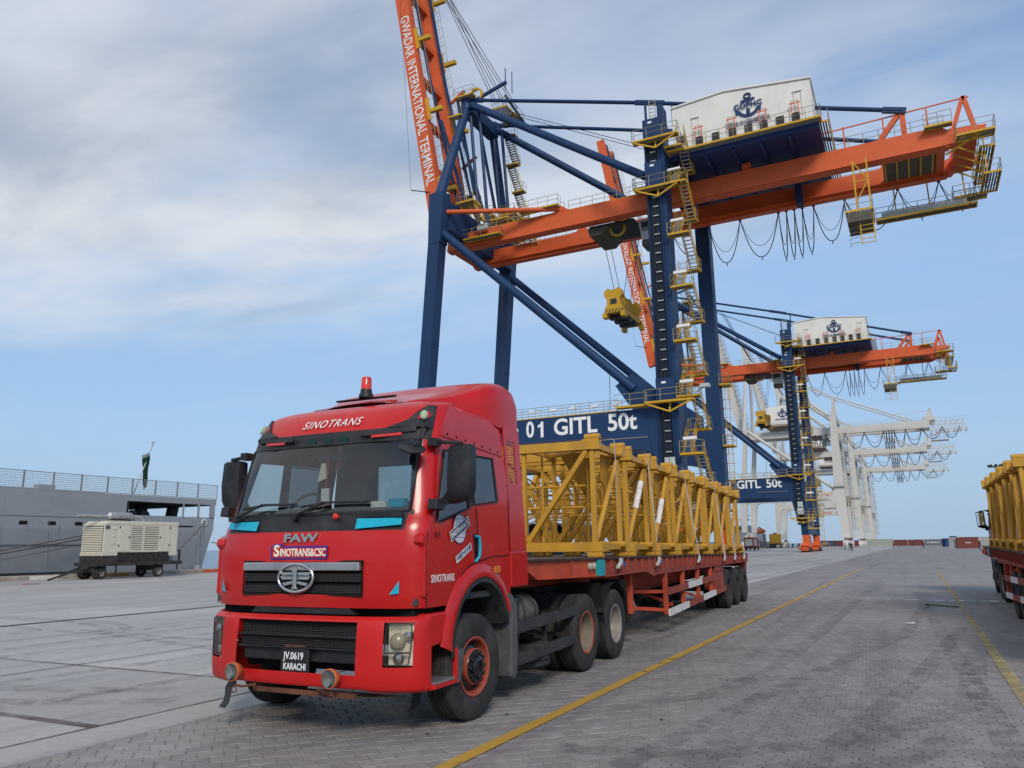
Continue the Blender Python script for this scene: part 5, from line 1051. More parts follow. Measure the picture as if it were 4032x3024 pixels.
    # --- seaside legs
    for s_ in (-1, 1):
        L = empty('leg', (0, 0, 0), 0, C); y0, y1 = (-9.1, -7.6) if s_ < 0 else (7.75, 9.25)
        lean = lambda z: -47.1 + z * .068
        cob(MB().hexa([(lean(2) - .65, y0, 2), (lean(2) + .65, y0, 2), (lean(2) + .65, y1, 2), (lean(2) - .65, y1, 2), (lean(36) - .62, y0, 36), (lean(36) + .85, y0, 36), (lean(36) + .85, y1, 36), (lean(36) - .62, y1, 36)]), 'leg_shaft', B, L)
        cob(MB().hexa([(lean(36) - .66, y0 - .04, 35), (lean(36) + .9, y0 - .04, 35), (lean(36) + .9, y1 + .04, 35), (lean(36) - .66, y1 + .04, 35), (-45.25, y0 - .04, 41), (-43.3, y0 - .04, 41), (-43.3, y1 + .04, 41), (-45.25, y1 + .04, 41)]), 'leg_knee', B, L)
        bg_ = empty('bogie', (0, 0, 0), 0, C); cob(MB().prism([(y0 - 1.6, .5), (y0 - 1.4, 1.9), (y1 + 1.4, 1.9), (y1 + 1.6, .5)], 'x', -47.7, -46.3), 'equaliser_beam', O, bg_)
        for k in range(4): w_ = MB(); yy = y0 - 1.2 + k * (y1 - y0 + 2.4) / 3; w_.tube((-47.8, yy, .36), (-46.2, yy, .36), .34, 14); cob(w_, 'bogie_wheel', 'steel_dark', bg_, 35)
    cob(MB().box(-47.5, -46.5, -7.5, 7.7, 2.4, 3.9), 'sill_beam', B, C)
    cob(MB().box(-44.9, -43.35, -7.6, 7.75, 36.9, 40.3), 'sea_cross_beam', B, C)
    cob(MB().box(-19.6, -18.2, -7.1, 7.6, 38.15, 39.6), 'land_cross_beam', B, C)
    # --- portal beams with lettering
    for s_ in (-1, 1):
        P = empty('portal_beam', (0, 0, 0), 0, C); y0, y1 = (-9.05, -7.4) if s_ < 0 else (7.7, 9.2)
        cob(MB().prism([(-46.4, 10.3), (-44, 10.3), (-21.9, 10.3), (-21.0, 10.1), (-20.0, 9.8), (-19.9, 14.02), (-46.1, 14.02)], 'y', y0, y1), 'beam_box', B, P)
        cob(MB().prism([(-46.6, 10.35), (-44.0, 10.35), (-45.3, 7.6), (-46.6, 5.8)], 'y', y0 + .02, y1 - .02), 'beam_gusset', B, P)
        if s_ < 0:
            cob(MB().box(-26.8, -21.0, y0 - .012, y0 - .001, 11.4, 11.6), 'beam_slot', 'crane_navy', P); cob(MB().box(-26.8, -21.0, y0 - .05, y0 - .013, 11.35, 11.4), 'beam_ledge', 'rail_galv', P)
            for t_, x, fw in (('0', -33.0, .86), ('GITL', -28.2, 4.5), ('50t', -23.45, 2.85)): text('lettering', t_, 'crane_letter', P, (x + OX, y0 - .02, 12.9), (rad(90), 0, 0), 2.2, .01, 1, .05, fit=fw)
            cob(MB().prism([(-31.85, 12.12), (-31.55, 12.12), (-31.55, 13.68), (-31.78, 13.68), (-31.88, 13.48), (-32.15, 13.3), (-32.15, 13.08), (-31.85, 13.2)], 'y', y0 - .03, y0 - .01), 'numeral_one', 'crane_letter', P)
            b = MB(); b.path([(-35.3 + .95 * math.cos(a), y0 - .03, 12.95 + .85 * math.sin(a)) for a in np.linspace(0, 2 * math.pi, 6, endpoint=False)], .08, 4, close=True); cob(b, 'beam_badge', 'crane_letter', P)
            r = MB(); railing(r, [(-44, y0 + .1, 14.02), (-23.8, y0 + .1, 14.02)], 1.1, 1.4, .028); railing(r, [(-44, y1 - .1, 14.02), (-21, y1 - .1, 14.02)], 1.1, 1.4, .028); cob(r, 'beam_railing', 'rail_galv', P)
            cob(MB().box(-44, -23.8, y0 - .04, y0 + .15, 14.0, 14.09), 'beam_kerb', Yw, P)
            for k in range(9): cob(MB().box(-42 + k * 2.2, -41.3 + k * 2.2, y0 + .3, y0 + .5, 14.7, 14.9), 'beam_lamp', 'crane_letter', P)
    # --- diagonal braces
    for s_ in (-1, 1):
        y = -8.3 if s_ < 0 else 8.5; D = empty('diagonal_brace', (0, 0, 0), 0, C)
        b = MB(); b.tube((-43.9, y, 36.3), (-22.3, y, 16.1), .46, 20); cob(b, 'brace_tube', B, D, 40)
        cob(MB().prism([(-24.2, 16.6), (-22.6, 17.6), (-19.9, 15.6), (-19.9, 13.9), (-22.4, 13.9)], 'y', y - .06, y + .06), 'brace_gusset', B, D)
    for x, z0 in ((-36.2, 29.0), (-24.6, 18.2)):
        b = MB(); b.tube((x, -8.7, z0), (x, -8.9, 14.2), .03, 5); cob(b, 'hanging_wire', 'steel_dark', C)
    # --- A-frame and stays
    for s_ in (-1, 1):
        ya, yb = s_ * 8.3, s_ * 3.3; A = empty('tower_frame', (0, 0, 0), 0, C)
        b = MB(); b.tube((-44.4, ya, 40.8), (-43.7, yb, 54.6), .62, 20, .52); cob(b, 'tower_leg', B, A, 40)
        b = MB(); b.tube((-43.7, yb, 54.2), (-43.7, yb, 55.8), .72, 20); cob(b, 'tower_cap', B, A, 40)
        b = MB(); b.tube((-43.4, yb, 55.0), (-20.3, s_ * 8.0, 37.6), .46, 20, .42); cob(b, 'back_stay', B, A, 40)
        b = MB(); b.tube((-42.6, yb, 55.3), (-21.6, yb, 48.7), .21, 12); b.tube((-21.6, yb, 48.7), (2.9, yb, 40.6), .21, 12); cob(b, 'top_tie', B, A, 40)
        b = MB(); b.bar((-22.4, yb, 48.95), (-19.2, yb, 47.95), .30, .5); b.bar((-43.4, yb, 55.5), (-41.4, yb, 54.95), .28, .55); b.bar((1.3, yb, 41.1), (3.2, yb, 40.5), .30, .55); cob(b, 'tie_joint', B, A)
        b = MB(); b.tube((-18.4, yb, 47.6), (-18.4, yb, 45.0), .1, 8); cob(b, 'tie_strut', B, A)
        for dx in (0, 1.2):
            b = MB(); b.tube((-43.4 + dx, yb * .9, 54.2), (-42.2 + dx, s_ * 2.9, 38.3), .2, 10); cob(b, 'hanger', B, A)
    cob(MB().box(-44.4, -42.9, -3.4, 3.4, 53.7, 55.2), 'tower_head_beam', B, C)
    platform('head_platform', C, -44.8, -42.2, -4.6, -3.6, 55.6, 'nsew'); platform('head_platform', C, -45.4, -43.6, -4.9, -4.0, 53.0, 'sew'); platform('head_platform', C, -41.6, -39.2, 1.2, 3.4, 55.0, 'nsew'); platform('head_platform', C, -40.8, -38.8, -2.2, .6, 54.2, 'nsew')
    b = MB(); b.bar((-43.5, -2.5, 55.7), (-38.6, -2.5, 57.0), .3, .35); b.bar((-39, -2.2, 55.5), (-38, 2.4, 53.0), .2); b.tube((-38.8, -2.4, 56), (-38.8, -2.4, 59), .07, 5); b.tube((-38.0, -2.2, 55.5), (-38.0, -2.2, 58.4), .06, 5); cob(b, 'head_hoist', B, C)
    b = MB(); b.lathe([(.95, -.15), (.95, .15), (.7, .15), (.7, -.15), (.95, -.15)], (-42.7, -2.8, 56.3), 'y', 24); cob(b, 'head_sheave', Yw, C, 35)
    for k, (x, z) in enumerate(((-41.0, 55.8), (-40.2, 55.6), (-39.4, 55.8))):
        b = MB(); b.tube((x, -1.5 + k * 1.4, z), (-52.0 - k * .6, -1.5 + k * 1.4, 82), .045, 5); b.tube((x + .25, -1.2 + k * 1.4, z), (-51.4 - k * .6, -1.2 + k * 1.4, 82), .045, 5); cob(b, 'boom_hoist_rope', 'steel_dark', C)
    for k in range(2): b = MB(); b.tube((-40, -1 + k, 54.5), (-18, -1 + k, 42.5), .04, 5); cob(b, 'back_rope', 'steel_dark', C)
    # stair up the far tower leg
    fs = empty('tower_stair', (0, 0, 0), 0, C)
    for k in range(4):
        z = 40.3 + k * 3.4; yc = 8.6 - k * 1.15; x0 = -42.9 + (.3 if k % 2 else 0)
        stair(fs, (x0 + 1.2 - k * .05, yc + .9, z), (x0 + .7 - k * .05, yc - .6, z + 3.3), .9, tm='steel_dark'); platform('stair_landing', fs, x0 + .2, x0 + 1.9, yc - 1.5, yc - .5, z + 3.35, 'se')
    # --- girders
    for s_ in (-1, 1):
        G = empty('main_girder', (0, 0, 0), 0, C); ya, yb = (-3.6, -2.45) if s_ < 0 else (2.65, 3.8)
        cob(MB().prism([(-46.3, 36.2), (6.6, 36.2), (6.9, 36.5), (6.2, 37.6), (5.6, 38.05), (-46.0, 38.05)], 'y', ya, yb), 'girder_box', O, G)
        yi = yb if s_ < 0 else ya - .22
        cob(MB().box(-46.3, 6.2, yi, yi + .22, 36.35, 36.55), 'trolley_rail', O, G); cob(MB().box(-46.0, 6.0, (ya - .05 if s_ < 0 else yb - .01), (ya + .01 if s_ < 0 else yb + .05), 36.13, 36.22), 'girder_flange', O, G); cob(MB().box(-46.2, 6.2, ya + .1, yb - .1, 36.02, 36.19), 'girder_bottom_rail', O, G)
        r = MB(); yr = ya + .1 if s_ < 0 else yb - .1
        railing(r, [(-30.5, yr, 38.05), (-20.6, yr, 38.05)], 1.1, 1.5, .028); railing(r, [(-41, yr, 38.05), (-31, yr, 38.05)], 1.1, 1.5, .028); railing(r, [(-3.2, yr, 38.05), (6.0, yr, 38.05)], 1.1, 1.4, .028); cob(r, 'girder_railing', 'rail_galv', G); cob(MB().box(-41, -20.6, yr - .06, yr + .06, 38.05, 38.12), 'girder_kerb', Yw, G)
        # tie post and end frame
        p = MB(); p.bar((.6, (ya + yb) / 2, 38.0), (2.6, (ya + yb) / 2, 40.5), .45, .4, (0, 1, 0)); p.bar((2.85, (ya + yb) / 2, 38.0), (2.85, (ya + yb) / 2, 40.7), .45, .5, (0, 1, 0)); cob(p, 'tie_post', O, G)
        p = MB(); p.bar((6.5, (ya + yb) / 2, 37.2), (7.75, (ya + yb) / 2, 40.7), .35, .35, (0, 1, 0)); p.bar((8.4, (ya + yb) / 2, 37.2), (7.8, (ya + yb) / 2, 40.7), .35, .35, (0, 1, 0)); p.prism([(6.3, 36.6), (9.0, 36.9), (9.2, 37.4), (6.3, 37.7)], 'y', ya + .1, yb - .1); cob(p, 'end_frame', O, G)
        b = MB(); b.tube((-43.6, s_ * 8.0, 38.9), (-31.5, s_ * 3.5, 38.4), .27, 14); cob(b, 'girder_strut', O, C, 40)
        cob(MB().prism([(-32.4, 38.0), (-31.4, 38.75), (-30.3, 38.0)], 'y', ya, yb), 'strut_lug', O, G)
    b = MB(); b.bar((-16, -3.0, 40.0), (8.2, -3.0, 40.6), .1); 
    for x in (-2.2, 1.2, 4.8): b.bar((x, -3.0, 38), (x, -3.0, 40.5), .13)
    cob(b, 'monorail', O, C)
    for x in (5.6, -46.0): cob(MB().box(x - .35, x + .35, -2.45, 2.65, 36.4, 37.7), 'girder_tie', O, C)
    cob(MB().box(6.7, 8.4, -3.4, 3.6, 36.4, 37.5), 'end_tie', O, C)
    platform('end_platform', C, 6.7, 9.6, -5.2, -3.7, 36.2, 'sew', brace=[((6.6, -4.4, 36.1), (9.0, -5.0, 36.1)), ((5.8, -3.7, 35.2), (8.6, -4.8, 36.1))]); platform('end_platform', C, 8.4, 9.6, -3.6, 4.6, 35.4, 'nsew'); platform('end_platform', C, 4.4, 6.6, -4.4, -3.65, 38.0, 's'); platform('end_platform', C, 6.6, 9.4, 3.9, 5.4, 34.2, 'nsew'); platform('end_platform', C, 8.6, 10.0, -2.0, 2.6, 33.6, 'nse')
    for k in range(4): b = MB(); b.bar((6.8, -3 + k * 1.7, 36), (8.9, -3 + k * 1.7, 34.6), .12); b.bar((8.8, -3 + k * 1.7, 36.4), (8.8, -3 + k * 1.7, 33.4), .1); cob(b, 'end_hanger', Yw, C)
    cob(MB().box(.8, 5.2, -2.3, 2.5, 35.5, 35.9), 'trolley_park', 'grating', C).location.z = .95
    for k in range(5): cob(MB().box(.9 + k, 1.05 + k, -2.35, 2.55, 35.4, 35.5), 'park_bar', Yw, C).location.z = .95
    platform('girder_landing', C, -36.2, -31.4, -4.5, -3.65, 38.7, 'sew'); platform('girder_landing', C, -43.4, -38.6, -4.7, -3.65, 36.8, 'sew'); cob(MB().box(-41.6, -40.3, -4.5, -4.2, 37.6, 38.3), 'lamp_box', 'cabin_grey', C)
    for k, (x0, x1, y0, y1, z) in enumerate(((-43.2, -41.0, -6.5, -4.6, 40.6), (-42.8, -40.8, -2.2, 1.2, 40.4), (-40.6, -38.2, -3.2, -.4, 39.2), (-42.2, -40.0, 2.0, 4.6, 42.2), (-43.2, -41.2, 4.0, 7.2, 40.5), (-39.4, -37.4, .8, 3.6, 39.0))):
        platform('hinge_platform', C, x0, x1, y0, y1, z, 'nsew'); stair(C, ((x0 + x1) / 2 + 1.2, y1 - .2, z - 2.2), ((x0 + x1) / 2 + .4, y0 + .4, z), .8)
    # --- machinery house
    H = empty('machinery_house', (0, 0, 0), 0, C)
    prof = [(-17.5, 39.5), (-4.45, 39.5), (-4.45, 44.05), (-12.3, 45.0), (-17.5, 44.65)]
    cob(MB().prism(prof, 'y', -7.1, 7.1), 'house_walls', 'house_white', H)
    rf = MB(); k = 0
    for x in np.arange(-17.4, -4.5, .28): zt = 44.62 + (x + 17.5) * .0673 if x < -12.3 else 44.97 - (x + 12.3) * .121; rf.box(x, x + .1, -7.112, -7.1, 39.6, zt - .15)
    cob(rf, 'wall_ribs', 'house_white', H)
    cob(MB().prism([(-17.62, 44.6), (-12.3, 44.98), (-4.33, 44.0), (-4.33, 44.16), (-12.3, 45.14), (-17.62, 44.76)], 'y', -7.25, 7.25), 'house_roof', 'house_white', H)
    cob(MB().box(-18.0, -4.0, -7.3, 7.3, 38.85, 39.45), 'house_floor', 'crane_navy', H)
    for x in np.arange(-17, -4, 2.6): cob(MB().box(x - .15, x + .15, -7.0, 7.0, 38.5, 38.85), 'floor_joist', 'crane_navy', H)
    cob(MB().box(-11.6, -10.8, -4.0, -3.3, 38.05, 38.6), 'house_foot', O, H); cob(MB().box(-7.4, -6.8, 1.2, 2.6, 35.6, 38.9), 'house_hanger', 'crane_navy', H)
    platform('house_walkway', H, -17.9, -3.75, -8.3, -7.15, 39.45, 'se'); platform('house_walkway', H, -4.3, -3.2, -7.15, 7.1, 39.45, 'e')
    for k, x in enumerate((-14.9, -13.3, -11.7, -10.2, -8.8, -7.3, -5.9)):
        cob(MB().box(x - .35, x + .35, -7.22, -7.145, 39.7, 40.9), 'house_vent', 'steel_dark', H)
        if k % 2 == 0: b = MB(); b.path([(x - .3, -7.5, 40.6), (x - .3, -7.5, 41.9), (x + .3, -7.5, 41.9), (x + .3, -7.5, 40.6)], .05, 5); b.bar((x - .5, -7.5, 41.7), (x + .5, -7.5, 41.7), .07); cob(b, 'hoist_frame', O, H)
    cob(MB().box(-17.0, -16.2, -7.2, -7.145, 39.55, 41.5), 'house_door', 'cabin_grey', H); cob(MB().box(-16.85, -16.35, -7.22, -7.2, 40.6, 41.3), 'door_pane', 'steel_dark', H)
    for x in (-15.2, -5.6): b = MB(); b.box(x - .35, x - .3, -7.2, -7.15, 40.5, 43.0); b.box(x + .3, x + .35, -7.2, -7.15, 40.5, 43.0); b.box(x - .45, x + .45, -7.25, -7.15, 43.0, 43.08); cob(b, 'wall_hatch', 'house_white', H)
    anchor_logo(H, -10.1, -7.2, 42.75, 2.7)
    # --- stair tower beside the near landside leg
    ST = empty('stair_tower', (0, 0, 0), 0, C); z = 4.4; k = 0
    while z < 38:
        platform('stair_landing', ST, -17.9, -15.9, -9.9, -8.9, z, 'se' if k % 2 else 'sew'); cob(MB().box(-17.6, -16.4, -9.7, -9.45, z + 1.2, z + 1.45), 'landing_lamp', 'crane_letter', ST)
        stair(ST, (-17.45, -8.9, z), (-17.45, -6.4, z + 2.58), .8, tm='cabin_grey'); platform('stair_landing', ST, -17.9, -15.9, -6.4, -5.5, z + 2.6, 'ne')
        stair(ST, (-16.4, -6.4, z + 2.6), (-16.4, -8.9, z + 5.15), .8, tm='cabin_grey'); z += 5.18; k += 1
    for z in (6.3, 14.4, 35.3, 40.35):
        x1 = -16.3; platform('leg_platform', C, -20.8, x1, -10.3, -9.5, z, 'sew', brace=[((-20.6, -10.2, z - .2), (-18.6, -9.9, z - 1.0)), ((-18.6, -9.9, z - 1.0), (-16.6, -10.2, z - .2)), ((-18.6, -9.9, z - 1.0), (-18.6, -9.6, z - .1))])
    platform('leg_platform', C, -23.8, -20.8, -9.9, -8.95, 14.3, 's'); platform('house_bridge', C, -17.9, -16.2, -9.4, -8.3, 39.5, 'se')
    platform('leg_platform', C, -22.6, -20.8, -5.0, -3.7, 38.1, 'sew'); platform('far_leg_platform', C, -17.7, -16.6, 7.4, 9.2, 19.0, 'nse'); platform('far_leg_platform', C, -17.7, -16.6, 7.4, 9.2, 12.2, 'nse'); platform('far_leg_platform', C, -17.7, -16.7, 7.4, 9.2, 7.0, 'nse')
    cl_ = MB()
    for x in (-17.35, -16.85): cl_.bar((x, 8.2, 1.0), (x, 8.2, 19.0), .06)
    for k in range(60): cl_.bar((-17.35, 8.2, 1.2 + k * .3), (-16.85, 8.2, 1.2 + k * .3), .035)
    for k in range(16): cl_.path([(-17.5, 8.2, 2.2 + k), (-17.4, 7.6, 2.2 + k), (-17.1, 7.35, 2.2 + k), (-16.8, 7.6, 2.2 + k), (-16.7, 8.2, 2.2 + k)], .03, 4)
    cob(cl_, 'caged_ladder', Yw, C)
    fl = MB(); fl.bar((-16.2, -9.9, 14.9), (-15.2, -10.3, 15.3), .12); fl.box(-15.6, -14.8, -10.6, -10.0, 15.2, 15.5); cob(fl, 'flood_lamp', 'cabin_grey', C)
    for s_ in (-1, 1):      # welded plate seams and stiffener lines
        y0 = -9.1 if s_ < 0 else 7.6
        for z in np.arange(18.5, 38, 4.6): sm_ = MB(); x0, x1 = (-19.95, -18.0) if s_ < 0 else (-19.3, -17.75); sm_.box(x0 - .012, x1 + .012, y0 - .012, y0 + (2.012 if s_ < 0 else 1.612), z, z + .05); cob(sm_, 'plate_seam', B, C)
        for z in np.arange(6, 35, 5.8): sm_ = MB(); lx = -47.1 + z * .068; yy = -9.1 if s_ < 0 else 7.75; sm_.box(lx - .67, lx + .82, yy - .012, yy + 1.512, z, z + .05); cob(sm_, 'plate_seam', B, C)
        ya = -3.6 if s_ < 0 else 2.65
        for x in np.arange(-42, 5, 4.7): cob(MB().box(x, x + .04, ya - .01, ya + 1.16, 36.19, 38.06), 'plate_seam', O, C)
        for x in np.arange(-42, -22, 3.9): cob(MB().box(x, x + .05, (-9.06 if s_ < 0 else 7.69), (-7.39 if s_ < 0 else 9.21), 10.3, 14.03), 'plate_seam', B, C)
    # --- trolley, cabin and hanging spreader
    T = empty('trolley', (0, 0, 0), 0, C)
    cob(MB().box(-28.6, -23.5, -2.3, 2.5, 35.85, 36.1), 'trolley_frame', 'steel_dark', T); cob(MB().hexa([(-28.6, -2.3, 35.0), (-27.2, -2.3, 35.0), (-27.2, 2.5, 35.0), (-28.6, 2.5, 35.0), (-28.8, -2.3, 35.85), (-26.4, -2.3, 35.85), (-26.4, 2.5, 35.85), (-28.8, 2.5, 35.85)]), 'trolley_bay', 'grating', T); b = MB(); b.lathe([(.9, -.1), (.9, .1), (.7, .1), (.7, -.1), (.9, -.1)], (-25.6, -1.5, 35.6), 'y', 24); cob(b, 'rope_sheave', Yw, T, 35); b = MB(); railing(b, [(-29, -2.4, 36.1), (-23.3, -2.4, 36.1)], 1.2, 1.0, .05); cob(b, 'trolley_frame_rail', 'steel_dark', T)
    cob(MB().hexa([(-23.0, -1.2, 33.9), (-21.4, -1.2, 33.9), (-21.4, 1.2, 33.9), (-23.0, 1.2, 33.9), (-23.4, -1.2, 36.2), (-21.2, -1.2, 36.2), (-21.2, 1.2, 36.2), (-23.4, 1.2, 36.2)]), 'operator_cabin', 'cabin_grey', T); cob(MB().box(-23.0, -21.6, -1.23, -1.2, 34.9, 35.9), 'cabin_window', 'steel_dark', T); cob(MB().box(-23.1, -21.5, -1.0, 1.0, 33.3, 33.9), 'cabin_basket', 'grating', T); b = MB(); railing(b, [(-22.8, -1.35, 34.0), (-21.3, -1.35, 34.0)], 1.1, .4, .03); cob(b, 'cabin_railing', 'crane_letter', T)
    SP = empty('spreader', (-.85, 0, 1.0), 0, C)
    for y0 in (-3.3, 2.7):
        cob(MB().prism([(-26.0, 24.6), (-23.9, 24.6), (-23.9, 25.0), (-24.25, 25.5), (-24.25, 26.1), (-23.95, 26.5), (-24.0, 27.0), (-24.4, 27.3), (-24.75, 27.1), (-25.2, 27.1), (-25.55, 27.3), (-25.95, 27.0), (-26.0, 26.5), (-25.7, 26.1), (-25.7, 25.5), (-26.0, 25.0)], 'y', y0, y0 + .6), 'head_plate', Yw, SP)
        cob(MB().box(-25.3, -24.6, y0 - .02, y0 - .005, 25.5, 26.1), 'plate_opening', 'steel_dark', SP)
        for sx in (-26.0, -24.0): cob(MB().box(sx - .2, sx + .25, y0 - .1, y0 + .7, 24.1, 24.6), 'twistlock_housing', Yw, SP)
        st_ = MB()
        for k in range(6): st_.add([(-25.95 + k * .35, y0 - .012, 24.62), (-25.8 + k * .35, y0 - .012, 24.62), (-25.6 + k * .35, y0 - .012, 24.98), (-25.75 + k * .35, y0 - .012, 24.98)], [(0, 1, 2, 3)])
        tag(cob(st_, 'hazard_stripes', 'steel_dark', SP), kind='stuff')
    for x in (-25.7, -24.3): cob(MB().box(x - .22, x + .22, -2.7, 2.7, 24.75, 25.35), 'spreader_beam', Yw, SP)
    cob(MB().box(-25.6, -24.4, -1.6, 1.8, 25.2, 26.3), 'head_block', Yw, SP)
    for y0 in (-1.0, 1.2): b = MB(); b.lathe([(.62, -.12), (.62, .12), (0, .12), (0, -.12)], (-25.0, y0, 26.7), 'y', 20); cob(b, 'spreader_sheave', Yw, SP, 35)
    for y0 in (-2.2, -.6, 1.0): cob(MB().box(-25.9, -24.1, y0, y0 + .8, 24.25, 24.7), 'spreader_belly', 'steel_dark', SP)
    b = MB(); railing(b, [(-23.95, -2.6, 25.3), (-23.95, 2.6, 25.3)], 1.0, .8, .05); cob(b, 'spreader_railing', Yw, SP)
    for dx, dy in ((-.9, -1.0), (.9, -1.0), (-.9, 1.2), (.9, 1.2)): b = MB(); b.tube((-25.0 + dx * .5, dy, 26.9), (-24.95 + dx * 2.0, dy, 34.7), .035, 5); cob(b, 'hoist_rope', 'steel_dark', SP)
    # --- festoon, service basket, service walkway
    xs = [-21.0, -16.9, -13.5, -9.5, -8.7, -7.9, -7.1, -6.0, -3.0, 1.9, 5.5, 8.8]; festoon(C, 3.9, 36.1, xs, [3.0, 4.6, 4.6, 5.2, 5.2, 5.2, 5.0, 4.2, 3.9, 3.4, 3.2])
    SB = empty('service_basket', (0, 0, 0), 0, C); b = MB()
    for x in (-1.7, -.55):
        for y in (-4.6, -3.8): b.bar((x, y, 30.6), (x, y, 36.1), .13)
    b.bar((-1.7, -4.6, 36), (-.55, -4.6, 34), .09); b.bar((-.55, -4.6, 34), (-1.7, -4.6, 32), .09); b.bar((-1.7, -4.6, 34), (-.55, -4.6, 34), .09); cob(b, 'basket_frame', Yw, SB)
    platform('basket_deck', SB, -2.7, -.4, -5.4, -1.6, 31.0, 'nsew'); cob(MB().box(-2.6, -.5, -5.3, -1.7, 29.9, 30.75), 'basket_well', 'grating', SB); b = MB()
    for x in (-1.6, -.5): b.bar((x, -4.9, 27.8), (x, -4.9, 30.6), .09)
    for k in range(7): b.bar((-1.6, -4.9, 27.9 + k * .42), (-.5, -4.9, 27.9 + k * .42), .06)
    cob(b, 'basket_ladder', Yw, SB); b = MB()
    for k in range(5): b.path([(-2.6, -3.6, 28.2 + k * .5), (-2.5, -4.3, 28.2 + k * .5), (-1.9, -4.5, 28.2 + k * .5), (-1.6, -4.2, 28.2 + k * .5)], .03, 4)
    cob(b, 'basket_cage', 'rail_galv', SB)
    platform('service_walkway', C, -.3, 8.2, 1.2, 2.4, 32.3, 'nse'); cob(MB().box(.2, 7.4, 1.7, 2.1, 32.4, 33.0), 'service_duct', 'cabin_grey', C)
    b = MB()
    for x in (1.5, 4.4, 7.4): b.bar((x, 1.8, 32.2), (x, 2.7, 36.2), .12)
    cob(b, 'walkway_hanger', Yw, C)
    # --- raised boom
    BM = empty('raised_boom', (0, 0, 0), 0, C); d = V(-.176, 0, .984); nrm = V(.984, 0, .176); base = V(-47.75, 0, 40.2)
    def bp_(t_, h): return base + d * t_ + nrm * h
    for s_ in (-1, 1):
        ya, yb = (-3.6, -2.45) if s_ < 0 else (2.65, 3.8)
        q = [bp_(0, -.95), bp_(0, .85), bp_(58, .85), bp_(58, -.95)]; cob(MB().prism([(p.x, p.z) for p in q], 'y', ya, yb), 'boom_girder', O, BM)
        ri = yb if s_ < 0 else ya - .2; cob(MB().prism([(p.x, p.z) for p in (bp_(0, -.7), bp_(0, -.5), bp_(58, -.5), bp_(58, -.7))], 'y', ri, ri + .2), 'boom_rail', O, BM)
        r = MB(); yo = ya + .55
        for hh in (1.45, 1.95): r.tube((*(bp_(2, hh)[i] if i != 1 else yo for i in range(3)),), (*(bp_(56, hh)[i] if i != 1 else yo for i in range(3)),), .035, 4)
        for k in range(40): p, q = bp_(2 + k * 1.4, .85), bp_(2 + k * 1.4, 1.95); r.tube((p.x, yo, p.z), (q.x, yo, q.z), .03, 4)
        cob(r, 'boom_railing', 'rail_galv', BM)
        for t0 in (3, 14.5, 25.5, 36):
            p, q = bp_(t0, 1.1), bp_(t0 + 3.2, 1.1); b = MB(); b.bar((p.x, yo - .1, p.z), (q.x, yo - .1, q.z), .5, .12, (0, 1, 0)); b.box(p.x, p.x + 1.8, yo - .2, yo + .3, p.z + 1.0, p.z + 1.5); cob(b, 'boom_platform', Yw, BM)
        b = MB()
        p0, p1, p2, p3 = bp_(1, 2.6), bp_(22, 1.5), bp_(40, 1.3), bp_(57, 1.0)
        for a, c in ((p0, p1), (p1, p2), (p2, p3)): b.bar((a.x, s_ * 2.2, a.z), (c.x, s_ * 2.2, c.z), .26, .34, (0, 1, 0))
        cob(b, 'boom_stay', B, BM)
        b = MB(); p, q = bp_(2.0, 3.6), bp_(14, 2.4); b.bar((p.x, s_ * 2.6, p.z), (q.x, s_ * 2.6, q.z), .26, .4, (0, 1, 0)); b.bar((p.x, s_ * 2.6, p.z), (p.x + 1.5, s_ * 2.6, p.z + .6), .26, .4, (0, 1, 0)); b.bar((p.x + 1.5, s_ * 2.6, p.z + .6), (q.x + 2.4, s_ * 2.6, q.z + 2), .26, .4, (0, 1, 0)); cob(b, 'stay_link', B, BM)
    for t0 in np.arange(1, 58, 7.0):
        p = bp_(t0, 0); cob(MB().box(p.x - .4, p.x + .4, -2.45, 2.65, p.z - .35, p.z + .35), 'boom_tie', O, BM)
    for t0 in (20.5, 10.2): p = bp_(t0, 1.3); q = bp_(t0 + .6, 3.6); b = MB(); b.bar((p.x, 3.2, p.z), (q.x, 3.2, q.z + .3), .35, .3); cob(b, 'boom_horn', O, BM)
    tx = text('lettering', 'GWADAR INTERNATIONAL TERMINAL', 'crane_letter', BM, (0, 0, 0), (0, 0, 0), 1.85, .01, .86, .012, fit=25.6); fsx = tx.scale.x
    p = bp_(18.1, -.05); tx.matrix_basis = Matrix.Translation((p.x + OX, -3.63, p.z)) @ Matrix(((-d.x, nrm.x, 0, 0), (0, 0, -1, 0), (-d.z, nrm.z, 0, 0), (0, 0, 0, 1))) @ Matrix.Diagonal((fsx, 1, 1, 1))
    b = MB(); b.bar((-48.2, -3.4, 44.3), (-51.2, -4.2, 45.0), .1); b.tube((-51.2, -4.2, 45), (-54, -4.2, 80), .025, 4); cob(b, 'boom_pennant_wire', 'steel_dark', BM)
    return C
CRANE = build_crane()
C2 = copy_tree(CRANE); C2.location = (-OX, 77.1 + 87.2, 0)
tag(C2, 'second blue and orange quay crane farther along, orange bogies in view', 'quay crane')
for o in [q for q in bpy.data.objects if q.name.startswith('numeral_one') and q.parent and q.parent.parent == C2]:
    text('lettering', '2', 'crane_letter', o.parent, (-31.9 + OX, -9.07, 12.9), (rad(90), 0, 0), 2.2, .01, 1, .05, fit=.86); bpy.data.objects.remove(o)
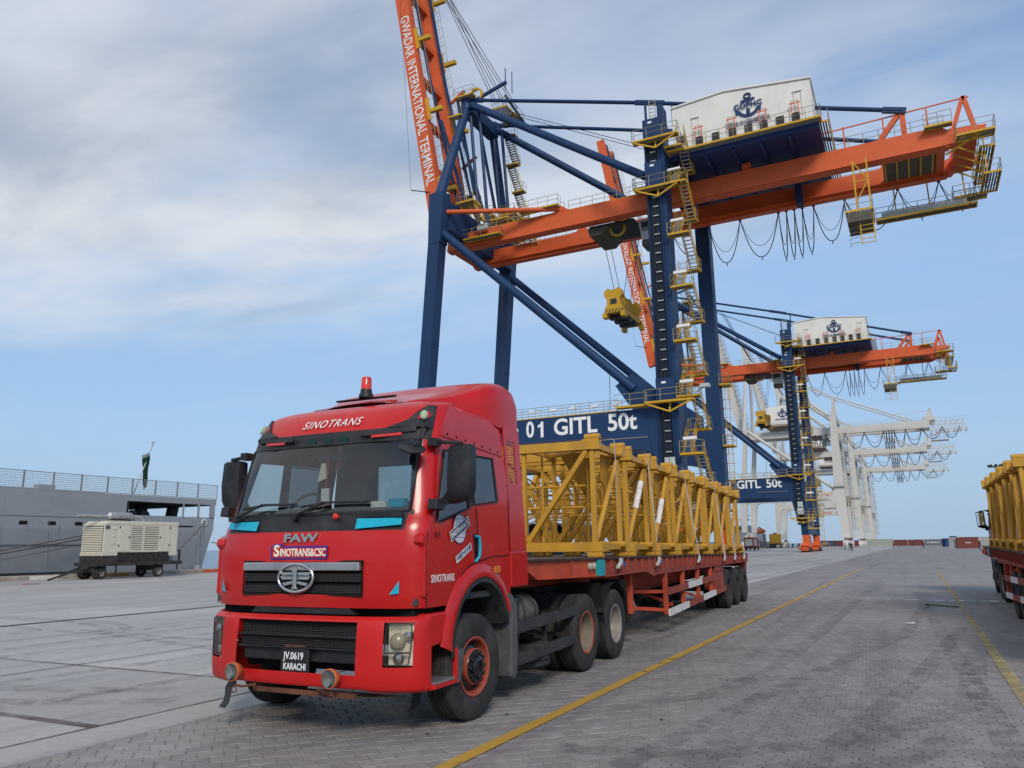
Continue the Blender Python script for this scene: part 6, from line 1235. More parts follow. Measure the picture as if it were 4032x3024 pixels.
# ------------------------------------------------------------------ white quay cranes farther along
def build_white():
    C = empty('quay_crane', (-OX, 255, 0), 0, None, 'nearest of the three white quay cranes', 'quay crane', 'white quay cranes'); Wt = 'crane_white'
    for s_ in (-1, 1):
        y0, y1 = (-8.8, -7.2) if s_ < 0 else (7.2, 8.8)
        L = empty('leg', (0, 0, 0), 0, C)
        cob(MB().prism([(-19.5, 40), (-18.0, 40), (-17.4, 16), (-17.1, 5.2), (-19.1, 5.2), (-20.6, 14.2), (-20.3, 16.6)], 'y', y0, y1), 'leg_shaft', Wt, L); cob(MB().box(-19.5, -17.0, y0 - .1, y1 + .1, 3.0, 5.2), 'leg_foot', Wt, L)
        L = empty('leg', (0, 0, 0), 0, C)
        cob(MB().prism([(-47.6, 16.6), (-45.4, 16.6), (-45.6, 13.0), (-46.3, 5.0), (-47.7, 5.0)], 'y', y0, y1), 'leg_shaft', Wt, L); cob(MB().prism([(-47.3, 16.6), (-45.9, 16.6), (-44.0, 36.5), (-45.0, 36.5)], 'y', y0, y1), 'leg_upper', Wt, L)
        P = empty('portal_beam', (0, 0, 0), 0, C)
        top = [(-47.0, 16.6), (-19.0, 16.6), (-19.0, 12.8), (-21.0, 12.8), (-21.4, 14.0), (-22.4, 14.5), (-44.2, 14.5), (-45.2, 14.0), (-45.6, 12.8), (-47.0, 12.8)]
        cob(MB().prism(top, 'y', y0 + .02, y1 - .02), 'beam_box', Wt, P)
        if s_ < 0:
            text('lettering', 'GITL', 'grey_letter', P, (-31.0 + OX, y0 - .01, 15.55), (rad(90), 0, 0), 1.5, .01, 1.0, .03); text('lettering', '04', 'grey_letter', P, (-25.4 + OX, y0 - .01, 15.5), (rad(90), 0, 0), 1.4, .01, 1.0, .03); text('lettering', 'ZPMC', 'pale_red', P, (-22.6 + OX, y0 - .01, 15.5), (rad(90), 0, 0), 1.2, .01, 1.0, .03)
            cob(MB().box(-38.5, -34.2, y0 - .02, y0 + .01, 15.0, 15.9), 'beam_banner', 'pale_red', P)
        b = MB(); b.tube((-44.0, (y0 + y1) / 2, 36.2), (-20.2, (y0 + y1) / 2, 17.2), .48, 14); cob(b, 'diagonal_brace', Wt, C, 40)
        b = MB(); n_ = 9
        for k in range(26): t0 = .25 + .028 * k; c = V(-44, (y0 + y1) / 2, 36.2).lerp(V(-20.2, (y0 + y1) / 2, 17.2), t0); b.path([c + V(.5 * math.cos(a) * .6 + a * .06, .52 * math.sin(a), -.5 * math.cos(a) * .7 - a * .05) for a in np.linspace(0, 6.28, n_)], .05, 4)
        cob(b, 'brace_spiral', 'white_shade_rust', C)
        for xx, z1 in ((-18.3, 3.0), (-46.9, 3.0)):
            bg_ = empty('bogie', (0, 0, 0), 0, C); cob(MB().prism([(y0 - 2.2, 1.0), (y0 - 1.6, 2.2), (y1 + 1.6, 2.2), (y1 + 2.2, 1.0)], 'x', xx - .8, xx + .8), 'equaliser_beam', Wt, bg_); cob(MB().box(xx - .6, xx + .6, y0 + .3, y1 - .3, 2.2, 3.0), 'equaliser_pin', 'white_shade_rust', bg_)
            for k in range(4): yy = y0 - 1.8 + k * (y1 - y0 + 3.6) / 3; cob(MB().prism([(yy - .6, 1.0), (yy + .6, 1.0), (yy + .45, .2), (yy - .45, .2)], 'x', xx - .75, xx + .75), 'wheel_truck', 'white_shade_rust' if k % 2 else Wt, bg_)
        G = empty('main_girder', (0, 0, 0), 0, C); ya, yb = (-4.0, -2.4) if s_ < 0 else (2.4, 4.0)
        cob(MB().box(-45.5, 6.6, ya, yb, 33.9, 36.0), 'girder_box', Wt, G); cob(MB().box(-10, 2, ya - .06 if s_ < 0 else yb, ya if s_ < 0 else yb + .06, 34.4, 35.6), 'girder_panel', Wt, G)
        r = MB(); railing(r, [(-44, ya + .1, 36), (6.5, ya + .1, 36)], 1.1, 1.6, .035); cob(r, 'girder_railing', 'crane_white', G)
        b = MB(); b.tube((-18.6, s_ * 3, 45.6), (2.5, s_ * 3, 36.4), .22, 8); b.tube((-18.6, s_ * 3, 45.6), (-43.5, s_ * 3, 60), .22, 8); cob(b, 'top_tie', Wt, C)
        b = MB(); b.tube((-43.5, s_ * 3, 60), (-20, s_ * 7.5, 39.2), .4, 10); cob(b, 'back_stay', Wt, C)
        b = MB(); b.tube((-45, s_ * 7.6, 36.5), (-43.6, s_ * 3, 60.5), .5, 10); cob(b, 'tower_leg', Wt, C)
        d = V(-.21, 0, .978); base = V(-46.5, 0, 37); q = MB(); q.prism([(base.x + d.x * t_ + h * .978, base.z + d.z * t_ + h * .21) for t_, h in ((0, -1.0), (0, .9), (48, .9), (48, -1.0))], 'y', s_ * 3.2 - .7, s_ * 3.2 + .7); cob(q, 'boom_girder', Wt, C)
        r = MB()
        for hh in (1.5, 2.1): r.tube((base.x + hh * .978, s_ * 3.2, base.z + hh * .21), (base.x + d.x * 47 + hh * .978, s_ * 3.2, base.z + d.z * 47 + hh * .21), .06, 4)
        for k in range(28): t_ = 1.5 + k * 1.65; r.tube((base.x + d.x * t_ + .9, s_ * 3.2, base.z + d.z * t_ + .2), (base.x + d.x * t_ + 2.05, s_ * 3.2, base.z + d.z * t_ + .45), .06, 4)
        cob(r, 'boom_railing', 'white_shade_rust', C)
    for t_ in range(2, 48, 9): p = base + d * t_; cob(MB().box(p.x - .4, p.x + .4, -2.5, 2.5, p.z - .4, p.z + .4), 'boom_tie', Wt, C)
    for x in (-18.3, -46.9): cob(MB().box(x - .8, x + .8, -7.2, 7.2, 3.2, 5.0), 'sill_beam', Wt, C)
    cob(MB().box(-44.4, -42.8, -3.4, 3.4, 58.4, 60.2), 'tower_head_beam', Wt, C); cob(MB().box(-45.3, -44.0, -8.6, 8.6, 34.5, 37.2), 'sea_cross_beam', Wt, C); cob(MB().box(-19.4, -18.1, -7.2, 7.2, 38.0, 39.8), 'land_cross_beam', Wt, C)
    b = MB(); b.bar((-19.3, -3, 40), (-18.6, -3, 45.8), .5); b.bar((-18.0, -3, 40), (-18.6, -3, 45.8), .4); b.bar((-19.3, 3, 40), (-18.6, 3, 45.8), .5); b.bar((-18.6, -3, 45.6), (-18.6, 3, 45.6), .4); cob(b, 'tie_mast', Wt, C)
    b = MB(); 
    for k in range(4): b.tube((-42, -1.5 + k, 59.5), (-51 + k * .3, -1.5 + k, 78), .06, 4)
    cob(b, 'boom_hoist_ropes', 'steel_dark', C)
    H = empty('machinery_house', (0, 0, 0), 0, C); cob(MB().prism([(-38.3, 37.9), (-28.3, 37.9), (-28.3, 43.3), (-33, 43.7), (-38.3, 43.3)], 'y', -6.6, 6.6), 'house_walls', 'house_white', H); cob(MB().box(-38.8, -27.8, -7.4, 7.4, 37.2, 37.7), 'house_floor', 'white_shade_rust', H); r = MB(); railing(r, [(-38.8, -7.3, 37.7), (-27.8, -7.3, 37.7)], 1.1, 1.5, .04); cob(r, 'house_railing', Wt, H)
    anchor_logo(H, -33.2, -6.7, 41.2, 3.0)
    # rear lattice with sheave frame
    RL = empty('rear_frame', (0, 0, 0), 0, C); b = MB()
    for s_ in (-3.4, 3.4):
        b.bar((6.6, s_, 35.6), (15.4, s_, 35.6), .28); b.bar((6.6, s_, 32.9), (16.2, s_, 33.5), .28)
        for k in range(6): x = 6.8 + k * 1.5; b.bar((x, s_, 32.9), (x + .75, s_, 35.5), .16); b.bar((x + .75, s_, 35.5), (x + 1.5, s_, 33.1), .16)
    for k in range(7): b.bar((6.8 + k * 1.5, -3.4, 33.0), (6.8 + k * 1.5, 3.4, 33.0), .16)
    cob(b, 'frame_lattice', Wt, RL); r = MB(); railing(r, [(6.6, -3.5, 35.6), (15.4, -3.5, 35.6)], 1.1, 1.5, .04); railing(r, [(6.6, -4.2, 30.2), (11, -4.2, 30.2)], 1.3, 1.2, .06); cob(r, 'frame_railing', Wt, RL)
    cob(MB().box(6.5, 11, -4.3, -2.6, 29.9, 30.2), 'hanging_deck', 'white_shade_rust', RL); b = MB()
    for x in (5.6, 7.0, 10.5): b.bar((x, -3.6, 30), (x, -3.6, 34), .15)
    cob(b, 'hanger', Wt, RL); b = MB(); b.bar((5.6, -3, 36), (7.0, -3, 39.6), .4); b.bar((8, -3, 36), (7.0, -3, 39.6), .4); b.bar((5.6, 3, 36), (7.0, 3, 39.6), .4); b.bar((8, 3, 36), (7.0, 3, 39.6), .4); b.bar((-2, -3, 38.6), (6.6, -3, 39.0), .12); b.bar((-1, -3, 36), (-1, -3, 38.8), .14); cob(b, 'end_frame', Wt, C); cob(MB().box(5.2, 8.2, -4.0, 4.0, 36.0, 37.2), 'end_winch', Wt, C)
    festoon(C, -4.4, 33.8, [-26, -24.5, -23, -21.5, -16, -10.8, -5.6, -4.9, -4.2, -3.5, -2.8, 0.2, 4.4, 9.6, 14.0], [4.2, 4.2, 4.2, 4.4, 4.6, 4.6, 5.4, 5.4, 5.4, 5.4, 5.0, 4.6, 3.2, 3.2], .10)
    # stair tower
    ST = empty('stair_tower', (0, 0, 0), 0, C); z = 5.0
    while z < 33:
        platform('stair_landing', ST, -16.9, -15.0, -8.6, -7.4, z, 'nsew', Wt, rm='crane_white'); stair(ST, (-16.0, -7.6, z), (-16.0, -5.2, z + 2.9), .8, 'white_shade_rust', 'white_shade_rust', 'white_shade_rust'); b = MB(); b.box(-16.95, -16.8, -8.6, -8.45, z, z + 2.9); b.box(-15.1, -14.95, -8.6, -8.45, z, z + 2.9); cob(b, 'stair_posts', Wt, ST); z += 2.9
    platform('leg_platform', C, -21.2, -16.6, -9.6, -8.9, 18.0, 'sew', Wt, rm='crane_white'); cob(MB().box(-17.2, -16.2, -8.2, -6.8, 12.0, 15.0), 'cable_reel', 'white_shade_rust', C)
    SP = empty('spreader', (0, 0, 0), 0, C)
    for y0 in (-6.0, 5.4): cob(MB().prism([(-27.0, 19.0), (-25.0, 19.0), (-25.2, 20.2), (-25.0, 21.2), (-25.4, 21.8), (-26.6, 21.8), (-27.0, 21.2), (-26.8, 20.2)], 'y', y0, y0 + .6), 'head_plate', 'white_shade_rust', SP)
    cob(MB().box(-26.8, -25.2, -5.4, 5.4, 19.2, 19.8), 'spreader_beam', 'crane_yellow', SP); b = MB(); b.tube((-26, -2, 21), (-26, -2, 34), .05, 4); b.tube((-26, 2, 21), (-26, 2, 34), .05, 4); cob(b, 'hoist_ropes', 'steel_dark', SP); cob(MB().box(-29, -23, -2.3, 2.3, 33.0, 33.9), 'trolley_frame', 'white_shade_rust', C)
    cob(MB().box(-22.9, -21.0, -1.2, 1.2, 31.0, 33.2), 'operator_cabin', 'cabin_grey', C)
    return C
W1 = build_white()
for yc, lb in ((322, 'middle one of the three white quay cranes'), (402, 'farthest of the three white quay cranes, near the container row')):
    c = copy_tree(W1); c.location = (-OX, yc, 0); tag(c, lb, 'quay crane')

# ------------------------------------------------------------------ grey naval ship alongside
mat('ship_grey', (0.265, 0.285, 0.305), 0.5, var=0.07, scale=0.4, bump=0.35, bscale=.5, dirt=(0.21, 0.225, 0.24), dscale=0.35, damt=0.5); mat('ship_boot', (0.035, 0.045, 0.055), 0.6, var=0.2, scale=0.5, dirt=(0.12, 0.13, 0.13), dscale=0.5, damt=0.5); mat('ship_inside', (0.05, 0.055, 0.06), 0.7, var=0.2); mat('net_grey', (0.25, 0.265, 0.28), 0.6); mat('flag_green', (0.004, 0.035, 0.018), 0.8); mat('rope_brown', (0.13, 0.10, 0.085), 0.9, var=0.3, scale=8); mat('fender_pale', (0.4, 0.42, 0.41), 0.7)
SHP = empty('naval_ship', (-58, 20, -2.6), 0, None, 'grey naval ship moored along the quay, stern to the right', 'ship')
def sob(mb, name, m, parent=SHP, smooth=None): mb.v = [(x + 58, y - 20, z + 2.6) for x, y, z in mb.v]; return mb.obj(name, m, parent, smooth)
sob(MB().hexa([(-64, -40, -3), (-52.2, -40, -3), (-52.2, 44.7, -3), (-64, 44.7, -3), (-66, -40, 3.2), (-51.5, -40, 3.2), (-51.5, 45.95, 3.2), (-66, 45.95, 3.2)]), 'hull_lower', 'ship_grey')
sob(MB().hexa([(-64, -40, -3.02), (-52.18, -40, -3.02), (-52.18, 44.72, -3.02), (-64, 44.72, -3.02), (-66, -40, .55), (-51.78, -40, .55), (-51.78, 36, .35), (-66, 36, .35)]), 'boot_topping', 'ship_boot')
sob(MB().box(-66, -51.5, -40, 38.0, 3.2, 5.3), 'hull_upper', 'ship_grey'); sob(MB().box(-66, -51.5, -40, 46.15, 5.3, 5.75), 'weather_deck', 'ship_grey')
sob(MB().box(-51.62, -51.5, 38.0, 46.0, 3.2, 4.28), 'bulwark', 'ship_grey'); sob(MB().box(-66, -65.88, 38.0, 46.0, 3.2, 4.28), 'bulwark', 'ship_grey'); sob(MB().box(-66, -51.62, 45.85, 46.0, 3.2, 4.2), 'stern_bulwark', 'ship_grey')
for x in (-51.6, -65.9):
    for y0, y1 in ((45.55, 46.05), (44.35, 44.5), (42.9, 43.0)): sob(MB().box(x - .1 if x < -60 else x, x + .1, y0, y1, 4.2, 5.3), 'deck_pillar', 'ship_grey')
for y0 in (41.6, 44.6, 39.2): sob(MB().hexa([(-56, y0, 3.2), (-55.5, y0, 3.2), (-55.5, y0 + .8, 3.2), (-56, y0 + .8, 3.2), (-56, y0 + .4, 5.3), (-55.5, y0 + .4, 5.3), (-55.5, y0 + 1.2, 5.3), (-56, y0 + 1.2, 5.3)]), 'deck_frame', 'ship_inside')
sob(MB().box(-66, -51.5, 37.9, 38.05, 3.2, 5.3), 'mooring_bulkhead', 'ship_inside'); sob(MB().box(-65, -52, 38.1, 45.8, 3.2, 3.24), 'mooring_deck', 'ship_inside'); sob(MB().box(-65.5, -51.8, 38.1, 45.8, 5.24, 5.3), 'deckhead', 'ship_inside')
for y0 in (39.3, 40.4): b = MB(); b.lathe([(0, -.5), (.42, -.5), (.42, -.4), (.22, -.35), (.22, .35), (.42, .4), (.42, .5), (0, .5)], (-53.2, y0, 4.3), 'x', 20); b.box(-53.6, -52.8, y0 - .3, y0 + .3, 3.2, 4.2); sob(b, 'mooring_winch', 'ship_inside', smooth=35)
for y0 in (23.0, 24.9, 26.8, 28.6, 30.5, 32.4, 34.3, 36.2): b = MB(); b.prism([(y0 - .28, 3.5), (y0 - .25, 3.43), (y0 + .25, 3.43), (y0 + .28, 3.5), (y0 + .28, 3.62), (y0 + .25, 3.68), (y0 - .25, 3.68), (y0 - .28, 3.62)], 'x', -51.499, -51.49); sob(b, 'scuttle', 'gap_black')
b = MB(); b.prism([(39.0, 3.46), (43.9, 3.46), (44.0, 3.52), (43.9, 3.58), (39.0, 3.58)], 'x', -51.499, -51.49); sob(b, 'hull_slot', 'gap_black')
b = MB(); b.lathe([(.34, 0), (.30, .06), (.16, .07), (.14, .0)], (-51.5, 45.05, 3.85), 'x', 24); sob(b, 'fairlead', 'fender_pale', smooth=35)
b = MB(); b.lathe([(0, -.4), (.3, -.4), (.3, .4), (0, .4)], (-51.4, 44.6, .1), 'z', 16); b.tube((-51.4, 44.6, .4), (-51.45, 44.6, 4.2), .02, 4); sob(b, 'hanging_fender', 'ship_grey')
# net rail panels, 2 m each
pn = MB()
for a, q in (((0, .04, 0), (0, 1.96, 0)), ((0, .04, 1.12), (0, 1.96, 1.12)), ((0, .04, 0), (0, .04, 1.16)), ((0, 1.96, 0), (0, 1.96, 1.16))): pn.bar(a, q, .05)
PANEL = pn.mesh('panel_frame', 'net_grey'); nw = MB()
for k in range(1, 8): z = k * .14; nw.path([(0, .05, z), (0, .6, z - .02), (0, 1.3, z - .025), (0, 1.95, z)], .012, 4)
for k in range(1, 15): nw.tube((0, .05 + k * .127, .02), (0, .05 + k * .127, 1.1), .011, 4)
NET = nw.mesh('panel_net', 'net_grey')
for side, sx in ((-51.5, 1), (-65.95, 1)):
    for k in range(14):
        p = empty('rail_panel', (side + 58, 18.2 + 2.0 * k - 20, 5.80 + 2.6), 0, SHP); inst(PANEL, 'panel_frame', p); inst(NET, 'panel_net', p)
for k in range(7): sob(MB().box(-64 + k * 1.8, -63.4 + k * 1.8, 24 + (k * 37 % 11), 25.2 + (k * 37 % 11), 5.75, 6.15 + .1 * (k % 3)), 'deck_locker', 'ship_grey')
for y0 in np.arange(20, 38, 3.05): sob(MB().box(-51.498, -51.488, y0, y0 + .025, .7, 5.3), 'plate_seam', 'ship_grey')
for z0 in (2.2, 4.0): sob(MB().box(-51.66 + z0 * .05, -51.485, 15, 37.9, z0, z0 + .03), 'plate_seam', 'ship_grey')
rs = MB()
for k in range(9): y0 = 21 + k * 1.95 + (k * 7 % 5) * .1; rs.add([(-51.484, y0, 3.42), (-51.484, y0 + .1, 3.42), (-51.50, y0 + .06, 3.42 - .5 - .12 * (k * 5 % 4)), (-51.50, y0 + .02, 3.3 - .5)], [(0, 1, 2, 3)])
worn('rust_run', (0.16, 0.10, 0.07), 0.35, 0.7, 2.0, 0.8, 0.5); tag(sob(rs, 'rust_runs', 'rust_run'), kind='stuff')
fl = empty('stern_flag', (-51.9 + 58, 38.6 - 20, 5.75 + 2.6), 0, SHP)
b = MB(); b.tube((0, 0, 0), (0, 1.35, 4.0), .045, 8); b.lathe([(0, 0), (.11, .02), (.11, .08), (.05, .12), (.1, .2), (0, .24)], (0, 1.36, 4.0), 'z', 10); b.obj('flag_staff', 'fender_pale', fl)
for nm, m_, w0, w1 in (('flag_cloth', 'flag_green', .10, 1.0), ('flag_hoist', 'net_grey', 0, .10)):
    rows = []
    for i in range(9):
        t_ = i / 8; top = V(0, 1.12 - .30 * t_, 3.4 - .9 * t_)
        rows.append([(.06 * math.sin(4 * u + 3 * t_), 1.12 + .05 * math.sin(9 * u + t_ * 4) - (.30 * (1 - u) + .20) * t_ * 1.2, 3.4 - u * 2.7 - .35 * t_) for u in np.linspace(w0, w1, 9)])
    b = MB(); b.grid(rows); b.obj(nm, m_, fl, smooth=60)
for k, (p, q, lb) in enumerate((((-51.4, 45.0, 3.85), (-48.4, 38.2, .35), 'brown mooring rope slanting down from the stern fairlead'), ((-51.45, 38.0, 3.45), (-48.4, 17.0, .25), 'upper brown mooring rope left of the generator'), ((-51.45, 37.0, 3.0), (-48.4, 17.2, .2), 'middle brown mooring rope left of the generator'), ((-51.45, 36.0, 2.45), (-48.4, 19.0, .15), 'lowest thin mooring rope left of the generator'), ((-51.3, 45.7, 2.3), (-48.4, 62, .3), 'dark mooring ropes leading away behind the red cab'))):
    p, q = Vector(p), Vector(q); b = MB(); b.path([p.lerp(q, t_) + V(0, 0, -.9 * t_ * (1 - t_)) for t_ in np.linspace(0, 1, 14)], .04 if k != 3 else .022, 6); tag(b.obj('mooring_rope', 'rope_brown'), lb, 'rope', 'mooring ropes')

# ------------------------------------------------------------------ generator set on a trailer
mat('genset_cream', (0.56, 0.53, 0.42), 0.55, var=0.06, scale=1.5, dirt=(0.33, 0.30, 0.23), dscale=1.5, damt=0.4); mat('exhaust_grey', (0.40, 0.40, 0.39), 0.5, 0.4, var=0.2, scale=5, dirt=(0.3, 0.27, 0.22), dscale=4, damt=0.5)
GN = empty('generator_trailer', (-45.25, 33.8, 0), 0, None, 'cream generator set on a black wheeled trailer beside the ship', 'generator')
def gob(mb, name, m, parent=GN, **k): mb.v = [(x + 45.25, y - 33.8, z) for x, y, z in mb.v]; return mb.obj(name, m, parent, **k)
gob(MB().box(-46.3, -44.22, 31.16, 36.55, 1.58, 3.28), 'canopy_body', 'genset_cream', bevel=.03); gob(MB().prism([(31.14, 3.28), (31.5, 3.52), (36.56, 3.52), (36.56, 3.28)], 'x', -46.3, -44.2), 'canopy_roof', 'genset_cream', bevel=.02)
gob(MB().box(-46.3, -44.2, 31.12, 32.15, 1.38, 1.60), 'canopy_skirt', 'genset_cream'); gob(MB().box(-46.3, -44.2, 35.95, 36.55, 1.36, 1.60), 'canopy_skirt', 'genset_cream')
gob(MB().box(-46.25, -44.3, 32.15, 35.95, 1.0, 1.58), 'base_tank', 'chassis')
for y0 in np.arange(32.5, 35.9, .55): gob(MB().box(-44.3, -44.22, y0, y0 + .1, 1.02, 1.56), 'base_rib', 'chassis')
def louvres(x, y0, y1, z0, z1, n, name='louvre'):
    gob(MB().box(x, x + .012, y0, y1, z0, z1), 'louvre_recess', 'gap_black')
    for k in range(n): z = z0 + (z1 - z0) * (k + .25) / n; h_ = (z1 - z0) / n; gob(MB().hexa([(x + .012, y0, z), (x + .05, y0, z - .02), (x + .05, y1, z - .02), (x + .012, y1, z), (x + .012, y0, z + h_ * .42), (x + .03, y0, z + h_ * .36), (x + .03, y1, z + h_ * .36), (x + .012, y1, z + h_ * .42)]), name, 'genset_cream')
louvres(-44.218, 33.08, 33.80, 1.78, 3.18, 12); louvres(-44.218, 34.02, 35.02, 1.78, 3.18, 12)
e = empty('end_louvres', (0, 0, 0), 0, GN)
MB().box(-.95, .95, -2.66, -2.645, 1.48, 3.2).obj('louvre_recess', 'gap_black', e)
for k in range(16): z = 1.5 + k * .106; MB().hexa([(-.95, -2.72, z - .02), (.95, -2.72, z - .02), (.95, -2.66, z), (-.95, -2.66, z), (-.95, -2.69, z + .045), (.95, -2.69, z + .045), (.95, -2.66, z + .055), (-.95, -2.66, z + .055)]).obj('louvre', 'genset_cream', e)
for y0, y1 in ((32.14, 32.96), (35.08, 35.92)):
    gob(MB().box(-44.22, -44.19, y0, y1, 1.63, 3.26), 'access_door', 'genset_cream', bevel=.006)
    for z in (1.95, 3.08): gob(MB().box(-44.19, -44.17, (y0 if y0 < 33 else y1 - .07), (y0 + .07 if y0 < 33 else y1), z, z + .12), 'hinge', 'plastic_black')
    gob(MB().box(-44.19, -44.17, (y1 - .14 if y0 < 33 else y0 + .02), (y1 - .02 if y0 < 33 else y0 + .14), 2.46, 2.56), 'latch', 'plastic_grey')
for z in (1.62, 2.1, 2.55, 3.02): gob(MB().box(-44.22, -44.19, 31.72, 31.95, z, z + .1), 'warning_label', 'mark_white'); 
gob(MB().box(-44.22, -44.19, 31.22, 31.5, 3.02, 3.22), 'maker_plate', 'plastic_grey')
gob(MB().lathe([(.0, -.9), (.10, -.9), (.24, -.75), (.24, .75), (.12, .9), (0, .9)], (-45.0, 32.7, 3.84), 'y', 20), 'silencer', 'exhaust_grey', smooth=40); b = MB()
for dx in (0, -.35): b.tube((-45.0 + dx, 31.9, 3.80), (-45.0 + dx, 30.2 + dx * .4, 3.82), .085, 12)
gob(b, 'tail_pipes', 'exhaust_grey', smooth=40); b = MB(); b.path([(-45.0, 33.6, 3.84), (-45.0, 34.1, 3.82), (-45.0, 34.35, 3.7), (-45.0, 34.4, 3.5)], .09, 12); b.path([(-45.3, 33.5, 3.84), (-45.3, 33.9, 3.8), (-45.3, 34.0, 3.5)], .08, 12); gob(b, 'exhaust_bend', 'exhaust_grey', smooth=50); gob(MB().box(-45.3, -44.8, 32.0, 33.4, 3.52, 3.62), 'silencer_mount', 'chassis')
gob(MB().box(-46.25, -44.15, 30.75, 37.0, .78, 1.0), 'trailer_frame', 'chassis'); gob(MB().box(-46.3, -44.15, 31.12, 32.2, 1.0, 1.4), 'front_tank', 'chassis'); gob(MB().box(-45.9, -45.0, 36.6, 36.95, 1.02, 2.55), 'control_cabinet', 'fender_pale', bevel=.02)
for y0 in (32.1, 36.6): gob(MB().box(-44.22, -44.14, y0, y0 + .08, .12 if y0 < 33 else .45, .95), 'jack_leg', 'chassis')
gob(MB().box(-44.25, -44.15, 36.7, 36.82, 1.0, 1.7), 'stanchion', 'chassis')
db = MB(); db.bar((-45.25, 31.0, .75), (-45.25, 28.6, .06), .10, .10); db.bar((-45.7, 31.0, .8), (-45.3, 29.3, .26), .09); db.bar((-44.8, 31.0, .8), (-45.2, 29.3, .26), .09)
for k in range(3): db.bar((-45.6 + k * .12, 30.7 - k * .4, .75 - k * .15), (-44.9 - k * .12, 30.7 - k * .4, .75 - k * .15), .07)
gob(db, 'drawbar', 'chassis')
for x, sd in ((-44.42, 1), (-46.05, -1)):
    for y0 in (31.3, 35.35):
        for dx in ((0, -.24 * sd) if y0 < 33 else (0,)):
            w_ = empty('wheel', (x + dx + 45.25, y0 - 33.8, .36), 0 if sd > 0 else math.pi, GN); inst(TYRE, 'tyre', w_, sc=(.75, .72, .72)); inst(RIM_A if y0 > 33 else RIM_AD, 'rim', w_, sc=(.75, .72, .72)); inst(RIM_AD, 'rim_dish', w_, sc=(.75, .72, .72))
gob(MB().box(-46.0, -44.5, 30.9, 31.7, .42, .78), 'front_axle', 'chassis'); gob(MB().box(-46.0, -44.5, 34.9, 35.8, .42, .78), 'rear_axle', 'chassis')
# ------------------------------------------------------------------ containers
def cmat(n, c): return mat(n, c, 0.6, var=0.12, scale=0.8, dirt=tuple(x * .6 + .03 for x in c), dscale=0.8, damt=0.5)
for n, c in (('box_charcoal', (.055, .06, .07)), ('box_maroon', (.13, .035, .035)), ('box_sage', (.30, .33, .29)), ('box_brown', (.15, .045, .04)), ('box_slate', (.13, .14, .155)), ('box_blue', (.02, .06, .19)), ('box_pale', (.38, .40, .38)), ('box_rust', (.20, .06, .045)), ('box_orange', (.50, .13, .03))): cmat(n, c)
def container(loc, L, m, label, lettering=None, rz=0, H=2.6, group='shipping containers at the end of the quay', tcol='letter_white', ends=False):
    """long side along local x, centred; base on local z 0"""
    e = empty('shipping_container', loc, rz, None, label, 'container', group); W2, hx = 1.22, L / 2
    n = int(L / .28); pts = []
    for k in range(n + 1):
        x = -hx + .12 + (L - .24) * k / n; q = (L - .24) / n
        if k < n: pts += [(x, 0), (x + q * .35, 0), (x + q * .5, .04), (x + q * .85, .04)]
    for sd in (-1, 1):
        b = MB(); b.grid([[(x, sd * (W2 - d - .01), z) for x, d in pts] for z in (.14, H - .1)]); b.obj('side_panel', m, e)
    b = MB()
    for x in (-hx, hx - .12):
        for y in (-W2, W2 - .12): b.box(x, x + .12, y, y + .12, 0, H)
    for y in (-W2, W2 - .1):
        for z in (0, H - .1): b.box(-hx + .12, hx - .12, y, y + .1, z, z + (.14 if z == 0 else .1))
    for x in (-hx, hx - .1):
        for z in (0, H - .1): b.box(x, x + .1, -W2 + .12, W2 - .12, z, z + (.14 if z == 0 else .1))
    b.obj('corner_frame', m, e); MB().box(-hx + .05, hx - .05, -W2 + .05, W2 - .05, H - .06, H - .01).obj('roof', m, e)
    for y in (-.56, .56): MB().box(hx - .07, hx - .03, y - .55, y + .55, .15, H - .11).obj('door', m, e)
    MB().box(-hx + .04, -hx + .08, -1.1, 1.1, .15, H - .11).obj('end_panel', m, e)
    lr = MB()
    for y in (-.85, -.3, .3, .85): lr.tube((hx + .0, y, .2), (hx + .0, y, H - .15), .03, 6)
    lr.obj('lock_rods', 'steel_dark' if not ends else 'letter_white', e)
    if lettering: text('lettering', lettering, tcol, e, (0, -W2 - .01, H * .5), (rad(90), 0, 0), 1.0 if L > 6 else .45, .01, 1.0, .02, spacing=1.3)
    return e
def rx(u_ratio, Y): return u_ratio * Y
YC = 386.0
for k, (a, b_, m, lb, tx, H) in enumerate(((-.1060, -.0862, 'box_charcoal', 'charcoal container in the far row, just right of the orange bogies', 'I T L', 2.6), (-.0860, -.0695, 'box_maroon', 'maroon container in the far row, left one behind the white crane feet', None, 2.6), (-.0692, -.0550, 'box_maroon', 'maroon container in the far row, right one behind the white crane feet', None, 2.6), (-.0544, -.0252, 'box_sage', 'long pale grey green container in the far row', 'LOD T CO', 3.0), (-.0250, -.0102, 'box_brown', 'brown container in the far row beside the grey green one', None, 2.6), (-.0100, .0062, 'box_brown', 'brown container in the far row beside the slate grey one', None, 2.6), (.0064, .0243, 'box_slate', 'slate grey container with white lettering in the far row', 'DORICO', 2.6), (.0243, .0420, 'box_slate', 'slate grey container in the far row behind the blue one', None, 2.6))):
    x0, x1 = a * YC, b_ * YC; container(((x0 + x1) / 2, YC, 0), x1 - x0 - .1, m, lb, tx, 0, H, tcol='letter_white' if m != 'box_sage' else 'box_pale')
container((8.7, 290, 0), 6.06, 'box_blue', 'bright blue container standing end-on at the right, nearer one', None, rad(-80)); container((11.4, 295, 0), 6.06, 'box_blue', 'bright blue container standing end-on at the right, farther one', None, rad(-86)); container((10.3, 292, 2.61), 2.0, 'box_blue', 'small blue tank box lying on top of the blue containers', None, 0, .7)
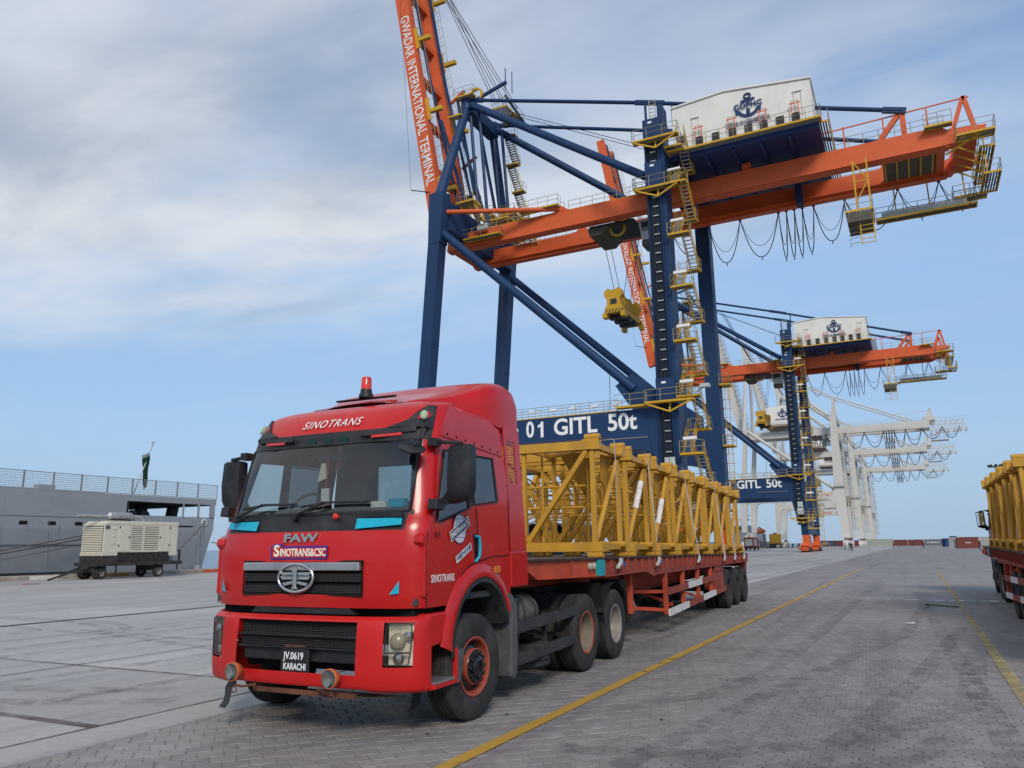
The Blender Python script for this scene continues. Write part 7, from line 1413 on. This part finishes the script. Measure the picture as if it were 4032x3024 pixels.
container((8.0, 217, 0), 6.06, 'box_pale', 'pale grey container left of the rust red one', None, rad(-93)); container((10.6, 214, 0), 4.4, 'box_rust', 'rust red container with white door markings at the right', 'MAA', rad(-6), ends=True); container((14.6, 216, 0), 3.4, 'box_pale', 'pale grey container right of the rust red one', None, rad(-4)); container((17.8, 214, 0), 3.2, 'box_pale', 'cream container next to the truck mirror at the right', None, rad(-4))

# ------------------------------------------------------------------ people (bodies grown from one skeleton each)
for n, c in (('skin', (.20, .11, .075)), ('hair_black', (.012, .011, .011)), ('cloth_black', (.018, .019, .024)), ('cloth_navy', (.025, .035, .07)), ('cloth_khaki', (.17, .145, .105)), ('cloth_brown', (.09, .055, .04)), ('cloth_white', (.62, .62, .58)), ('cloth_grey', (.13, .135, .14)), ('cloth_maroon', (.13, .03, .035))): mat(n, c, 0.85, var=0.15, scale=6)
def body_mesh(stride, arm, robe=False):
    v = {'pelvis': (0, 0, .93, .15, .11), 'waist': (0, 0, 1.08, .145, .10), 'chest': (0, 0, 1.30, .17, .12), 'neck': (0, -.01, 1.47, .06, .06), 'head': (0, -.02, 1.58, .085, .10), 'crown': (0, -.01, 1.69, .06, .075)}
    E = [('pelvis', 'waist'), ('waist', 'chest'), ('chest', 'neck'), ('neck', 'head'), ('head', 'crown')]
    for s_, n in ((1, 'l'), (-1, 'r')):
        f = stride * s_; a = arm * -s_
        v['hip' + n] = (.09 * s_, 0, .86, .095, .095); v['knee' + n] = (.10 * s_, -f * .5 - abs(f) * .12, .48, .065, .065); v['ankle' + n] = (.10 * s_, -f + .02, .09, .045, .05); v['toe' + n] = (.11 * s_, -f - .14, .04, .04, .035)
        E += [('pelvis', 'hip' + n), ('hip' + n, 'knee' + n), ('knee' + n, 'ankle' + n), ('ankle' + n, 'toe' + n)]
        v['sh' + n] = (.19 * s_, 0, 1.40, .065, .07); v['elb' + n] = (.25 * s_, a * .3 + .03, 1.12, .048, .048); v['wr' + n] = (.25 * s_, a * .8 - .06, .89, .034, .034); v['hand' + n] = (.24 * s_, a * .95 - .09, .79, .03, .045)
        E += [('chest', 'sh' + n), ('sh' + n, 'elb' + n), ('elb' + n, 'wr' + n), ('wr' + n, 'hand' + n)]
    ks = list(v); me = bpy.data.meshes.new('sk'); me.from_pydata([v[k][:3] for k in ks], [(ks.index(a), ks.index(b)) for a, b in E], []); o = bpy.data.objects.new('sk', me); COL.objects.link(o)
    md = o.modifiers.new('skin', 'SKIN'); md.use_smooth_shade = True
    for i, k in enumerate(ks): me.skin_vertices[0].data[i].radius = v[k][3:5]; me.skin_vertices[0].data[i].use_root = (k == 'pelvis')
    s2 = o.modifiers.new('sub', 'SUBSURF'); s2.levels = 1
    bpy.context.view_layer.update(); ev = o.evaluated_get(bpy.context.evaluated_depsgraph_get()); out = bpy.data.meshes.new_from_object(ev); bpy.data.objects.remove(o); out.name = 'body'
    return out
BODIES = [body_mesh(.0, .0), body_mesh(.28, .3), body_mesh(.16, -.25)]
def person(loc, rz, kind, top, bot, label, group='people on the quay', robe=False):
    me = BODIES[kind].copy(); me.materials.clear()
    for m in (bot, top, 'skin', 'hair_black'): me.materials.append(MATS[m])
    for p in me.polygons:
        c = p.center; hand = c.z < .85 and abs(c.x) > .19
        p.material_index = 2 if hand or 1.46 < c.z < 1.66 and c.y < -.02 else (3 if c.z > 1.55 else (1 if c.z > .92 or abs(c.x) > .2 else (3 if c.z < .08 else 0)))
    o = bpy.data.objects.new('person', me); COL.objects.link(o); o.location = loc; o.rotation_euler = (0, 0, rz); o.scale = (1, 1, 1.03)
    if robe:
        b = MB(); b.lathe([(.24, .38), (.22, .9), (.20, 1.2), (.19, 1.42)], (0, 0, 0), 'z', 14); b.obj('tunic', top, o, smooth=60)
    return tag(o, label, 'person', group)
person((-19.4, 238, 0), 1.3, 1, 'cloth_black', 'cloth_grey', 'person walking left of the white crane foot in dark clothes'); person((-15.3, 200, 0), 1.2, 2, 'cloth_black', 'cloth_black', 'person in black striding in front of the maroon container'); person((-13.0, 181, 0), .8, 1, 'cloth_brown', 'cloth_grey', 'person in a brown shirt walking before the white crane foot')
person((-11.3, 162.5, 0), .2, 0, 'cloth_navy', 'cloth_black', 'nearest standing person on the quay, dark clothes'); person((-6.45, 255, 0), .4, 0, 'cloth_khaki', 'cloth_black', 'person in a khaki shirt at the end of the grey green container'); person((-5.1, 258, 0), -.3, 2, 'cloth_brown', 'cloth_khaki', 'person in a brown shirt and khaki trousers by the brown container')
person((-1.75, 325, 0), .5, 0, 'cloth_navy', 'cloth_maroon', 'small distant person before the brown containers'); person((1.06, 214, 0), -.4, 1, 'cloth_brown', 'cloth_black', 'person in brown and black walking down the roadway'); person((7.2, 225, 0), .3, 2, 'cloth_white', 'cloth_white', 'person in a long white robe by the blue containers', robe=True); person((7.95, 224, 0), -.2, 0, 'cloth_navy', 'cloth_black', 'person in navy beside the one in a white robe'); person((10.15, 169.5, 0), -.9, 1, 'cloth_black', 'cloth_navy', 'person in black walking near the truck mirror at the right'); person((-38.2, 233, 0), .2, 0, 'cloth_grey', 'cloth_navy', 'lone person in grey right of the fire engine')
pr = random.Random(5)
for k in range(14):
    person((-41.5 + k * .62 + pr.uniform(-.15, .15), 290 + pr.uniform(-3, 3), 0), pr.uniform(-2, 2), k % 3, ('cloth_black', 'cloth_navy', 'cloth_grey', 'cloth_maroon')[k % 4], ('cloth_black', 'cloth_navy', 'cloth_grey')[k % 3], ['person in black at the left end of the crowd by the crane feet', 'second from left in the crowd by the white crane feet', 'third from left in the crowd by the white crane feet', 'fourth from left in the crowd by the white crane feet', 'fifth from left in the crowd by the white crane feet', 'sixth from left in the crowd by the white crane feet', 'seventh from left in the crowd, left of its middle', 'seventh from right in the crowd, right of its middle', 'sixth from right in the crowd near the orange bogies', 'fifth from right in the crowd near the orange bogies', 'fourth from right in the crowd near the orange bogies', 'third from right in the crowd near the orange bogies', 'second from right in the crowd near the orange bogies', 'rightmost person of the crowd, next to the orange bogies'][k], 'crowd between the crane feet')

# ------------------------------------------------------------------ fire engine, yellow tank trailer
mat('fire_red', (.26, .025, .028), .45, var=.1); mat('shutter', (.42, .42, .37), .5, var=.08)
FE = empty('fire_engine', (-38.3, 209, 0), 0, None, 'red fire engine with pale roller shutter parked under the white crane', 'fire engine')
MB().box(-1.25, 1.25, -3.6, 2.4, .95, 3.05).obj('body', 'fire_red', FE, bevel=.05); MB().prism([(2.4, .7), (4.4, .7), (4.45, 1.8), (4.2, 2.8), (2.4, 2.9)], 'x', -1.2, 1.2).obj('cab', 'fire_red', FE, bevel=.05); MB().box(-.95, .95, -3.66, -3.6, 1.15, 2.8).obj('rear_shutter', 'shutter', FE)
for sx in (-1.28, 1.25):
    for y0 in (-3.2, -1.3, .6): MB().box(sx, sx + .03, y0, y0 + 1.6, 1.2, 2.7).obj('side_shutter', 'shutter' if y0 != .6 else 'fire_red', FE)
MB().box(-1.2, 1.2, -3.5, 2.3, 3.05, 3.25).obj('roof_rack', 'fire_red', FE); b = MB(); b.tube((-.2, -1.5, 3.2), (-.2, -2.6, 3.9), .1, 8); b.tube((-.2, -1.5, 3.2), (-.2, -1.5, 3.5), .16, 8); b.obj('water_cannon', 'fire_red', FE); MB().box(-1.24, 1.24, -3.7, -3.6, .6, .95).obj('rear_bumper', 'chassis', FE); MB().box(-1.0, 1.0, -3.4, 4.2, .55, .95).obj('chassis_frame', 'chassis', FE)
for sx, sd in ((1.05, 1), (-1.05, -1)):
    for y0 in (-2.4, -1.1, 3.3): w_ = empty('wheel', (sx, y0, .5), 0 if sd > 0 else math.pi, FE); inst(TYRE, 'tyre', w_); inst(RIM_K, 'rim', w_)
for x in (-1.1, .9): MB().box(x, x + .2, -3.69, -3.66, 1.0, 1.15).obj('tail_lamp', 'beacon_red', FE)
YT = empty('tank_trailer', (-46.0, 298, 0), 0, None, 'small yellow box unit on a dark trailer beyond the fire engine', 'trailer'); MB().box(-1.9, 1.9, -1.5, 1.5, 1.6, 5.0).obj('tank_box', 'mast_yellow', YT, bevel=.1); MB().box(-.6, .6, -.5, .5, 5.0, 5.4).obj('hatch', 'plastic_black', YT); MB().box(-2.2, 2.4, -1.4, 1.4, 1.1, 1.6).obj('trailer_frame', 'chassis', YT)
for x in (-1.8, -.6, 1.6):
    for y0 in (-1.2, 1.2): w_ = empty('wheel', (x, y0, .5), rad(90), YT); inst(TYRE, 'tyre', w_)
# ------------------------------------------------------------------ ships beyond
def sh(e, name, m, *a): return MB().box(*a).obj(name, m, e, bevel=.05)
FS = empty('patrol_ship', (-58, 300, -2.6), 0, None, 'distant grey ship with a tall mast seen through the white crane legs', 'ship'); MB().prism([(-6, 0), (6, 0), (7.5, 5), (-7.5, 5)], 'y', -30, 34).obj('hull', 'ship_grey', FS); sh(FS, 'superstructure', 'ship_grey', -6, 6, -16, 14, 5, 8); sh(FS, 'bridge', 'ship_grey', -5, 5, -14, -2, 8, 10.6); sh(FS, 'bridge_windows', 'steel_dark', -4.6, 4.6, -14.1, -13.9, 9.2, 10.0); sh(FS, 'funnel', 'ship_grey', 1, 4, 2, 7, 8, 11)
b = MB(); b.tube((3, -6, 10.5), (3, -6, 19), .35, 8, .12); b.bar((1.4, -6, 14.4), (4.6, -6, 14.4), .2); b.bar((1.9, -6, 16.4), (4.1, -6, 16.4), .15); b.box(2.2, 3.8, -6.6, -5.4, 12.6, 13.2); b.bar((1.6, -6, 13.6), (1.6, -6, 15.6), .15); b.obj('mast', 'steel_dark', FS); b = MB(); b.bar((6.5, -12, 6), (8.2, -12, 10), .3); b.bar((8.2, -12, 10), (9.4, -12, 9.2), .3); b.bar((9.6, -14, 9), (11.2, -14, .8), .25); b.obj('davit', 'steel_dark', FS); b = MB(); b.lathe([(0, -2.2), (.7, -1.6), (.9, 0), (.7, 1.6), (0, 2.2)], (8.4, -12, 8.6), 'x', 12); b.obj('lifeboat', 'orange_rubber', FS, smooth=60); sh(FS, 'gangway', 'ship_grey', 7.4, 9.8, -16, -8, 5.2, 7.6)
CB = empty('cargo_barge', (-58, 122, -2.6), 0, None, 'dark cargo barge with tarpaulin and orange boxes seen through the yellow load', 'ship'); MB().prism([(-6, 0), (6, 0), (6.6, 4.4), (-6.6, 4.4)], 'y', -22, 60).obj('hull', 'ship_boot', CB); mat('tarpaulin', (.025, .028, .033), .7, var=.3, scale=.6, bump=.5, bscale=2)
b = MB(); b.grid([[(x, y, z) for x, z in ((-6, 5.8), (-5, 7.4 + .3 * math.sin(y)), (-1, 8.2 + .4 * math.cos(y * .7)), (2.5, 7.9 + .3 * math.sin(y * .5)), (4.6, 7.0), (5.2, 5.8))] for y in np.arange(2, 40, 2.0)]); b.obj('tarpaulin', 'tarpaulin', CB, smooth=60); sh(CB, 'wheelhouse', 'ship_grey', 3.5, 6.4, 44, 52, 4.4, 12); sh(CB, 'wheelhouse_windows', 'steel_dark', 3.4, 6.5, 43.9, 46, 9.8, 10.9); b = MB(); b.tube((5, 48, 12), (5, 48, 17), .1, 6); b.obj('mast', 'steel_dark', CB)
for k, (x, m, lb) in enumerate(((-59.3, 'box_orange', 'orange container on the barge, left one behind the load'), (-54.9, 'box_orange', 'orange container on the barge, right one behind the load'))): container((x, 118 + k * .4, 1.81), 4.2, m, lb, None, 0, 1.6, 'orange containers on the barge')
# ------------------------------------------------------------------ high mast light, quay litter
HM = empty('light_mast', (17.0, 200, 0), 0, None, 'tall floodlight mast standing behind the right truck', 'light mast'); b = MB(); b.tube((0, 0, 0), (0, 0, 17.6), .30, 12, .14); b.obj('mast_pole', 'cabin_grey', HM, smooth=40); b = MB(); b.path([(1.1 * math.cos(a), 1.1 * math.sin(a), 17.6) for a in np.linspace(0, 6.28, 16, endpoint=False)], .08, 6, close=True); b.bar((-1.1, 0, 17.6), (1.1, 0, 17.6), .1); b.bar((0, -1.1, 17.6), (0, 1.1, 17.6), .1); b.obj('head_ring', 'steel_dark', HM)
for k in range(8): a = k * math.pi / 4; MB().box(1.3 * math.cos(a) - .25, 1.3 * math.cos(a) + .25, 1.3 * math.sin(a) - .25, 1.3 * math.sin(a) + .25, 17.6, 18.1).obj('flood_lamp', 'steel_dark', HM)
mat('cloth_red', (.42, .02, .03), .8); mat('cord_green', (.02, .10, .05), .7)
b = MB(); b.grid([[(x + .06 * math.sin(5 * y), y, .012 + .03 * abs(math.sin(7 * x + 3 * y))) for x in np.linspace(-.15, .15, 6)] for y in np.linspace(-.45, .45, 10)]); b.v = [(x - 41.9, y + 25.6, z) for x, y, z in b.v]; tag(b.obj('rag', 'cloth_red'), 'small red rag lying on the concrete left of the generator', 'rag')
b = MB(); b.path([(.0, 23.8, .02), (.25, 23.7, .02), (.5, 23.35, .02), (.75, 23.2, .02)], .015, 5); tag(b.obj('cord', 'cord_green'), 'short green cord lying on the block paving', 'cord')
b = MB(); b.path([(-14.6, 6.9, .02), (-14.3, 6.75, .02), (-14.0, 6.8, .02), (-13.7, 6.9, .02)], .012, 5); b.path([(-14.3, 6.75, .021), (-14.25, 6.45, .02)], .012, 5); tag(b.obj('cord', 'cord_green'), 'knotted green cord lying on the concrete at the far left', 'cord')
b = MB(); b.add([(-.42, 18.36, .012), (-.22, 18.38, .012), (-.24, 18.52, .03), (-.40, 18.48, .012)], [(0, 1, 2, 3)]); tag(b.obj('paper_scrap', 'letter_white'), 'white scrap of paper on the paving between the lane lines', 'litter')
pr = random.Random(3); b = MB()
for k in range(130):
    x, y = (pr.uniform(-6, 6), pr.uniform(6, 60)) if k % 3 else (pr.uniform(-30, -8), pr.uniform(5, 60)); s_ = pr.uniform(.006, .016); b.box(x, x + s_ * 1.6, y, y + s_, .001, .001 + s_ * .5)
tag(b.obj('grit', 'gap_black'), 'dark specks of grit scattered over the quay', 'grit', None, 'stuff')
# ------------------------------------------------------------------ loose pieces of a part become parts of their own
def clusters(me):
    n = len(me.vertices); par = list(range(n))
    def find(a):
        while par[a] != a: par[a] = par[par[a]]; a = par[a]
        return a
    for p in me.polygons:
        v = p.vertices; r = find(v[0])
        for q in v[1:]: par[find(q)] = r
    co = np.empty(n * 3); me.vertices.foreach_get('co', co); co = co.reshape(-1, 3); lab = np.array([find(i) for i in range(n)]); ids = np.unique(lab)
    if len(ids) < 2 or len(ids) > 400: return ids.size, None
    bb = [(co[lab == i].min(0) - .03, co[lab == i].max(0) + .03) for i in ids]; g = list(range(len(ids)))
    def gf(a):
        while g[a] != a: a = g[a]
        return a
    for i in range(len(ids)):
        for j in range(i + 1, len(ids)):
            if (bb[i][0] <= bb[j][1]).all() and (bb[j][0] <= bb[i][1]).all(): g[gf(j)] = gf(i)
    m = {i: gf(k) for k, i in enumerate(ids)}; lab = np.array([m[x] for x in lab]); return len(set(m.values())), lab
CACHE = {}
SKIP = ('lettering', 'wheel_nuts', 'hand_holes', 'panel_net', 'side_panel', 'tyre', 'body', 'person', 'paver', 'slab', 'joint_sealant', 'block_paving')
for o in list(bpy.data.objects):
    if o.type != 'MESH' or o.name.split('.')[0] in SKIP or o.get('kind') or o.modifiers and len(o.data.polygons) > 400: continue
    me = o.data
    if me.name not in CACHE:
        k, lab = clusters(me)
        if k < 2: CACHE[me.name] = None
        elif lab is None or k > 12: CACHE[me.name] = 'stuff'
        else:
            out = []
            for c in sorted(set(lab)):
                idx = np.where(lab == c)[0]; mp = {int(i): t_ for t_, i in enumerate(idx)}
                fs = [tuple(mp[v] for v in p.vertices) for p in me.polygons if p.vertices[0] in mp]
                nm = bpy.data.meshes.new(me.name.split('.')[0]); nm.from_pydata([tuple(me.vertices[int(i)].co) for i in idx], [], fs)
                for m_ in me.materials: nm.materials.append(m_)
                if len(me.polygons) and me.polygons[0].use_smooth: nm.polygons.foreach_set('use_smooth', [True] * len(nm.polygons)); nm.update(); nm.set_sharp_from_angle(angle=rad(40))
                nm.update(); out.append(nm)
            CACHE[me.name] = out
    r = CACHE[me.name]
    if r is None: continue
    if r == 'stuff':
        if o.parent: o['kind'] = 'stuff'
        continue
    if o.parent is None: continue
    for nm in r[1:]:
        q = o.copy(); q.data = nm; COL.objects.link(q)
    o.data = r[0]
